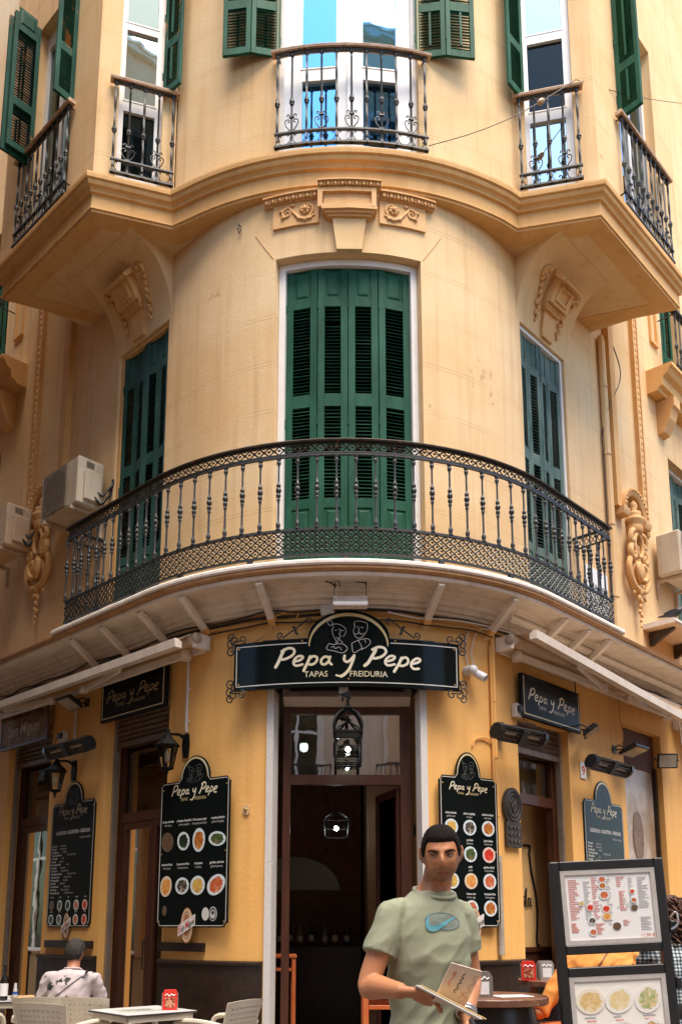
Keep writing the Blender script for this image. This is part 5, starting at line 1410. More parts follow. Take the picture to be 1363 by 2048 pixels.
mb.build('relief', mat('cast_iron', (0, 0, 0)), t, smooth=True)
M = WF(3.42, .003, 3.20); t = thing('house_number', 'small white tile with number nine beside the right heater', 'sign', M); mb = MB(); mb.bbox(-.065, .065, -.012, 0, -.10, .10, .004); mb.build('tile', WPRINT, t)
mb = MB(); put_text(mb, '9', 0, -.055, .15, y=-.0135, bold=.02); mb.build('digit', REDP, t)
M = WF(-1.0, .003, 2.53); t = thing('key_switch', 'small pale key switch on yellow wall beside the menu board', 'switch', M); mb = MB()
mb.prism([(-.022, -.05), (.022, -.05), (.038, -.03), (.038, .03), (.022, .05), (-.022, .05), (-.038, .03), (-.038, -.03)], -.012, 0); mb.build('plate', mat('pale_orange', (.70, .45, .24), .5), t)
mb = MB(); mb.lathe([(.017, 0), (.017, .02), (.012, .024)], 12, M=T(0, -.01, 0) @ RX(PI/2)); mb.build('keyhole', BRASS, t); mb = MB(); mb.box(-.003, .003, -.036, -.033, -.008, .008); mb.build('slot', PLASTB, t)
# ================================================================== things fixed to the walls
def wl(mb, name, m, t, smooth=False):
    """mesh built in world coordinates, hung under thing t"""
    o = mb.build(name, m, None, None, smooth); o.parent = t; o.matrix_local = t.matrix_world.inverted(); return o
# ---- wall lanterns
def lantern(M, label):
    t = thing('wall_lantern', label, 'lantern', M, 'lanterns on the left street wall')
    mb = MB(); mb.prism([(-.035, -.13), (.035, -.13), (.05, 0), (.035, .12), (-.035, .12), (-.05, 0)], -.025, 0); mb.build('wall_plate', IRON_L, t)
    mb = MB(); mb.tube(spline([(0, -.02, .06), (0, -.10, .10), (0, -.20, .09), (0, -.25, .10)], 4), [.022, .02, .019, .018, .016, .015, .014, .013, .012, .012, .012, .012, .012], 8); mb.build('arm', IRON_L, t, smooth=True)
    mb = MB(); c = (0, -.25, -.10)
    mb.lathe([(.125, .055), (.13, .065), (.085, .11), (.05, .145), (.045, .16), (.02, .185), (.016, .21), (.022, .22), (.016, .235), (.004, .25)], 6, c); mb.build('cap', IRON_L, t)
    mb = MB()
    for k in range(6):
        a = 2*PI*k/6; mb.tube([(c[0]+.062*math.cos(a), c[1]+.062*math.sin(a), c[2]-.17), (c[0]+.105*math.cos(a), c[1]+.105*math.sin(a), c[2]+.055)], .006, 4)
    mb.lathe([(.01, -.26), (.008, -.235), (.02, -.225), (.012, -.205), (.045, -.19), (.07, -.175), (.07, -.165)], 6, c); mb.build('cage', IRON_L, t)
    mb = MB(); mb.lathe([(.06, -.165), (.102, .055)], 6, c, cap=False); mb.build('pane', glass('lantern_glass', (.95, .95, .92), -.03), t)
    mb = MB(); mb.lathe([(.012, -.12), (.028, -.08), (.03, -.03), (.012, .03)], 8, c); mb.build('bulb', mat('milky_bulb', (.75, .68, .55), .3), t, smooth=True)
    return t
lantern(WF(-1.80, .0, 3.26), 'black wall lantern beside the corner menu board')
lantern(WF(-4.00, .0, 3.26), 'black wall lantern under the left wall heater')
# ---- hanging door lantern
HL = W(0.02, .16, 2.92)
t = thing('hanging_lantern', 'black wrought iron lantern with lit bulb hanging in the corner doorway', 'lantern', frame(HL, (1, 0, 0)) @ Matrix.Diagonal((.95, .95, .80, 1)))
mb = MB(); s = .125
for a, b in ((-s, -s), (s, -s), (-s, s), (s, s)): mb.tube([(a, b, 0), (a, b, .38)], .014, 5)
for z in (0, .03, .20, .36): mb.tube([(-s, -s, z), (s, -s, z), (s, s, z), (-s, s, z)], .008 if z not in (0,) else .012, 5, closed=True)
for k in range(8):
    q = -s+.25*(k % 4+.5)/4; mb.box(q-.012, q+.012, -s-.004 if k < 4 else s-.004, -s+.004 if k < 4 else s+.004, -.035, 0)
mb.build('cage', IRON_L, t)
mb = MB()
for k in range(4):
    a = PI/4+PI/2*k; pts = [(s*1.41*math.cos(a)*r, s*1.41*math.sin(a)*r, z) for r, z in ((1.05, .38), (1.12, .44), (1.05, .52), (.80, .60), (.40, .655), (.12, .68))]
    mb.tube(spline(pts, 4), .015, 5)
    pts = [(s*1.41*math.cos(a)*r, s*1.41*math.sin(a)*r, z) for r, z in ((.95, .38), (.8, .43), (.45, .47), (.15, .52), (.05, .545))]
    mb.tube(spline(pts, 4), .012, 5)
mb.lathe([(.06, .66), (.075, .68), (.05, .70), (.02, .72), (.016, .80)], 10); mb.lathe([(.03, .53), (.04, .545), (.02, .56)], 8)
mb.box(-.15, .15, -.15, .15, .36, .385); mb.build('crown', IRON_L, t, smooth='auto')
mb = MB(); mb.tube([(0, 0, .78), (0, 0, .88)], .010, 6); mb.prism([(-.10, .86), (.03, .90), (.03, .80), (-.02, .83)], -.015, .015); mb.build('hanger', IRON_L, t)
mb = MB()
for q in (-1, 1):
    mb.box(-s+.01, s-.01, q*s-.002, q*s+.002, .04, .35); mb.box(q*s-.002, q*s+.002, -s+.01, s-.01, .04, .35)
mb.build('pane', glass('lantern_glass', (0, 0, 0)), t)
mb = MB(); mb.ball((0, 0, .185), .026, 12); mb.build('bulb', BULB, t, smooth=True); mb = MB(); mb.lathe([(.02, .22), (.018, .30)], 8); mb.build('socket', PLASTB, t)
# lamps inside the bar
def ceiling_lamp(x, y, z, lab, kind):
    t = thing('pendant_lamp', lab, 'lamp', T(x, y, z))
    if kind == 'globe':
        mb = MB(); mb.lathe([(.015, -.05), (.036, -.042), (.048, -.015), (.048, .025), (.04, .045)], 16); mb.build('shade', SOFTBULB, t, smooth=True)
        mb = MB(); mb.lathe([(.04, .045), (.035, .07), (.012, .09), (.010, 4.4-z)], 10); mb.build('stem', IRON, t)
    else:
        mb = MB(); mb.ball((0, 0, 0), .03, 12); mb.build('bulb', BULB, t, smooth=True)
        mb = MB()
        for k in range(8):
            a = 2*PI*k/8; mb.tube([(.14*math.cos(a), .14*math.sin(a), -.11), (.16*math.cos(a), .16*math.sin(a), .12), (.03*math.cos(a), .03*math.sin(a), .22)], .006, 4)
        for zz, r in ((-.11, .14), (0.0, .15), (.12, .16)): mb.tube([(r*math.cos(2*PI*k/16), r*math.sin(2*PI*k/16), zz) for k in range(16)], .006, 4, closed=True)
        mb.tube([(0, 0, .05), (0, 0, 4.4-z)], .007, 5); mb.build('cage', IRON, t)
ceiling_lamp(-.06, 11.2, 2.62, 'lit caged pendant lamp hanging inside the dark bar', 'cage')
ceiling_lamp(-.42, 9.9, 3.40, 'lit white globe lamp behind the door transom', 'globe')
t = thing('exit_light', 'dark emergency light box with green dot on the brown inner wall', 'sign', frame((1.02, 10.72, 2.55), (1.36, -.8, 0)))
mb = MB(); mb.bbox(-.14, .14, -.05, 0, -.07, .07, .01); mb.build('box', mat('dark_green_plastic', (.03, .05, .045), .3), t); mb = MB(); mb.ball((.04, -.052, .02), .012, 8); mb.build('light', mat('green_led', (.1, .9, .5), .4, emit=(.1, 1, .5, 8)), t)
for i, (x, h, c) in enumerate(((-.95, .30, (.02, .05, .02)), (-.82, .27, (.10, .05, .02)), (-.70, .31, (.015, .012, .01)), (-.55, .28, (.16, .12, .05)), (-.40, .30, (.02, .045, .02)), (-.22, .26, (.20, .20, .19)), (-.08, .30, (.09, .03, .015)), (.08, .28, (.02, .04, .03)))):
    t = thing('bar_bottle', 'dim bottle on the inner bar counter, %s from the left' % ('first', 'second', 'third', 'fourth', 'fifth', 'sixth', 'seventh', 'eighth')[i], 'bottle', T(x, 12.15+.05*(i % 3), 1.151), 'bottles on the bar counter')
    mb = MB(); mb.lathe([(.034, 0), (.037, .01), (.037, h*.55), (.028, h*.68), (.013, h*.78), (.012, h*.97), (.015, h)], 12); mb.build('glass', mat('bar_glass_%d' % i, c, .12), t, smooth='auto')
    mb = MB(); mb.lathe([(.0378, h*.18), (.0378, h*.45)], 12, cap=False); mb.build('paper_label', mat('dull_label', (.5, .44, .34), .6), t)
# ---- infrared heaters
def heater(p, z, L, label, ang=0, hot=False):
    M = WF(p, .30, z) @ RX(rad(38)); t = thing('patio_heater', label, 'heater', M, 'infrared patio heaters on the shop walls')
    h = .075; mb = MB(); q = [(-.075, -.04), (-.06, -.075), (.03, -.085), (.075, -.05), (.075, .04), (.03, .08), (-.05, .075), (-.075, .04)]
    # trough section, open side towards the street and down
    prof = [(.0, .085), (.06, .075), (.09, .03), (.09, -.03), (.05, -.075), (0.02, -.085), (-.015, -.08)]
    rows = [[(x, b, c) for b, c in prof] for x in (-L/2+.05, L/2-.05)]
    prof_i = [(.0, .065), (.045, .058), (.07, .025), (.07, -.025), (.04, -.06), (.02, -.068), (-.012, -.066)]
    mb.grid(rows); mb.grid([[(x, b, c) for b, c in prof_i] for x in (-L/2+.05, L/2-.05)]); mb.box(-L/2+.05, L/2-.05, -.02, 0, .063, .086); mb.box(-L/2+.05, L/2-.05, -.028, -.012, -.083, -.064)
    mb.build('trough', PLASTB, t)
    for s in (-1, 1):
        mb = MB(); oct_ = [(-.055, -.02), (-.03, -.07), (.04, -.098), (.085, -.06), (.10, 0), (.085, .06), (.04, .095), (-.02, .09), (-.055, .04)]
        vs = [(s*(L/2-.06), b, c) for b, c in oct_] + [(s*L/2, b*.9+.003, c*.9) for b, c in oct_]; n_ = len(oct_)
        mb.add(vs, [tuple(range(n_)), tuple(range(2*n_-1, n_-1, -1))] + [(i, (i+1) % n_, n_+(i+1) % n_, n_+i) for i in range(n_)]); mb.build('end_cap', PLASTB, t)
    mb = MB(); mb.box(-.045, .045, -.05, .075, -.075, .075); mb.build('middle_band', PLASTB, t)
    refl = mat('heater_reflector', (.62, .50, .36), .18, (.85, .75, .6), 30, metal=.9, stretch=(1, 1, 6))
    mb = MB(); mb.grid([[(x, b-.004, c*.97) for b, c in prof_i] for x in (-L/2+.06, L/2-.06)]); mb.build('reflector', refl, t)
    for s in (-1, 1):
        mb = MB(); mb.tube([(s*.06, .02, 0), (s*(L/2-.07), .02, 0)], .014, 8); mb.build('element', mat('quartz_tube', (.72, .62, .50), .25), t)
        mb = MB()
        for i in range(9):
            x = s*(.06+(L/2-.13)*i/8); mb.tube([(x, -.012, .064), (x, -.03, .02), (x, -.033, -.03), (x, -.02, -.072)], .0022, 4)
        for zz in (-.04, 0.0, .04): mb.tube([(s*.05, -.032, zz), (s*(L/2-.06), -.032, zz)], .0022, 4)
        mb.build('guard', mat('guard_wire', (.20, .17, .14), .3, metal=.8), t)
    mb = MB(); mb.box(-.03, .03, .06, .24, .10, .125, RX(rad(-38))); mb.box(-.05, .05, .235, .25, -.0, .16, RX(rad(-38))); mb.build('bracket', IRON, t)
    return t
heater(-3.68, 3.44, .94, 'patio heater on the left wall beside the beer sign')
heater(1.72, 3.30, .74, 'patio heater on yellow wall above the iron plaque')
heater(3.55, 3.22, .92, 'patio heater above the right suggestions menu board')
# ---- floodlights
def flood(p, d, z, label, tilt=55, w=.20, yaw=0):
    M = WF(p, d, z) @ RZ(rad(yaw)); t = thing('floodlight', label, 'floodlight', M, 'black floodlights under the awnings')
    Q = RX(rad(tilt))
    mb = MB(); mb.bbox(-w/2, w/2, -.018, .018, -w*.38, w*.38, .008, Q)
    for i in range(7): mb.box(-w*.4+i*w*.8/6-.004, -w*.4+i*w*.8/6+.004, .018, .045, -w*.3, w*.3, Q)
    mb.build('housing', PLASTB, t)
    mb = MB(); mb.box(-w*.42, w*.42, -.022, -.017, -w*.31, w*.31, Q); mb.build('lens', mat('flood_lens', (.42, .36, .28), .2, (.55, .48, .38), 20), t)
    mb = MB()
    for s in (-1, 1): mb.tube([(s*(w/2+.012), 0, 0), (s*(w/2+.012), d*.4, .06), (s*.03, d, .05)], .009, 5)
    mb.box(-.05, .05, d-.012, d-.002, .0, .10); mb.build('bracket', IRON, t)
    return t
flood(-3.80, .24, 4.02, 'flat black floodlight above the left wall heater', 62, .30)
flood(3.22, .24, 3.60, 'black floodlight between the right name sign and heater', 55, .26, 25)
flood(4.25, .26, 3.52, 'flat black floodlight above the poster window', 72, .34)
flood(5.35, .20, 3.55, 'black floodlight turned sideways at the far right shop corner', 15, .26, -50)
M = WF(-4.72, .30, 4.13); t = thing('tube_lamp', 'slim pale tube lamp under the far end of the left awning', 'lamp', M); mb = MB(); mb.bbox(-.36, .36, -.04, .04, -.03, .03, .01); mb.build('body', ALU, t); mb = MB(); mb.tube([(-.33, -.01, -.045), (.33, -.01, -.045)], .016, 8); mb.build('tube', WPRINT, t); mb = MB(); mb.box(-.02, .02, .04, .30, -.01, .01); mb.build('bracket', IRON, t)
# white LED floodlight with fins over the name sign
M = frame(W(.04, .33, 4.50), WT(0)) ; t = thing('led_floodlight', 'white finned floodlight hanging by wires above the curved name sign', 'floodlight', M)
mb = MB(); mb.bbox(-.17, .17, -.03, .09, -.05, -.02, .006); mb.build('housing', WHITEPVC, t)
mb = MB()
for i in range(17): mb.box(-.155+i*.0194-.003, -.155+i*.0194+.003, -.025, .08, -.021, .035)
mb.build('fin', WHITEPVC, t)
mb = MB(); mb.box(-.16, .16, -.028, .088, -.056, -.051); mb.build('lens', SLABW, t)
mb = MB()
for s in (-1, 1): mb.tube([(s*.155, .03, -.02), (s*.155, .03, .19)], .004, 5)
mb.tube([(-.25, 0, .20), (-.16, .02, .22), (-.05, .02, .24), (.06, .02, .235), (.15, .03, .20), (.155, .03, .17)], .009, 5); mb.tube([(-.16, .02, .22), (-.14, .0, .13), (-.19, .0, .19)], .006, 5); mb.tube([(-.25, .0, .20), (-.13, .0, .15)], .005, 5); mb.tube([(-.13, .0, .25), (-.10, -.02, .13)], .005, 5); mb.tube([(.07, .02, .235), (.05, .02, .20), (.155, .03, .19)], .006, 5)
mb.build('hanger', IRON_B, t)
M = frame(W(-.17, .10, 4.47), WT(-.17)) @ RY(rad(-10)); t = thing('junction_box', 'grey junction box tilted beside the white finned floodlight', 'box', M); mb = MB(); mb.bbox(-.07, .07, -.07, .0, -.06, .06, .01); mb.build('body', mat('grey_box', (.50, .46, .41), .5), t); mb = MB(); mb.bbox(-.06, .06, -.078, -.07, -.05, .05, .004); mb.build('lid', mat('grey_box', (0, 0, 0)), t)
# small boxes with sockets
for p, z, lab in ((-4.25, 3.70, 'grey socket box on the orange wall above the left heater'), (2.0, 3.66, 'white socket box at the left end of the right name sign')):
    M = WF(p, .003, z); t = thing('socket_box', lab, 'box', M); mb = MB(); mb.bbox(-.06, .06, -.07, 0, -.075, .075, .008); mb.build('body', mat('socket_white', (.62, .57, .50), .5), t)
    mb = MB(); mb.bbox(-.05, .04, -.10, -.07, -.02, .05, .008); mb.build('plug', PLASTB, t); mb = MB(); mb.tube(spline([(-.02, -.09, .0), (-.05, -.12, -.06), (.0, -.14, -.13), (.10, -.20, -.17)], 5), .006, 5); mb.build('lead', CABLE, t)
# door camera under the main sign
M = frame(W(-.02, .05, 3.67), WT(0)); t = thing('sensor_box', 'small grey sensor box hanging under the curved name sign', 'sensor', M); mb = MB(); mb.bbox(-.045, .045, -.06, 0, -.07, .06, .01); mb.build('body', mat('grey_box', (0, 0, 0)), t); mb = MB(); mb.tube([(-.01, -.03, -.07), (-.01, -.03, -.11)], .012, 6); mb.build('knob', PLASTB, t)
# CCTV camera
M = WF(1.30, .0, 3.98); t = thing('security_camera', 'white twin security camera on the wall right of the name sign', 'camera', M)
mb = MB(); mb.lathe([(.055, 0), (.055, .05), (.04, .07)], 12, M=RX(PI/2)); mb.build('base', WHITEPVC, t, smooth='auto')
mb = MB(); mb.ball((0, -.10, -.01), .055, 12); mb.build('ball', WHITEPVC, t, smooth=True)
A_ = T(.05, -.12, -.05) @ RZ(rad(30)) @ RX(rad(125)); mb = MB(); mb.lathe([(.018, -.04), (.04, -.03), (.045, .08), (.04, .10)], 12, M=A_); mb.build('body', WHITEPVC, t, smooth='auto'); mb = MB(); mb.lathe([(.036, .10), (.034, .103)], 12, M=A_); mb.build('lens', mat('camera_lens', (.35, .34, .32), .15), t)
mb = MB(); mb.tube(spline([W(1.30, .02, 4.05), W(1.27, .03, 4.25), W(1.33, .03, 4.42), W(1.45, .03, 4.50)], 5), .007, 5); wl(mb, 'lead', CABLEW, t)
# white conduits
for p, z0, z1, lab in ((-1.79, 3.40, 4.22, 'white conduit running down to the corner wall lantern'), (-4.02, 3.55, 4.22, 'white conduit above the left wall heater')):
    t = thing('conduit', lab, 'pipe', WF(p, .02, z0)); mb = MB(); mb.tube([(0, 0, 0), (0, 0, z1-z0)], .017, 8); mb.build('pipe', CABLEW, t)
    mb = MB()
    for z in (.1, (z1-z0)*.55): mb.box(-.024, .024, -.008, .02, z, z+.025)
    mb.build('clip', CABLEW, t)
# painted pipe beside the right door
t = thing('gas_pipe', 'yellow painted pipe climbing the wall beside the iron plaque', 'pipe', WF(1.64, .03, 0))
mb = MB(); mb.tube([W(1.635, .03, 2.10), W(1.635, .03, 4.42)], .024, 8); mb.tube([W(1.60, .03, 2.4), W(1.60, .03, 4.3)], .010, 6)
for z in (2.5, 3.1, 3.7, 4.2): mb.tube([W(1.635, .03, z), W(1.635, .03, z+.03)], .03, 8)
wl(mb, 'pipe', YELLOW, t, 'auto'); mb = MB(); mb.tube([W(1.635, .03, 1.12), W(1.635, .03, 2.10)], .032, 8); wl(mb, 'sleeve', mat('scuffed_grey', (.33, .27, .21), .6, (.45, .40, .34), 12), t)
mb = MB(); mb.tube(spline([W(1.66, .02, 3.22), W(1.52, .02, 3.30), W(1.38, .02, 3.28), W(1.34, .02, 3.20)], 5), .010, 5); wl(mb, 'branch', YELLOW, t)

# ================================================================== awnings
def wallframe(side, s, d, z):
    """straight frame parallel to a street wall; s metres along from the end of the round corner"""
    return frame(W(PL, d, z) + TL*s, -TL) if side < 0 else frame(W(PR, d, z) + TR*s, TR)
def awning(side, s0, s1, label, zr=4.30, bar=True, drop=(.45, -.12), sag=0.0):
    L = s1-s0
    M = wallframe(side, s0, .0, zr); t = thing('awning', label, 'awning', M, 'rolled up folding-arm awnings')
    X = -1 if side < 0 else 1      # local x runs away from the corner with sign X
    def b(mb, x0, x1, *r): return mb.bbox(min(X*x0, X*x1), max(X*x0, X*x1), *r)
    mb = MB(); mb.tube([(X*.06, -.20, 0), (X*(L-.06), -.20, 0)], .062, 12); mb.build('canvas_roll', CANVAS, t, smooth='auto')
    mb = MB(); b(mb, .0, L, -.06, -.02, -.10, -.04, .005); b(mb, 0, .06, -.22, -.02, -.10, .06, .01); b(mb, L-.06, L, -.22, -.02, -.10, .06, .01); mb.build('wall_bar', ALU, t)
    mb = MB(); mb.lathe([(.05, 0), (.055, .012), (.055, .03), (.03, .04)], 12, M=T(X*.02, -.20, 0) @ RY(-X*PI/2)); mb.build('end_bracket', mat('worn_bracket', (.42, .34, .26), .5, (.30, .22, .15), 14), t, smooth='auto')
    dy, dz = drop
    mb = MB(); prof = [(-dy-.03, dz-.04), (-dy+.05, dz-.04), (-dy+.05, dz+.02), (-dy-.0, dz+.05), (-dy-.04, dz+.045)]
    xs2 = (X*-.02, X*(L+.02)); rows = [[(x, y, z-(sag if x == xs2[1] else 0)) for y, z in prof] for x in xs2]; mb.grid(rows, closed=True); mb.add(rows[0], [(0,1,2,3,4)]); mb.add(rows[1], [(4,3,2,1,0)])
    mb.build('front_bar', ALU, t)
    mb = MB(); mb.add([(X*.05, -.21, .06), (X*(L-.05), -.21, .06), (X*(L-.05), -dy+.03, dz+.045-sag), (X*.05, -dy+.03, dz+.045)], [(0,1,2,3)]); mb.build('canvas', CANVAS, t)
    for x, dirn in ((L*.06, 1), (L*.94, -1)):
        mb = MB(); e = x+dirn*L*.36; e2 = x+dirn*L*.16
        for (p, q, w) in (((X*x, -.14, -.11), (X*e, -dy*.66, -.20), .028), ((X*e, -dy*.66, -.20), (X*e2, -dy+.03, dz-.055-sag*e2/L), .024)):
            p, q = V(p), V(q); d_ = (q-p); z_ = d_.normalized(); y_ = z_.cross(V((0, 0, 1))).normalized(); x_ = y_.cross(z_)
            Mx = Matrix(((x_.x, y_.x, z_.x, p.x), (x_.y, y_.y, z_.y, p.y), (x_.z, y_.z, z_.z, p.z), (0, 0, 0, 1)))
            mb.bbox(-w*1.4, w*1.4, -w*.6, w*.6, 0, d_.length, .006, Mx)
        mb.lathe([(.05, -.04), (.055, -.03), (.055, .03), (.05, .04)], 12, (X*e, -dy*.66, -.20)); mb.lathe([(.06, -.05), (.065, 0), (.05, .05)], 12, (X*x, -.13, -.11))
        mb.build('folding_arm', ALU, t, smooth='auto')
    mb = MB(); mb.tube([(X*(L-.02), -.2, -.05), (X*(L-.02), -.22, -.5)], .012, 6); mb.build('crank_hook', ALU, t)
    return t
awning(-1, -.50, 4.2, 'rolled beige awning above the left shop doors', 4.30)
awning(1, -.42, 3.75, 'rolled beige awning above the right shop doors', 4.33, drop=(.50, -.02), sag=.30)
awning(1, 3.95, 6.5, 'second rolled awning at the far right end of the wall', 4.20)

# ================================================================== air conditioners
def ac_unit(M, label, w=.85, h=.58, dp=.32, m=ACWHITE):
    """outdoor unit, grille on -y side, back at +y"""
    t = thing('air_conditioner', label, 'air conditioner', M, 'outdoor air conditioning units')
    mb = MB(); mb.bbox(0, w, 0, dp, 0, h, .018); mb.build('casing', m, t)
    mb = MB(); cx, cz, r = w*.40, h*.5, h*.44
    for i in range(15):
        x = cx-r+2*r*i/14; mb.box(x-.003, x+.003, -.02, -.010, cz-r, cz+r)
    for i in range(24):
        z = cz-r+2*r*i/23; mb.box(cx-r, cx+r, -.018, -.012, z-.003, z+.003)
    mb.build('grille', mat('grille_grey', (.22, .17, .12), .5), t)
    mb = MB(); mb.disc(cx, cz, r*.98, -.003, 28); mb.build('fan_recess', mat('grille_dark', (.07, .05, .035), .7), t)
    mb = MB(); mb.bbox(w-.002, w+.045, dp*.22, dp*.86, .06, h*.72, .012); mb.build('valve_cover', m, t)
    mb = MB()
    for i in range(6): mb.box(w+.001, w+.006, dp*.3, dp*.6, h*.80+i*.014, h*.806+i*.014)
    mb.build('side_vent', mat('grille_grey', (0, 0, 0)), t)
    mb = MB()
    for x in (.10, w-.14): mb.box(x, x+.04, -.02, dp+.07, -.05, -.008); mb.box(x, x+.04, dp+.03, dp+.07, -.30, -.05)
    mb.build('bracket', mat('pale_bracket', (.58, .48, .38), .6, (.42, .26, .14), 7), t)
    mb = MB(); mb.tube(spline([(w+.03, dp*.6, .12), (w+.06, dp*.8, .05), (w+.07, dp*.95, .12), (w+.05, dp+.06, .22), (w+.05, dp+.07, .34)], 5), .02, 6); mb.tube(spline([(w+.03, dp*.7, .20), (w+.07, dp*.85, .16), (w+.08, dp*.98, .24), (w+.085, dp+.065, .34), (w+.085, dp+.07, .42)], 5), .016, 6); mb.build('pipe', PLASTB, t, smooth=True)
    return t
ac_unit(frame(W(-4.42, .44, 6.44), -TL), 'cream air conditioner on brackets beyond the left end of the balcony', .88, .62, .36)
ac_unit(frame(W(-6.12, .48, 6.42), -TL), 'rusty air conditioner cut off at the left picture edge', .86, .60, .36, mat('rusty_cream', (.60, .42, .26), .5, (.68, .52, .36), 6))
ac_unit(frame(W(5.72, .42, 6.26), TR), 'cream air conditioner on brackets right of the stone cartouche', .85, .62, .34)
for p, lab in ((5.42, 'pale batten left of the right air conditioner bracket'),):
    pass
# ---- posters and boards on the right balcony end: white sign
t = thing('street_sign', 'white lettered board behind the right end of the balcony rail', 'sign', WF(3.98, .02, 5.10)); mb = MB(); mb.bbox(-.28, .28, -.015, 0, 0, .75, .004); mb.build('board', WPRINT, t)
mb = MB(); put_text(mb, 'CALLE', 0, .46, .12, y=-.018, bold=.01); put_text(mb, 'EL BLUBER', 0, .28, .10, y=-.018, bold=.01); mb.build('lettering', PLASTB, t)

# ================================================================== cables under the balcony
def cable(name, lab, pts, r, m, group='cables along the top of the yellow wall', k=5):
    t = MB().tube(spline(pts, k), r, 5).build(name, m); tag(t, lab, 'cable', group); return t
def run(p0, p1, d, z, am, n, seed, r, m, lab):
    rr = random.Random(seed); cable('cable', lab, [W(p0+(p1-p0)*i/n, d+rr.uniform(-.012, .012), z+am*rr.uniform(-1, 1)) for i in range(n+1)], r, m)
run(-6.0, -.2, .05, 4.47, .018, 16, 1, .016, CABLE, 'thick black cable along the left wall under the ledge')
run(-6.0, -.1, .08, 4.50, .025, 18, 2, .010, CABLE, 'thin black cable sagging along the left wall')
run(-1.6, 1.6, .05, 4.425, .010, 12, 3, .013, CABLEO, 'ochre painted cable over the curved name sign')
run(-1.55, 1.6, .06, 4.395, .015, 12, 4, .008, CABLE, 'thin dark cable just above the curved name sign')
run(-.2, 6.5, .07, 4.485, .02, 18, 5, .016, CABLE, 'thick black cable along the right wall under the ledge')
run(.4, 6.5, .10, 4.455, .035, 20, 6, .009, CABLEW, 'pale cable looping along the right wall under the ledge')
run(1.6, 6.5, .06, 4.40, .03, 18, 8, .012, CABLE, 'dark cable bundle behind the right awning')
run(2.6, 6.5, .10, 4.36, .04, 14, 9, .009, CABLEO, 'ochre cable hanging behind the right awning')
t = MB().tube([W(1.75, .17, 4.60), W(2.1, .17, 4.60), W(6.5, .17, 4.60)], .045, 8).build('drain_pipe', STRUT, smooth='auto'); tag(t, 'pale drain pipe running under the right hand ledge', 'pipe')
cable('cable', 'ochre cable loop left of the curved name sign', [W(-.70, .05, 4.40), W(-.85, .06, 4.26), W(-1.02, .06, 4.18), W(-1.16, .05, 4.26), W(-1.18, .05, 4.40)], .008, CABLEO)
cable('cable', 'ochre cable curl beside the left strut', [W(-.50, .05, 4.41), W(-.46, .07, 4.49), W(-.56, .08, 4.50), W(-.70, .07, 4.46), W(-.78, .05, 4.40)], .009, CABLEO)
cable('cable', 'cable drooping from the junction box to the sign', [W(-.17, .08, 4.42), W(-.22, .06, 4.32), W(-.30, .06, 4.22), W(-.26, .1, 4.10)], .007, CABLEO)
cable('cable', 'pale cable falling from the ledge to the security camera', [W(1.75, .3, 4.66), W(1.6, .12, 4.48), W(1.42, .05, 4.42), W(1.34, .04, 4.20), W(1.36, .04, 4.05)], .007, CABLEW)
cable('cable', 'black cable drooping to the right wall floodlight', [W(3.25, .05, 4.30), W(3.24, .06, 4.0), W(3.28, .05, 3.8), W(3.24, .05, 3.66)], .008, CABLE)
cable('cable', 'ochre cable drooping beside the blind', [W(4.38, .04, 4.30), W(4.36, .05, 3.95), W(4.40, .06, 3.75), W(4.34, .05, 3.62)], .008, CABLEO)
# tension wire across the upper bay, with its insulator
a, b = FM(fk(14.6), .09, 9.93), FRF(rf-.20, .10, 11.18); c = FRS(1.95, .30, 12.2)
pts = [a + (b-a)*t_ + V((0, 0, -.12*math.sin(PI*t_))) for t_ in [i/8 for i in range(9)]]
t = thing('tension_wire', 'thin steel wire with insulator slung across the upper right bay', 'wire', T(*a))
mb = MB(); mb.tube(pts[:], .005, 5); wl(mb, 'near_span', IRON_B, t)
mb = MB(); mb.tube([b + (c-b)*t_ + V((0, 0, -.05*math.sin(PI*t_))) for t_ in [i/6 for i in range(7)]], .004, 5); wl(mb, 'far_span', IRON_B, t)
q = pts[6]; d_ = (pts[7]-pts[5]).normalized(); mb = MB(); mb.tube([q-d_*.06, q-d_*.03, q, q+d_*.03, q+d_*.06], [.01, .03, .034, .03, .01], 8); wl(mb, 'insulator', mat('brown_ceramic', (.42, .26, .14), .3), t, True)
# pigeon on the far ledge
pg = thing('pigeon', 'dark pigeon sitting on the ledge at the right picture edge', 'bird', WF(5.42, .40, 5.475) @ RZ(rad(-60)))
mb = MB()
rows = []
for x, z, rz, ry in ((-.21, .045, .006, .03), (-.15, .055, .014, .035), (-.09, .075, .035, .045), (-.03, .085, .052, .055), (.03, .095, .058, .056), (.075, .115, .05, .048), (.10, .145, .034, .034), (.112, .17, .026, .026), (.125, .19, .027, .026), (.142, .197, .022, .022), (.155, .194, .010, .010), (.175, .188, .004, .004)):
    rows.append([(x+rz*.35*math.sin(2*PI*k/12)*0, ry*math.cos(2*PI*k/12), z+rz*math.sin(2*PI*k/12)) for k in range(12)])
mb.grid(rows, closed=True); mb.f += [tuple(range(12)), tuple(range(len(rows)*12-1, len(rows)*12-13, -1))]; mb.mi += [0, 0]
mb.tube([(.0, .02, .04), (.0, .02, 0), (.03, .02, 0)], .005, 5); mb.tube([(.0, -.02, .04), (.0, -.02, 0), (.03, -.02, 0)], .005, 5)
mb.build('body', mat('pigeon_grey', (.03, .028, .03), .6, (.06, .055, .06), 20), pg, smooth=True)
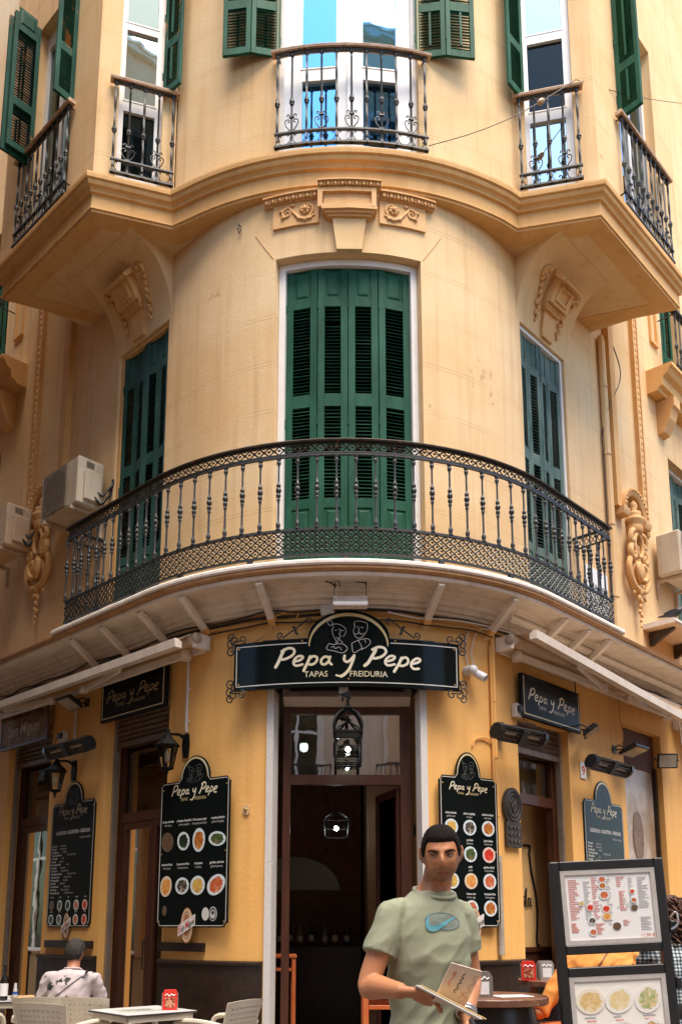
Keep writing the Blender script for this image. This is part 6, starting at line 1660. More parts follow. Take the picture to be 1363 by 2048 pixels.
for s_ in (-1, 1):
    mb = MB(); rows = [[(x, s_*(w+.003*k), z+h*(k/4-.5)) for k in range(5)] for x, z, w, h in ((.05, .10, .054, .03), (0, .095, .058, .07), (-.07, .082, .05, .06), (-.14, .065, .036, .03))]; mb.grid(rows); mb.build('wing', mat('pigeon_wing', (.04, .038, .042), .6), pg, smooth=True)
# ================================================================== terrace furniture
def chair_mesh():
    """cream plastic armchair, front towards -y, seat height 0.45; returns list of (name, mesh)"""
    out = []
    mb = MB(); nx, nz = 11, 9; rng = random.Random(3)
    def bp(u, v):   # back panel u -1..1, v 0..1
        w = .215+.03*v
        return V((u*w, .20+.10*v-.035*(1-u*u)*0-.04*u*u*(-1)*(-.6), 0.47+.35*v+.012*(1-u*u)*v))
    for i in range(nx):
        for j in range(nz):
            u0, u1, v0, v1 = -1+2*i/nx, -1+2*(i+1)/nx, j/nz, (j+1)/nz
            o = [(u0, v0), (u1, v0), (u1, v1), (u0, v1)]
            if i in (0, nx-1) or j in (0, nz-1):
                mb.add([bp(*q) for q in o], [(0,1,2,3)]); continue
            a = rng.choice([.78, -.78, 2.3, .5]); cu, cv = (u0+u1)/2, (v0+v1)/2; hu, hv = (u1-u0)/2, (v1-v0)/2
            leafp = [(.78, 0), (0, .24), (-.78, 0), (0, -.24)]
            inn = [(cu+hu*(x*math.cos(a)-y*math.sin(a)), cv+hv*(x*math.sin(a)+y*math.cos(a))) for x, y in leafp]
            # match each inner corner with the nearest outer corner order
            k0 = min(range(4), key=lambda k: sum((o[m][0]-inn[(m+k) % 4][0])**2/hu**2+(o[m][1]-inn[(m+k) % 4][1])**2/hv**2 for m in range(4)))
            inn = [inn[(m+k0) % 4] for m in range(4)]
            vs = [bp(*q) for q in o] + [bp(*q) for q in inn]
            mb.add(vs, [(m, (m+1) % 4, 4+(m+1) % 4, 4+m) for m in range(4)])
    i0 = len(mb.v); vs = list(mb.v); fs = list(mb.f)
    mb.add([(x, y+.012, z) for x, y, z in vs], [f[::-1] for f in fs])
    edge = [(-1+2*i/nx, 0) for i in range(nx+1)] + [(1, j/nz) for j in range(1, nz+1)] + [(1-2*i/nx, 1) for i in range(1, nx+1)] + [(-1, 1-j/nz) for j in range(1, nz)]
    e0 = [bp(*q) for q in edge]; n = len(e0); mb.add(e0 + [v + V((0, .012, 0)) for v in e0], [(i, (i+1) % n, n+(i+1) % n, n+i) for i in range(n)])
    out.append(('backrest', mb.mesh('backrest', PLASTW)))
    mb = MB(); rows = [[(x*.23, y, .45+.012*math.cos(y*7)-.02*(1-x*x)) for x in (-1, -.5, 0, .5, 1)] for y in (-.24, -.12, 0, .12, .22)]
    mb.grid(rows); mb.grid([[(x, y, z-.018) for x, y, z in r] for r in rows]); mb.add([rows[0][i] for i in range(5)] + [V(rows[0][i])-V((0, 0, .018)) for i in range(5)], [(i, i+1, i+6, i+5) for i in range(4)])
    out.append(('seat', mb.mesh('seat', PLASTW, True)))
    for s in (-1, 1):
        for (a, b) in (((s*.24, -.23, 0), (s*.225, -.22, .45)), ((s*.245, .30, 0), (s*.215, .20, .48))):
            mb = MB(); mb.tube([a, tuple((V(a)+V(b))/2), b], [.018, .021, .024], 8); out.append(('leg', mb.mesh('leg', PLASTW, 'auto')))
        mb = MB(); pts = spline([(s*.225, -.21, .44), (s*.255, -.23, .56), (s*.262, -.19, .655), (s*.265, -.05, .672), (s*.262, .10, .665), (s*.235, .235, .64)], 4)
        mb.tube(pts, [.017]*5+[.022]*(len(pts)-5), 8); out.append(('armrest', mb.mesh('armrest', PLASTW, 'auto')))
    return out
CH = chair_mesh(); _chairs = []
def chair(x, y, rot, label):
    t = thing('terrace_chair', label, 'chair', T(x, y, 0) @ RZ(rad(rot)), 'cream perforated terrace chairs')
    for n, me in CH: link(n, me, t)
    return t
chair(-1.00, 7.38, -118, 'cream perforated chair alone right of the red napkin holder table')
chair(-2.17, 7.20, 158, 'cream perforated chair nearest the camera, left of the red napkin holder table')
chair(-2.09, 7.78, 172, 'empty cream perforated chair right beside the seated man')
chair(-2.46, 7.80, 182, 'cream perforated chair the man in the palm shirt sits on')
chair(-3.20, 7.75, 150, 'cream perforated chair cut off at the left picture edge')
def cafe_table(x, y, s, rot, label, z=.745):
    t = thing('cafe_table', label, 'table', T(x, y, 0) @ RZ(rad(rot)), 'square terrace tables')
    mb = MB(); mb.bbox(-s/2, s/2, -s/2, s/2, z-.014, z, .003); mb.build('tabletop', mat('dark_edge_top', (.03, .028, .03), .4), t)
    mb = MB(); mb.bbox(-s/2+.004, s/2-.004, -s/2+.004, s/2-.004, z-.0005, z+.0025, .001); mb.build('laminate', mat('grey_laminate', (.52, .50, .49), .35, (.58, .56, .55), 7), t)
    mb = MB(); q = s/2-.03
    for (a, b, c, d) in ((-q, q, -q-.012, -q+.012), (-q, q, q-.012, q+.012), (-q-.012, -q+.012, -q+.0125, q-.0125), (q-.012, q+.012, -q+.0125, q-.0125)): mb.box(a, b, c, d, z-.06, z-.0145)
    mb.build('apron', PLASTW, t)
    for a in (-1, 1):
        for b in (-1, 1): mb = MB(); mb.bbox(a*q-.02, a*q+.02, b*q-.02, b*q+.02, 0, z-.061, .004); mb.build('leg', PLASTW, t)
    return t
cafe_table(-1.57, 7.28, .62, 42, 'grey topped terrace table carrying the red napkin holder')
cafe_table(-3.16, 8.42, .70, 20, 'terrace table with food tray and dark bottle at the left edge')
# napkin holder, red with white sides
def napkin_holder(x, y, z, rot, label, col=REDP, s=1.0, front=None):
    t = thing('napkin_holder', label, 'napkin holder', T(x, y, z) @ RZ(rad(rot)), 'table napkin holders')
    h, w, d = .155*s, .115*s, .075*s
    q = [(-w/2, 0), (w/2, 0), (w/2, h*.86), (w*.38, h), (-w*.38, h), (-w/2, h*.86)]
    mb = MB(); mb.prism(q, -d/2, d/2); mb.build('shell', col, t)
    for a in (-1, 1):
        mb = MB(); mb.prism([(-d*.42, h*.08), (d*.42, h*.08), (d*.42, h*.82), (-d*.42, h*.82)], -.004, .004, M=T(a*(w/2+.003), 0, 0) @ RZ(PI/2)); mb.build('side', STEEL, t)
    fm = front or mat('cola_print', (.25, .03, .02), .3, (.55, .28, .16), 55, detail=2, lo=.45, hi=.55)
    mb = MB(); mb.prism([(-w*.34, h*.14), (w*.34, h*.14), (w*.34, h*.62), (-w*.34, h*.62)], -d/2-.003, -d/2-.0005); mb.build('picture', fm, t)
    mb = MB(); pts = spline([(-w*.34, 0, h*.72), (-w*.2, 0, h*.80), (-w*.05, 0, h*.70), (w*.1, 0, h*.80), (w*.22, 0, h*.72), (w*.36, 0, h*.78)], 4)
    mb.tube([(p.x, -d/2-.002, p.z) for p in pts], .0035, 4); mb.build('script', WPRINT, t)
    return t
napkin_holder(-1.36, 7.30, .748, 10, 'red napkin holder on the grey terrace table')
M = T(-1.60, 7.22, .7485) @ RZ(rad(30)); t = thing('menu_card', 'flat menu card lying on the grey terrace table', 'menu', M); mb = MB(); mb.bbox(-.14, .14, -.10, .10, 0, .004, .001); mb.build('card', mat('card_print', (.30, .34, .30), .4, (.62, .58, .50), 14), t); mb = MB(); mb.box(-.12, .12, -.08, .08, .0045, .006); mb.build('sleeve', mat('card_sleeve', (.5, .5, .46), .2, (.2, .24, .2), 20), t)
# bottle and tray on the left table
t = thing('wine_bottle', 'dark bottle with white label at the left picture edge', 'bottle', T(-3.02, 8.20, .748)); mb = MB(); mb.lathe([(.034, 0), (.037, .01), (.037, .17), (.030, .20), (.014, .235), (.013, .29), (.016, .292), (.016, .305)], 14); mb.build('glass', mat('bottle_dark', (.015, .012, .01), .12), t, smooth='auto'); mb = MB(); mb.lathe([(.0375, .04), (.0375, .15)], 14, cap=False); mb.build('paper_label', WPRINT, t)
t = thing('blue_cap_bottle', 'small clear bottle with blue band beside the dark bottle', 'bottle', T(-2.93, 8.24, .748)); mb = MB(); mb.lathe([(.022, 0), (.024, .05), (.014, .11), (.012, .15)], 12); mb.build('glass', mat('clear_bottle', (.55, .55, .52), .1), t, smooth='auto'); mb = MB(); mb.lathe([(.024, .05), (.022, .075)], 12, cap=False); mb.build('band', mat('blue_band', (.03, .08, .35), .4), t)
t = thing('food_tray', 'brown tray of fried snacks on the left table', 'food', T(-2.82, 8.28, .748)); mb = MB(); mb.lathe([(.11, 0), (.155, .02), (.16, .028), (.15, .028), (.108, .008)], 20, cap=False); mb.lathe([(.108, .004), (.02, .004)], 20); mb.build('tray', mat('tray_brown', (.16, .06, .03), .4), t, smooth='auto')
rr = random.Random(5)
for i in range(12): mb = MB(); a, r = rr.uniform(0, 6.28), rr.uniform(.01, .10); mb.ball((0, 0, 0), .03, 8, (1.2, .8, .5)); mb.build('snack', mat('fried_food', (.55, .26, .09), .6, (.62, .40, .18), 40), t, T(r*math.cos(a), r*math.sin(a), .022) @ RZ(a*2))
t = thing('wine_glass', 'empty stemmed glass on the left table before the seated man', 'glass', T(-2.66, 8.42, .748)); mb = MB(); mb.lathe([(.032, 0), (.004, .006), (.004, .07), (.03, .10), (.036, .14), (.03, .17)], 14, cap=False); mb.build('bowl', GLASS, t, smooth=True)
# barrel tables
def barrel_table(x, y, r, label, z=.985):
    t = thing('barrel_table', label, 'table', T(x, y, 0), 'barrel tables by the right door')
    mb = MB(); mb.lathe([(.27, 0), (.30, .12), (.33, .35), (.335, .46), (.33, .58), (.30, .80), (.275, .93)], 20); mb.build('barrel', WOODB, t, smooth='auto')
    for q, rr_ in ((.12, .303), (.30, .329), (.62, .331), (.80, .303)):
        mb = MB(); mb.lathe([(rr_, 0), (rr_+.004, .003), (rr_+.004, .037), (rr_, .04)], 20, (0, 0, q), cap=False); mb.build('hoop', IRON, t)
    mb = MB(); mb.lathe([(r-.006, z-.045), (r, z-.04), (r, z-.006), (r-.006, z)], 32); mb.build('tabletop', WOODT, t)
    return t
barrel_table(.90, 5.60, .36, 'barrel table with dark round top right behind the waiter')
barrel_table(1.86, 7.30, .44, 'barrel table beside the right door with two napkin holders')
wn_ = mat('napkin_white', (.72, .70, .68), .6, (.62, .64, .66), 22)
napkin_holder(.83, 5.42, .985, 5, 'chrome napkin holder with white front beside the waiter', STEEL, .98, wn_)
napkin_holder(1.47, 7.16, .985, -8, 'red napkin holder on the far barrel table', REDP, .95)
napkin_holder(1.62, 7.24, .985, 10, 'chrome napkin holder on the far barrel table', STEEL, .95, wn_)
t = thing('paper_mat', 'pale paper mat on the barrel table behind the waiter', 'mat', T(1.03, 5.52, .986) @ RZ(.3)); mb = MB(); mb.bbox(-.11, .11, -.08, .08, 0, .003, .001); mb.build('sheet', WPRINT, t); mb = MB(); mb.box(-.07, .07, -.04, .04, .0032, .0045); mb.build('print', mat('grey_print', (0, 0, 0)), t)
# orange wooden stools and bar table
def stool(x, y, h, s, rot, label, m=WOODO, group='orange wooden stools'):
    t = thing('wooden_stool', label, 'stool', T(x, y, 0) @ RZ(rad(rot)), group)
    mb = MB(); mb.bbox(-s/2, s/2, -s/2, s/2, h-.035, h, .006); mb.build('seat', m, t)
    q = s/2-.03
    for a in (-1, 1):
        for b in (-1, 1): mb = MB(); mb.bbox(a*q-.02, a*q+.02, b*q-.02, b*q+.02, 0, h-.036, .004); mb.build('leg', m, t)
    for z in (h*.35, h*.88):
        for a in (-1, 1):
            mb = MB(); mb.bbox(-q+.021, q-.021, a*q-.012, a*q+.012, z-.03, z, .003); mb.build('rung', m, t)
            mb = MB(); mb.bbox(a*q-.012, a*q+.012, -q+.021, q-.021, z-.075, z-.045, .003); mb.build('rung', m, t)
    return t
stool(.40, 6.55, .985, .52, 0, 'tall orange wooden stool behind the waiter on the left')
stool(1.42, 6.10, .76, .42, 12, 'orange wooden stool between the two barrel tables')
stool(-.64, 9.35, 1.12, .36, 5, 'orange wooden stool inside the dark doorway')
# ---- folding picture menu stand
def print_lines(mb, x0, x1, z0, z1, n, th, rng):
    for i in range(n):
        z = z1-(z1-z0)*(i+.5)/n; mb.box(x0, x0+(x1-x0)*rng.uniform(.45, 1.0), -.0016, -.0004, z-th/2, z+th/2)
def menu_stand(x, y, rot, label):
    t = thing('menu_stand', label, 'menu stand', T(x, y, 0) @ RZ(rad(rot)) @ RY(rad(-2.6)))
    w = .64
    for s in (-1, 1): mb = MB(); mb.bbox(s*w/2-.028, s*w/2+.028, -.03, .03, .02, 1.80, .006); mb.build('upright', PLASTB, t)
    for z in (1.745, 1.245, 1.115, .45): mb = MB(); mb.bbox(-w/2+.03, w/2-.03, -.027, .027, z, z+.055, .005); mb.build('crossbar', PLASTB, t)
    mb = MB(); mb.bbox(-w/2-.05, w/2+.05, -.25, .25, 0, .02, .006); mb.build('foot', PLASTB, t)
    for z in (1.35, 1.02): mb = MB(); mb.bbox(w/2+.03, w/2+.06, -.04, .02, z, z+.07, .006); mb.build('clip', PLASTB, t)
    mb = MB(); mb.tube(spline([(w/2+.03, -.04, 1.44), (w/2+.06, -.06, 1.47), (w/2+.065, -.06, 1.40), (w/2+.03, -.04, 1.37)], 4), .007, 6); mb.build('latch', STEEL, t)
    for k, (z0, z1) in enumerate(((1.30, 1.745), (.505, 1.115))):
        x0, x1 = -w/2+.03, w/2-.03
        mb = MB(); mb.bbox(x0, x1, -.012, .012, z0, z1, .002); mb.build('backing', PLASTB, t)
        mb = MB(); q = .028; mb.ring([(x0, z0), (x1, z0), (x1, z1), (x0, z1)], [(x0+q, z0+q), (x1-q, z0+q), (x1-q, z1-q), (x0+q, z1-q)], -.024, -.0125); mb.build('panel_frame', mat('matt_alu', (.48, .46, .44), .4, (.40, .36, .34), 8), t)
        mb = MB(); mb.box(x0+q, x1-q, -.0165, -.0135, z0+q, z1-q); mb.build('sheet', mat('paper_white', (.76, .75, .75), .45) if k == 0 else mat('paper_warm', (.78, .75, .70), .45), t)
        o = bpy.data.objects.new('print_layer', None)
        rng = random.Random(11+k); P0 = T(0, -.0168, 0)
        if k == 0:
            a, b = MB(), MB(); X = lambda u: x0+.035+(x1-x0-.07)*u; Z = lambda v: z0+.035+(z1-z0-.07)*v
            for (u0, u1, v0, v1, n) in ((.02, .16, .30, .95, 24), (.02, .12, .10, .26, 8), (.30, .38, .62, .97, 12), (.30, .38, .30, .60, 10), (.31, .42, .06, .24, 8), (.60, .70, .80, .97, 6), (.62, .70, .42, .74, 14), (.64, .73, .18, .28, 4)): print_lines(a, X(u0), X(u1), Z(v0), Z(v1), n, .0032, rng)
            for (u0, u1, v0, v1, n) in ((.20, .29, .30, .92, 22), (.47, .53, .2, .95, 24), (.74, .80, .4, .95, 18), (.85, .98, .45, .95, 20), (.85, .98, .10, .32, 9)): print_lines(b, X(u0), X(u1), Z(v0), Z(v1), n, .0028, rng)
            put_text(a, '11,90 €', X(.92), Z(-.005), .028, y=-.0006, bold=.02)
            a.build('red_print', mat('pale_red_print', (.66, .22, .18), .5), t, P0); b.build('grey_print', mat('pale_grey_print', (.42, .42, .43), .5), t, P0)
            ml = MB(); kx = .40/770; logo(ml, None, None, lambda x, y, l: V(((x-690)*kx, -.0008, (z0+z1)/2+.0+(335-y)*kx))); ml.build('faint_lettering', mat('faint_print', (.62, .62, .60), .45), t, P0)
            for (u, v, r, i) in ((.43, .93, .026, 7), (.43, .83, .024, 2), (.44, .68, .032, 7), (.45, .46, .026, 8), (.45, .34, .028, 4), (.26, .49, .024, 8), (.27, .28, .026, 5), (.27, .10, .025, 7), (.56, .18, .025, 0), (.16, .56, .018, 6), (.78, .72, .016, 8), (.79, .58, .02, 7), (.79, .46, .02, 0)): dish(t, i, X(u), Z(v), r, r*.9, y=-.018)
        else:
            X = lambda u: x0+.035+(x1-x0-.07)*u; Z = lambda v: z0+.035+(z1-z0-.07)*v
            pale = [dish_mat(20, (.66, .50, .25), (.72, .60, .38), (.60, .40, .16), (.72, .66, .56)), dish_mat(21, (.70, .58, .34), (.74, .66, .48), (.66, .52, .26), (.74, .72, .68)), dish_mat(22, (.72, .60, .42), (.70, .52, .30), (.30, .36, .14), (.75, .72, .68)), dish_mat(23, (.70, .28, .05), (.66, .40, .06), (.45, .09, .05), (.70, .64, .58)), dish_mat(24, (.55, .10, .06), (.70, .50, .40), (.66, .22, .10), (.72, .68, .66)), dish_mat(25, (.40, .38, .10), (.70, .58, .36), (.55, .24, .12), (.72, .72, .72))]
            for j in range(6): DISH.append(pale[j])
            for j in range(6):
                c, r = j % 3, j // 3
                dish(t, len(DISH)-6+j, X(.16+.34*c), Z(.80-.36*r), .088, .075, y=-.018, rot=.4*c)
            a, b = MB(), MB()
            for c in range(3):
                for r in range(2):
                    print_lines(b, X(.08+.34*c), X(.26+.34*c), Z(.615-.36*r), Z(.64-.36*r), 1, .008, rng); print_lines(a, X(.10+.34*c), X(.24+.34*c), Z(.58-.36*r), Z(.60-.36*r), 1, .006, rng)
            a.build('red_print', mat('pale_red_print', (0, 0, 0)), t, P0); b.build('grey_print', mat('pale_grey_print', (0, 0, 0)), t, P0)
        bpy.data.objects.remove(o)
    return t
menu_stand(1.69, 5.45, 2, 'tall black folding stand with white menu panels at the right')
# ================================================================== people
from mathutils import noise
def col_mat(name, base, rough, attr='tone', bump=0.0, bscale=200):
    """material whose colour comes from the mesh's own colour attribute (beard, lips, eye shading, prints)"""
    m = bpy.data.materials.new(name); n, l, b = nodes_of(m)
    a = n.new('ShaderNodeVertexColor'); a.layer_name = attr
    l.new(a.outputs[0], b.inputs['Base Color']); b.inputs['Roughness'].default_value = rough
    b.inputs['Subsurface Weight'].default_value = .0
    if bump:
        geo = n.new('ShaderNodeNewGeometry'); nz = n.new('ShaderNodeTexNoise'); nz.inputs['Scale'].default_value = bscale; l.new(geo.outputs['Position'], nz.inputs['Vector'])
        bp = n.new('ShaderNodeBump'); bp.inputs['Strength'].default_value = bump; bp.inputs['Distance'].default_value = .002; l.new(nz.outputs[0], bp.inputs['Height']); l.new(bp.outputs[0], b.inputs['Normal'])
    return m
def loft(mb, rings, n=20, pw=2.0):
    """closed skin through rings (centre, x-axis vector, y-axis vector) with half widths in the vector lengths"""
    rows = []
    for c, ax, ay in rings:
        r = []
        for k in range(n):
            t = 2*PI*k/n; ct, st = math.cos(t), math.sin(t)
            x = math.copysign(abs(ct)**(2/pw), ct); y = math.copysign(abs(st)**(2/pw), st)
            r.append(V(c) + V(ax)*x + V(ay)*y)
        rows.append(r)
    o = len(mb.v); mb.grid(rows, closed=True); m = len(rows)
    mb.f += [tuple(o+k for k in range(n-1, -1, -1)), tuple(o+(m-1)*n+k for k in range(n))]; mb.mi += [mb.k]*2
def limb(mb, pts, rs, n=12, k=4, flat=None):
    P_ = spline(pts, k); m = len(P_); R_ = []
    for i in range(m):
        f = i/(m-1)*(len(rs)-1); a = int(min(f, len(rs)-2)); R_.append(rs[a]+(rs[a+1]-rs[a])*(f-a))
    mb.tube(P_, R_, n)
def organic(mb, voxel, smooth=4, disp=None):
    """fuse the closed pieces of mb into one continuous skin"""
    me = mb.mesh('skin', STEEL); o = bpy.data.objects.new('skin', me); ts = bpy.data.scenes.new('bench'); ts.collection.objects.link(o)
    r = o.modifiers.new('r', 'REMESH'); r.mode = 'VOXEL'; r.voxel_size = voxel
    s = o.modifiers.new('s', 'SMOOTH'); s.factor = .5; s.iterations = smooth
    with bpy.context.temp_override(scene=ts, view_layer=ts.view_layers[0]): dg = bpy.context.evaluated_depsgraph_get()
    dg.update()
    out = bpy.data.meshes.new_from_object(o.evaluated_get(dg), depsgraph=dg)
    bpy.data.objects.remove(o); bpy.data.scenes.remove(ts); out.materials.clear()
    if disp:
        cs = [v.co.copy() for v in out.vertices]; ns = [v.normal.copy() for v in out.vertices]
        out.vertices.foreach_set('co', [q for c, n in zip(cs, ns) for q in (c + disp(c, n))]); out.update()
    out.polygons.foreach_set('use_smooth', [True]*len(out.polygons))
    return out
def paint(me, fn):
    ca = me.color_attributes.new('tone', 'FLOAT_COLOR', 'POINT')
    for i, v in enumerate(me.vertices):
        c = fn(v.co); ca.data[i].color = (c[0], c[1], c[2], 1)
def gs(x, s): return math.exp(-(x/s)**2)
def head_mesh(mb, M, wide=1.0, face=True):
    """head about 0.23 high centred on the origin, facing -y, z up"""
    nu, nv = 56, 44; rows = []
    for j in range(nv+1):
        ph = PI*(j/nv-.5); ph = max(-PI/2+.02, min(PI/2-.02, ph)); r = []
        for i in range(nu):
            th = 2*PI*i/nu; cp = math.cos(ph)**(.80 if ph > 0 else 1.0); x, y, z = cp*math.sin(th), -cp*math.cos(th), math.sin(ph)
            X, Y, Z = x*.076*wide, y*.094, z*.118
            low = max(0, -z)
            X *= 1-.30*low**1.6; 
            if y > 0: Y *= 1-.25*low
            else: Y *= 1-.04*low
            if face and y < .2:
                f = max(0, -y)
                d = 0
                d += .027*gs(X, .0095+.005*max(0, -(Z+.012)/.03))*gs(Z+.018, .020)*(f > .3) + .015*gs(X, .009)*gs(Z-.004, .02)
                d += .010*gs(Z-.030, .010)*gs(abs(X)-.028, .024)
                d -= .013*gs(abs(X)-.031, .015)*gs(Z-.010, .013)
                d += .006*gs(abs(X)-.045, .016)*gs(Z+.020, .018)
                d += .009*gs(X, .022)*gs(Z+.058, .007) + .009*gs(X, .020)*gs(Z+.070, .006) - .006*gs(X, .024)*gs(Z+.0635, .0035)
                d += .010*gs(X, .024)*gs(Z+.100, .016)
                d -= .004*gs(X, .02)*gs(Z+.083, .007)
                Y -= d*f
            r.append(M @ V((X, Y, Z)))
        rows.append(r)
    o = len(mb.v); mb.grid(rows, closed=True)
    mb.f += [tuple(o+k for k in range(nu-1, -1, -1)), tuple(o+nv*nu+k for k in range(nu))]; mb.mi += [mb.k]*2
    for s in (-1, 1):   # ears
        q = [(s*(.074*wide), .008, -.030), (s*(.081*wide), .014, -.012), (s*(.085*wide), .020, .014), (s*(.081*wide), .016, .030), (s*(.074*wide), .006, .028)]
        mb.tube([M @ V(p) for p in spline(q, 3)], [.005, .006, .007, .008, .0085, .0085, .0085, .0085, .008, .008, .007, .006, .005], 8)
def hand(mb, wrist, palm_dir, up, length=.185, curl=(.9, .9, .9, .9), spread=.006, thumb=1, bend=1.0):
    """palm and five fingers; palm_dir from wrist to knuckles, up = back of the hand"""
    d = V(palm_dir).normalized(); u = V(up); u = (u-d*u.dot(d)).normalized(); sdd = d.cross(u).normalized()*thumb
    w = V(wrist); L = length
    loft(mb, [(w-d*.015, sdd*.026, u*.020), (w+d*L*.12, sdd*.032, u*.017), (w+d*L*.30, sdd*.041, u*.015), (w+d*L*.47, sdd*.041, u*.012), (w+d*L*.50, sdd*.036, u*.008)], 14, 2.6)
    for i, (off, ln) in enumerate(((.030, .40), (.010, .45), (-.010, .42), (-.029, .33))):
        b0 = w+d*L*.44+sdd*off; c = curl[i]; p = b0; dr = d.copy(); pts = [b0-d*.01, b0]
        for sgm, fr in enumerate((.42, .32, .26)):
            a = c*(.55, .75, .55)[sgm]*bend; dr = (dr*math.cos(a) - u*math.sin(a)).normalized()
            nu_ = u
            p = p + dr*L*ln*fr; pts.append(p)
        mb.tube(pts, [.009, .0095, .0088, .0082, .007], 8)
    t0 = w+d*L*.16+sdd*.026; mb.tube([t0-sdd*.012, t0+sdd*.014+d*.012-u*.004, t0+sdd*.020+d*.045-u*.016, t0+sdd*.012+d*.072-u*.022], [.014, .013, .011, .008], 8)
def perp(a, b):
    a = V(a); b = V(b).normalized(); return (a-b*a.dot(b)).normalized()
SKIN = (.46, .195, .09)
def person(label, base, J, look, shirt, pants, skin=SKIN, shoe=(.02, .018, .018), hairfn=None, beard=False, face=True, voxel=.008, sleeve=.62, hem=None, slim=1.0, curlR=None, wrinkle=.008, handR=None, handL=None, shirt_attr=None, headw=1.0, hs=.96):
    """J: hip, chest, neck, head, sR,sL,eR,eL,wR,wL,kR,kL,aR,aL in world metres; R/L are the person's own sides. look: (yaw, pitch, roll) of the head, yaw 0 faces -y"""
    t = thing('person', label, 'person', T(*base)); inv = T(*base).inverted()
    J = {k: V(v) for k, v in J.items()}
    across = (J['sL']-J['sR']); across.z *= .3; ax = across.normalized(); half = (J['sL']-J['sR']).length/2
    upv = (J['neck']-J['hip']).normalized(); fw = ax.cross(upv).normalized()        # towards the back or front; sign irrelevant
    HM = T(*J['head']) @ Matrix.Rotation(rad(look[0]), 4, 'Z') @ Matrix.Rotation(rad(look[1]), 4, 'X') @ Matrix.Rotation(rad(look[2]), 4, 'Y') @ Matrix.Scale(hs, 4)
    sm = (J['sL']+J['sR'])/2; H_, C_, N_ = J['hip'], J['chest'], J['neck']
    def torso(mb, e, low=0.0):
        rg = [(H_-upv*low, .165*slim+e, .115*slim+e), (H_+(C_-H_)*.33, .155*slim+e, .105*slim+e), (H_+(C_-H_)*.66, .162*slim+e, .110*slim+e), (C_, .178*slim+e, .122*slim+e), (C_+(sm-C_)*.5, .180*slim+e, .112*slim+e), (sm-upv*.02, half*.92+e, .088+e), (sm+upv*.015, half*.82+e, .076+e), (sm+(N_-sm)*.45, half*.60+e, .066+e), (N_+(sm-N_)*.30, .076+e*.8, .064+e*.8)]
        loft(mb, [(c, ax*a, fw*b) for c, a, b in rg], 28, 2.3)
    # skin
    mb = MB(); torso(mb, -.012)
    limb(mb, [sm+upv*.02, N_, N_+(J['head']-N_)*.45, J['head']+HM.to_3x3() @ V((0, .035, -.04))], [.066, .057, .054, .054], 16)
    head_mesh(mb, HM, headw, face)
    for s in 'RL':
        S, E, Wr = J['s'+s], J['e'+s], J['w'+s]
        limb(mb, [S+(sm-S)*.45-upv*.03, S-upv*.022, S+(E-S)*.5, E, E+(Wr-E)*.3, E+(Wr-E)*.65, Wr], [.032, .040, .044, .040, .043, .034, .027], 14)
        hd = (handR if s == 'R' else handL)
        if hd: hand(mb, Wr, *hd[0], **hd[1])
        else: hand(mb, Wr, Wr-E, perp((0, 0, 1), Wr-E) if abs((Wr-E).normalized().z) < .9 else fw, thumb=1 if s == 'R' else -1, curl=(.5, .5, .5, .5))
        Kn, A_ = J['k'+s], J['a'+s]; hp = H_ + ax*(.09 if s == 'L' else -.09)
        limb(mb, [hp, hp+(Kn-hp)*.5, Kn, Kn+(A_-Kn)*.35, A_], [.085, .072, .054, .055, .036], 14)
        f_ = perp((J.get('toe', V((0, -1, 0)))), (0, 0, 1)); loft(mb, [(A_+V((0, 0, -.02))-f_*.05, ax*.03, V((0, 0, .04))), (A_+V((0, 0, -.045))+f_*.03, ax*.036, V((0, 0, .032))), (A_+V((0, 0, -.06))+f_*.16, ax*.034, V((0, 0, .016)))], 12)
    me = organic(mb, voxel, 2)
    HIi = HM.inverted()
    def skin_col(co):
        q = HIi @ co; k = 1.0; c = V(skin)
        if face and abs(q.z) < .16 and q.y < .03 and abs(q.x) < .09:
            if beard:
                jaw = max(0, min(1, (-.040-q.z-.25*max(0, .045-abs(q.x)))/.014)); chin = gs(q.x, .030)*max(0, min(1, (-.078-q.z)/.008)); mou = gs(q.z+.0475, .0055)*(1 if abs(q.x) < .030 else 0)
                gt = gs(abs(q.x)-.031, .007)*(1 if -.095 < q.z < -.045 else 0); burn = 1 if abs(q.x) > .058 and q.z < .012 and q.y < .02 else 0
                if q.z < -.106 and q.y > -.062: jaw = chin = 0
                bd = min(.72, max(.60*jaw, .72*chin, .75*mou, .6*gt, .62*burn))
                lip = gs(q.x, .021)*gs(q.z+.064, .0085)
                if lip > .35: bd *= .15; c = V((.33, .10, .065))
                if abs(q.z+.0635) < .0022 and abs(q.x) < .024: c = V((.10, .03, .02)); bd = 0
                if gs(abs(q.x)-.008, .005)*gs(q.z+.036, .004) > .5 and q.y < -.08: c = V((.16, .05, .03))
                if gs(abs(q.x)-.031, .018)*gs(q.z-.004, .008) > .5: c = c*.84  # shading round the eyes put into the skin colour
                c = c.lerp(V((.040, .019, .012)), bd*(.8+.2*math.sin(q.x*1500)*math.sin(q.z*1300)))
            elif gs(q.x, .022)*gs(q.z+.064, .007) > .35: c = V((.40, .12, .09))
        return c
    paint(me, skin_col); me.materials.append(bpy.data.materials.get('skin_tone') or col_mat('skin_tone', skin, .48, bump=.15))
    link('body', me, t, inv)
    # shirt
    def wr(co, n):
        a = 1-abs(noise.noise(V((co.x*7+co.z*4, co.y*6, co.z*11-co.x*8)))*2); b_ = 1-abs(noise.noise(V((co.x*14-co.z*9+5, co.y*12, co.z*9)))*2)
        return n*(wrinkle*(a-.55)+wrinkle*.7*(b_-.6))
    mb = MB(); torso(mb, .010, hem or .06)
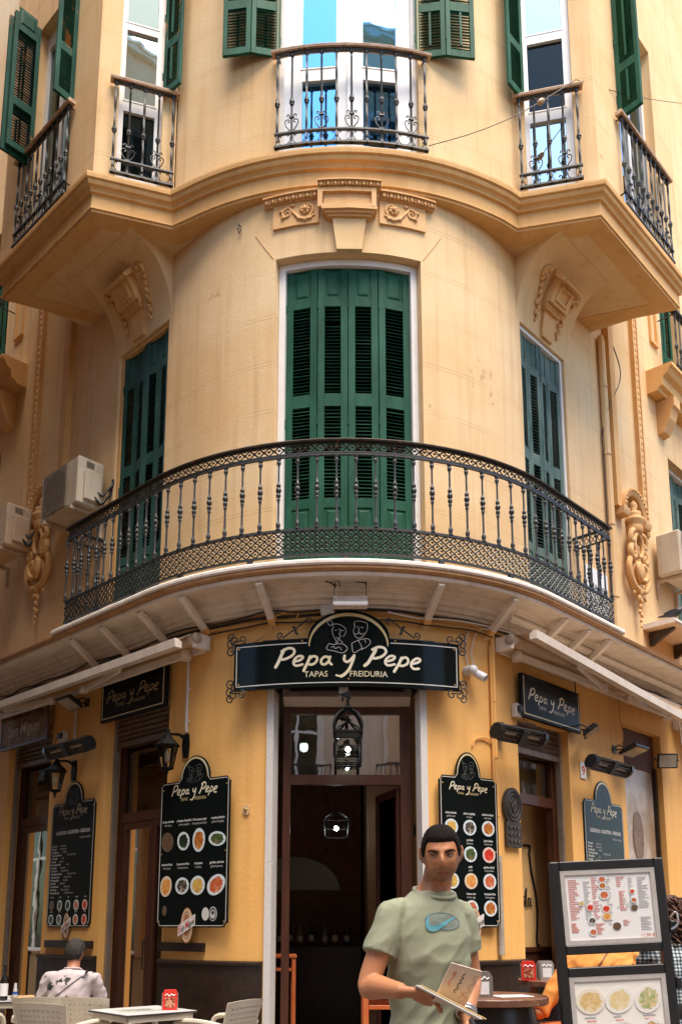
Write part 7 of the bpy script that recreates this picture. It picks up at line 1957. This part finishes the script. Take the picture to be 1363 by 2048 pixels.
    for s in 'RL':
        S, E = J['s'+s], J['e'+s]; q = sleeve
        e_ = S+(E-S)*q; d_ = (E-S).normalized()
        limb(mb, [S+(sm-S)*.45-upv*.012, S-upv*.014, S+(E-S)*q*.5, e_], [.048, .054, .058, .062], 16)
        if q < .9: pass
    sh = organic(mb, voxel, 4, wr); sh.materials.append(shirt)
    if shirt_attr: paint(sh, shirt_attr)
    so = link('shirt', sh, t, inv)
    # collar
    mb = MB(); fr_ = perp(J.get('toe', V((0, -1, 0))), upv); cN = N_+(sm-N_)*.34 + fr_*.006
    pts = []
    for k in range(20):
        q = ax*.080*math.cos(2*PI*k/20) + fw*.070*math.sin(2*PI*k/20); pts.append(cN + q - upv*.022*max(-.6, q.dot(fr_)/.07))
    mb.tube(pts, .0085, 6, closed=True); mb.build('collar', shirt if not shirt_attr else mat('collar_cloth', (.55, .45, .45), .8), t, inv, True)
    # trousers
    mb = MB(); loft(mb, [(H_+upv*.05, ax*.172*slim, fw*.125*slim), (H_, ax*.178*slim, fw*.13*slim), (H_-upv*.08, ax*.165*slim, fw*.12*slim)], 20)
    for s in 'RL':
        Kn, A_ = J['k'+s], J['a'+s]; hp = H_ + ax*(.088 if s == 'L' else -.088)
        limb(mb, [hp, hp+(Kn-hp)*.5, Kn, Kn+(A_-Kn)*.5, A_+(Kn-A_)*.12], [.102, .088, .072, .064, .058], 14)
    tr = organic(mb, .012, 3); tr.materials.append(pants); link('trousers', tr, t, inv)
    for s in 'RL':
        A_ = J['a'+s]; f_ = perp((J.get('toe', V((0, -1, 0)))), (0, 0, 1)); mb = MB()
        z = -A_.z; loft(mb, [(V((A_.x, A_.y, .035))-f_*.07, ax*.034, V((0, 0, .034))), (V((A_.x, A_.y, .045))-f_*.02, ax*.042, V((0, 0, .044))), (V((A_.x, A_.y, .04))+f_*.10, ax*.048, V((0, 0, .038))), (V((A_.x, A_.y, .028))+f_*.19, ax*.036, V((0, 0, .026)))], 14, 2.5)
        mb.build('shoe', mat('shoe_%d' % int(shoe[0]*100), shoe, .5), t, inv, True)
    if face:
        for s in (-1, 1):
            mb = MB(); mb.ball((s*.031, -.0745, .0105), .0100, 12); mb.map(lambda v: HM @ v); mb.build('eye', mat('eye_white', (.62, .56, .52), .2), t, inv, True)
            mb = MB(); mb.ball((s*.031-.0025, -.0825, .0110), .0060, 10, (1, .6, 1)); mb.map(lambda v: HM @ v); mb.build('iris', mat('iris_dark', (.02, .011, .007), .15), t, inv, True)
            mb = MB(); q = spline([(s*.013, -.0945, .0215), (s*.026, -.0935, .0265), (s*.042, -.085, .0285), (s*.055, -.071, .0225)], 4); mb.tube(q, [.0030]*4+[.0036]*5+[.0024]*4, 6); mb.map(lambda v: HM @ v); mb.build('eyebrow', mat('dark_hair', (.010, .006, .005), .85, spec=.1), t, inv, True)
            mb = MB(); q = spline([(s*.016, -.0835, .0120), (s*.031, -.0868, .0165), (s*.047, -.0765, .0125)], 4); mb.tube(q, .0046, 6); mb.map(lambda v: HM @ v); mb.build('eyelid', mat('lid_tone', (.22, .09, .05), .5), t, inv, True)
    if hairfn: hairfn(t, HM, inv)
    return t, so
def cap_hair(m, hl=.055, thick=.010, back=-.07, fuzz=.002, side=.0, seed=1):
    """short hair as a shell over the skull; hl = height of the front hairline"""
    def f(t, HM, inv):
        rng = random.Random(seed); mb = MB(); nu, nv = 60, 30; rows = []
        for j in range(nv+1):
            r = []
            for i in range(nu):
                th = 2*PI*i/nu; c = math.cos(th)          # c=1 front, -1 back
                f_ = max(0, min(1, (c-.42)/.22)); f_ = f_*f_*(3-2*f_)
                sd_ = side if c > -.15 else side+(back-side)*min(1, (-.15-c)/.35)
                lowz = hl*f_ + (1-f_)*sd_
                lowz /= .118
                ph0 = math.asin(max(-.95, min(.95, lowz))); ph = ph0 + (PI/2-.02-ph0)*j/nv
                cp = math.cos(ph)**(.80 if ph > 0 else 1.0); x, y, z = cp*math.sin(th), -cp*math.cos(th), math.sin(ph)
                k = thick*min(1, j/5+.12) + rng.uniform(-fuzz, fuzz)
                low = max(0, -z); X = x*(.076+k)*(1-.30*low**1.6); Y = y*(.094+k)*(1-(.25*low if y > 0 else 0)); Z = z*(.118+k)
                r.append(HM @ V((X, Y, Z)))
            rows.append(r)
        mb.grid(rows, closed=True); o = len(mb.v)-nu; mb.f.append(tuple(range(o, o+nu))); mb.mi.append(0)
        mb.build('hair', m, t, inv, True)
    return f
DHAIR = mat('black_hair', (.006, .004, .003), .85, (.014, .010, .008), 120, .8, 260, spec=.15)
# ---------------- the waiter
SAGE = mat('sage_cotton', (.235, .255, .175), .85, (.29, .305, .215), 4.0, .12, 900)
wJ = dict(hip=(.315, 3.40, .98), chest=(.325, 3.385, 1.28), neck=(.362, 3.395, 1.562), head=(.374, 3.330, 1.662), sR=(.190, 3.30, 1.462), sL=(.458, 3.465, 1.462),
          eR=(.098, 3.245, 1.195), wR=(.205, 3.085, 1.185), eL=(.497, 3.50, 1.20), wL=(.452, 3.33, 1.075), kR=(.25, 3.36, .52), kL=(.40, 3.47, .52), aR=(.24, 3.42, .09), aL=(.42, 3.52, .09), toe=(.45, -.9, 0))
waiter, wsh = person('waiter in pale green T-shirt looking aside and holding menus', (.33, 3.40, 0), wJ, (-5, 10, -2), SAGE, mat('dark_jeans', (.02, .022, .03), .8), beard=True, voxel=.0048, sleeve=.60,
    hairfn=cap_hair(DHAIR, .060, .009, -.085, .0012, -.004), handR=(((1, -.28, -.12), (.2, .3, 1)), dict(curl=(.75, .7, .7, .75), thumb=-1)), handL=(((.05, -.25, -1), (1, 0, 0)), dict(curl=(1.1, 1.1, 1.1, 1.1), thumb=1)), hs=.915, slim=.90, wrinkle=.006)
# chest print, laid onto the cloth
from mathutils.bvhtree import BVHTree
def shirt_bvh(o):
    me = o.data; return BVHTree.FromPolygons([v.co.copy() for v in me.vertices], [tuple(p.vertices) for p in me.polygons])
bv = shirt_bvh(wsh)
pc = V((.388, 3.27, 1.418)); pxd = V((.285, .17, 0)).normalized(); pxd = V((math.cos(rad(28)), math.sin(rad(28)), 0)); pnd = V((pxd.y, -pxd.x, 0))
def on_shirt(x, z, e):
    o = pc + pxd*x + V((0, 0, z)) + pnd*.4
    h = bv.ray_cast(o, -pnd, 1.0)
    return (h[0] + pnd*e) if h[0] is not None else (o - pnd*.35)
def print_poly(outer, inner, e, m, name):
    """strip between two curves of equal length"""
    mb = MB(); rows = []
    for a, b in zip(outer, inner): rows.append([on_shirt(a[0]+(b[0]-a[0])*k/4, a[1]+(b[1]-a[1])*k/4, e) for k in range(5)])
    mb.grid(rows); o = mb.build(name, m, waiter, T(.33, 3.40, 0).inverted()); return o
ell = lambda a, b, n, rot=-.07: [(a*math.cos(2*PI*i/n)*math.cos(rot)-b*math.sin(2*PI*i/n)*math.sin(rot), a*math.cos(2*PI*i/n)*math.sin(rot)+b*math.sin(2*PI*i/n)*math.cos(rot)) for i in range(n+1)]
print_poly(ell(.079, .032, 36), ell(.076, .0295, 36), .0026, mat('print_navy', (.05, .11, .16), .7), 'chest_print')
print_poly(ell(.076, .0295, 36), ell(.001, .001, 36), .0018, mat('print_mesh', (.22, .25, .19), .8, (.15, .20, .20), 160), 'chest_print')
up_ = spline([(-.058, .030, 0), (-.066, .008, 0), (-.060, -.012, 0), (-.038, -.014, 0), (.0, .000, 0), (.040, .012, 0), (.078, .021, 0)], 5)
dn_ = spline([(-.058, .030, 0), (-.078, .002, 0), (-.074, -.028, 0), (-.045, -.036, 0), (-.006, -.020, 0), (.036, .003, 0), (.078, .021, 0)], 5)
print_poly([(p.x, p.y) for p in up_], [(p.x, p.y) for p in dn_], .0036, mat('print_blue', (.08, .30, .38), .7, (.14, .38, .46), 18), 'chest_print')
# wrist watch
mb = MB(); wv = V(wJ['wL'])+V((0, 0, .02)); dw = (V(wJ['wL'])-V(wJ['eL'])).normalized(); xw = perp((1, 0, 0), dw); yw = dw.cross(xw)
for o_ in (-.008, .008): mb.tube([wv + dw*o_ + xw*.033*math.cos(2*PI*k/16) + yw*.030*math.sin(2*PI*k/16) for k in range(16)], .008, 6, closed=True)
mb.build('wrist_watch', STEEL, waiter, T(.33, 3.40, 0).inverted(), True)
# menus in his hand
def held_card(M, w, h, label, m, marks):
    t = thing('menu_card', label, 'menu', M); mb = MB(); mb.bbox(-w/2, w/2, -.002, .002, 0, h, .0008); mb.build('card', m, t)
    if marks:
        mb = MB()
        for pts in ([(-.035, .12), (-.030, .10), (-.036, .085), (-.030, .07)], [(-.030, .125), (-.026, .11)], ): mb.ribbon([(p.x, p.y) for p in spline([(x, z, 0) for x, z in pts], 4)], .0035, -.003)
        for pts in ([(.03, .02), (.045, .04), (.03, .055), (.048, .07), (.034, .085), (.05, .10), (.04, .12), (.052, .13)], [(.02, .015), (.04, .01), (.055, .03), (.045, .05)], [(.02, .035), (.03, .05), (.02, .06)]): mb.ribbon([(p.x, p.y) for p in spline([(x, z, 0) for x, z in pts], 4)], .0022, -.003)
        mb.build('red_drawing', mat('pale_red_print', (0, 0, 0)), t)
        mb = MB()
        for pts in ([(.0, .05), (-.006, .062), (.004, .068), (-.004, .08)], [(-.004, .085), (.006, .09), (-.002, .098), (.006, .108), (-.003, .112)], [(.0, .117), (.004, .125)]): mb.ribbon([(p.x, p.y) for p in spline([(x, z, 0) for x, z in pts], 4)], .003, -.003)
        mb.build('script', PLASTB, t)
    return t
PAPERP = mat('cream_card', (.70, .58, .50), .6)
hp = V((.318, 3.005, 1.168))
held_card(T(*hp) @ RZ(rad(12)) @ RX(rad(28)) @ RY(rad(17)) @ T(.045, 0, -.015), .115, .15, 'cream printed menu standing up in the waiter hand', PAPERP, True)
M = T(*(hp+V((.03, -.01, -.012)))) @ RZ(rad(-4)) @ RY(rad(27)) @ RX(rad(84)) @ T(0, 0, -.07)
held_card(M, .23, .13, 'white notepad lying under the cream menu in his hand', WPRINT, False)
held_card(M @ T(.012, .006, -.004), .23, .13, 'yellowed folder under the white notepad in his hand', mat('yellow_card', (.62, .42, .17), .6), False)
t = thing('phone', 'dark phone held in the waiter lowered hand', 'phone', T(.462, 3.27, .955) @ RX(rad(15))); mb = MB(); mb.bbox(-.008, .008, -.035, .035, 0, .12, .004); mb.build('case', PLASTB, t); mb = MB(); mb.box(-.0095, -.0082, -.031, .031, .005, .115); mb.build('screen', BOARD, t)
# ---------------- seated man with palm shirt, seen from behind
def palm_shirt():
    m = bpy.data.materials.new('palm_print_shirt'); n, l, b = nodes_of(m); b.inputs['Roughness'].default_value = .85
    geo = n.new('ShaderNodeNewGeometry'); mp = n.new('ShaderNodeMapping'); mp.inputs['Scale'].default_value = (9, 3, 9); l.new(geo.outputs['Position'], mp.inputs[0])
    vo = n.new('ShaderNodeTexVoronoi'); vo.inputs['Scale'].default_value = 1.0; l.new(mp.outputs[0], vo.inputs['Vector'])
    nz = n.new('ShaderNodeTexNoise'); nz.inputs['Scale'].default_value = 40; nz.inputs['Detail'].default_value = 2; l.new(geo.outputs['Position'], nz.inputs['Vector'])
    ad = n.new('ShaderNodeMath'); ad.operation = 'MULTIPLY_ADD'; ad.inputs[1].default_value = .55; l.new(nz.outputs[0], ad.inputs[0]); l.new(vo.outputs['Distance'], ad.inputs[2])
    lt = n.new('ShaderNodeMath'); lt.operation = 'LESS_THAN'; lt.inputs[1].default_value = .60; l.new(ad.outputs[0], lt.inputs[0])
    mx = n.new('ShaderNodeMixRGB'); l.new(lt.outputs[0], mx.inputs[0]); mx.inputs[1].default_value = (.47, .40, .41, 1); mx.inputs[2].default_value = (.03, .035, .035, 1); l.new(mx.outputs[0], b.inputs['Base Color'])
    return m
x0, y0 = -2.38, 8.02
mJ = dict(hip=(x0-.02, y0+.02, .50), chest=(x0-.02, y0+.05, .80), neck=(x0-.0, y0+.09, 1.045), head=(x0+.0, y0+.12, 1.17), sR=(x0+.205, y0+.06, .965), sL=(x0-.205, y0+.06, .965), eR=(x0+.26, y0+.16, .70), wR=(x0+.16, y0+.36, .66),
          eL=(x0-.29, y0+.10, .71), wL=(x0-.20, y0+.34, .78), kR=(x0+.14, y0+.46, .50), kL=(x0-.14, y0+.46, .50), aR=(x0+.14, y0+.42, .09), aL=(x0-.14, y0+.42, .09), toe=(0, 1, 0))
man, msh = person('seated grey haired man in palm print shirt, seen from behind', (x0, y0, 0), mJ, (172, 4, 0), palm_shirt(), mat('dark_trousers', (.03, .03, .035), .8), skin=(.42, .18, .10), voxel=.010, sleeve=.75,
    hairfn=cap_hair(mat('grey_hair', (.02, .017, .015), .85, (.06, .053, .047), 60, .5, 160, spec=.2), .06, .013, -.085, .004, -.01, 2))
bv = shirt_bvh(msh); mb = MB(); rows = []
for i in range(15):
    f = i/14; r = []
    for k in (-1, 1):
        o = V((x0+.17-.36*f+k*.016, y0-.5, 1.02-.30*f+k*.018)); h = bv.ray_cast(o, V((0, 1, 0)), 2.0); r.append((h[0] if h[0] is not None else V((o.x, y0-.09, o.z))) + V((0, -.006, 0)))
    rows.append(r)
mb.grid(rows); mb.build('bag_strap', mat('black_webbing', (.012, .012, .014), .7), man, T(x0, y0, 0).inverted())
# ---------------- person in orange, bent over behind the menu stand
x0, y0 = 1.83, 6.25
oJ = dict(hip=(x0+.02, y0, .78), chest=(x0-.02, y0+.02, 1.06), neck=(x0-.03, y0+.10, 1.31), head=(x0-.02, y0+.14, 1.45), sR=(x0+.19, y0+.06, 1.215), sL=(x0-.21, y0+.03, 1.205), eR=(x0+.26, y0+.10, .96), wR=(x0+.16, y0+.34, 1.03),
          eL=(x0-.50, y0-.06, .82), wL=(x0-.30, y0+.16, .96), kR=(x0+.14, y0+.42, .74), kL=(x0-.14, y0+.42, .74), aR=(x0+.14, y0+.36, .26), aL=(x0-.14, y0+.36, .26), toe=(0, 1, 0))
op, osh = person('person in orange T-shirt sitting behind the menu stand', (x0, y0, 0), oJ, (176, 6, 0), mat('orange_cotton', (.62, .23, .04), .85, (.66, .27, .06), 3, .3, 300), mat('grey_trousers', (.10, .10, .11), .8), voxel=.011, sleeve=.98, slim=1.12, hairfn=cap_hair(DHAIR, .06, .012, -.085, .003, -.01, 4), wrinkle=.012)
bv = shirt_bvh(osh); mb = MB(); rows = []
for i in range(13):
    f = i/12; r = []
    for k in (-1, 1):
        o = V((x0+.02-.22*f+k*.022, y0-.6, 1.27-.26*f+k*.02)); h = bv.ray_cast(o, V((0, 1, 0)), 2.0); r.append((h[0] if h[0] is not None else V((o.x, y0-.1, o.z))) + V((0, -.006, 0)))
    rows.append(r)
mb.grid(rows); mb.build('bag_strap', mat('brown_leather', (.10, .04, .02), .5), op, T(x0, y0, 0).inverted())
stool(x0, y0+.02, .70, .40, 5, 'orange wooden stool under the person in orange')
# ---------------- woman in gingham at the right edge
def gingham():
    m = bpy.data.materials.new('gingham_cloth'); n, l, b = nodes_of(m); b.inputs['Roughness'].default_value = .85
    geo = n.new('ShaderNodeNewGeometry'); sp = n.new('ShaderNodeSeparateXYZ'); l.new(geo.outputs['Position'], sp.inputs[0])
    acc = []
    for k, out in enumerate((0, 2)):
        mu = n.new('ShaderNodeMath'); mu.operation = 'MULTIPLY'; mu.inputs[1].default_value = 46; l.new(sp.outputs[out], mu.inputs[0])
        fr = n.new('ShaderNodeMath'); fr.operation = 'FRACT'; l.new(mu.outputs[0], fr.inputs[0])
        gt = n.new('ShaderNodeMath'); gt.operation = 'GREATER_THAN'; gt.inputs[1].default_value = .5; l.new(fr.outputs[0], gt.inputs[0]); acc.append(gt.outputs[0])
    ad = n.new('ShaderNodeMath'); ad.operation = 'ADD'; l.new(acc[0], ad.inputs[0]); l.new(acc[1], ad.inputs[1])
    hf = n.new('ShaderNodeMath'); hf.operation = 'MULTIPLY'; hf.inputs[1].default_value = .5; l.new(ad.outputs[0], hf.inputs[0])
    rp = n.new('ShaderNodeValToRGB'); rp.color_ramp.elements[0].color = (.62, .66, .68, 1); rp.color_ramp.elements[1].color = (.02, .035, .06, 1); e = rp.color_ramp.elements.new(.5); e.color = (.18, .24, .28, 1); l.new(hf.outputs[0], rp.inputs[0])
    l.new(rp.outputs[0], b.inputs['Base Color']); return m
x0, y0 = 2.13, 5.75
gJ = dict(hip=(x0, y0, .88), chest=(x0, y0+.0, 1.12), neck=(x0, y0+.04, 1.365), head=(x0-.01, y0+.05, 1.475), sR=(x0+.165, y0+.02, 1.29), sL=(x0-.165, y0+.02, 1.29), eR=(x0+.23, y0+.06, 1.04), wR=(x0+.14, y0+.26, .98),
          eL=(x0-.22, y0+.10, 1.04), wL=(x0-.12, y0+.30, 1.0), kR=(x0+.10, y0+.08, .50), kL=(x0-.10, y0+.08, .50), aR=(x0+.10, y0+.02, .09), aL=(x0-.10, y0+.02, .09), toe=(0, 1, 0))
def curly(t, HM, inv):
    rng = random.Random(9); m = mat('curly_brown_hair', (.05, .018, .010), .6, (.12, .045, .022), 30)
    mb = MB()
    for i in range(420):
        a = rng.uniform(0, 2*PI); zz = rng.uniform(-.15, .125); c = math.cos(a)
        if c > .35 and zz < .05: continue
        rr_ = .10*math.sqrt(max(.08, 1-(zz/.14)**2)) if zz > 0 else .10+.02*rng.random()
        p = V((math.sin(a)*rr_, -c*rr_*1.1+.01, zz)); pts = []; ph = rng.uniform(0, 6.28); r0 = rng.uniform(.010, .016)
        for k in range(9):
            pts.append(HM @ (p + V((math.cos(ph+k*1.0)*r0, math.sin(ph+k*1.0)*r0, -.0085*k)) + p.normalized()*rng.uniform(0, .006)))
        mb.tube(pts, [.004, .006, .007, .007, .007, .006, .006, .005, .003], 4)
    mb.build('hair', m, t, inv, True); cap_hair(m, .06, .012, -.10, .003, -.06, 6)(t, HM, inv)
person('woman with curly brown hair in gingham blouse at the right edge', (x0, y0, 0), gJ, (178, 0, 0), gingham(), mat('black_skirt', (.015, .015, .018), .8), voxel=.010, sleeve=.95, hairfn=curly, slim=.95, hem=.14)
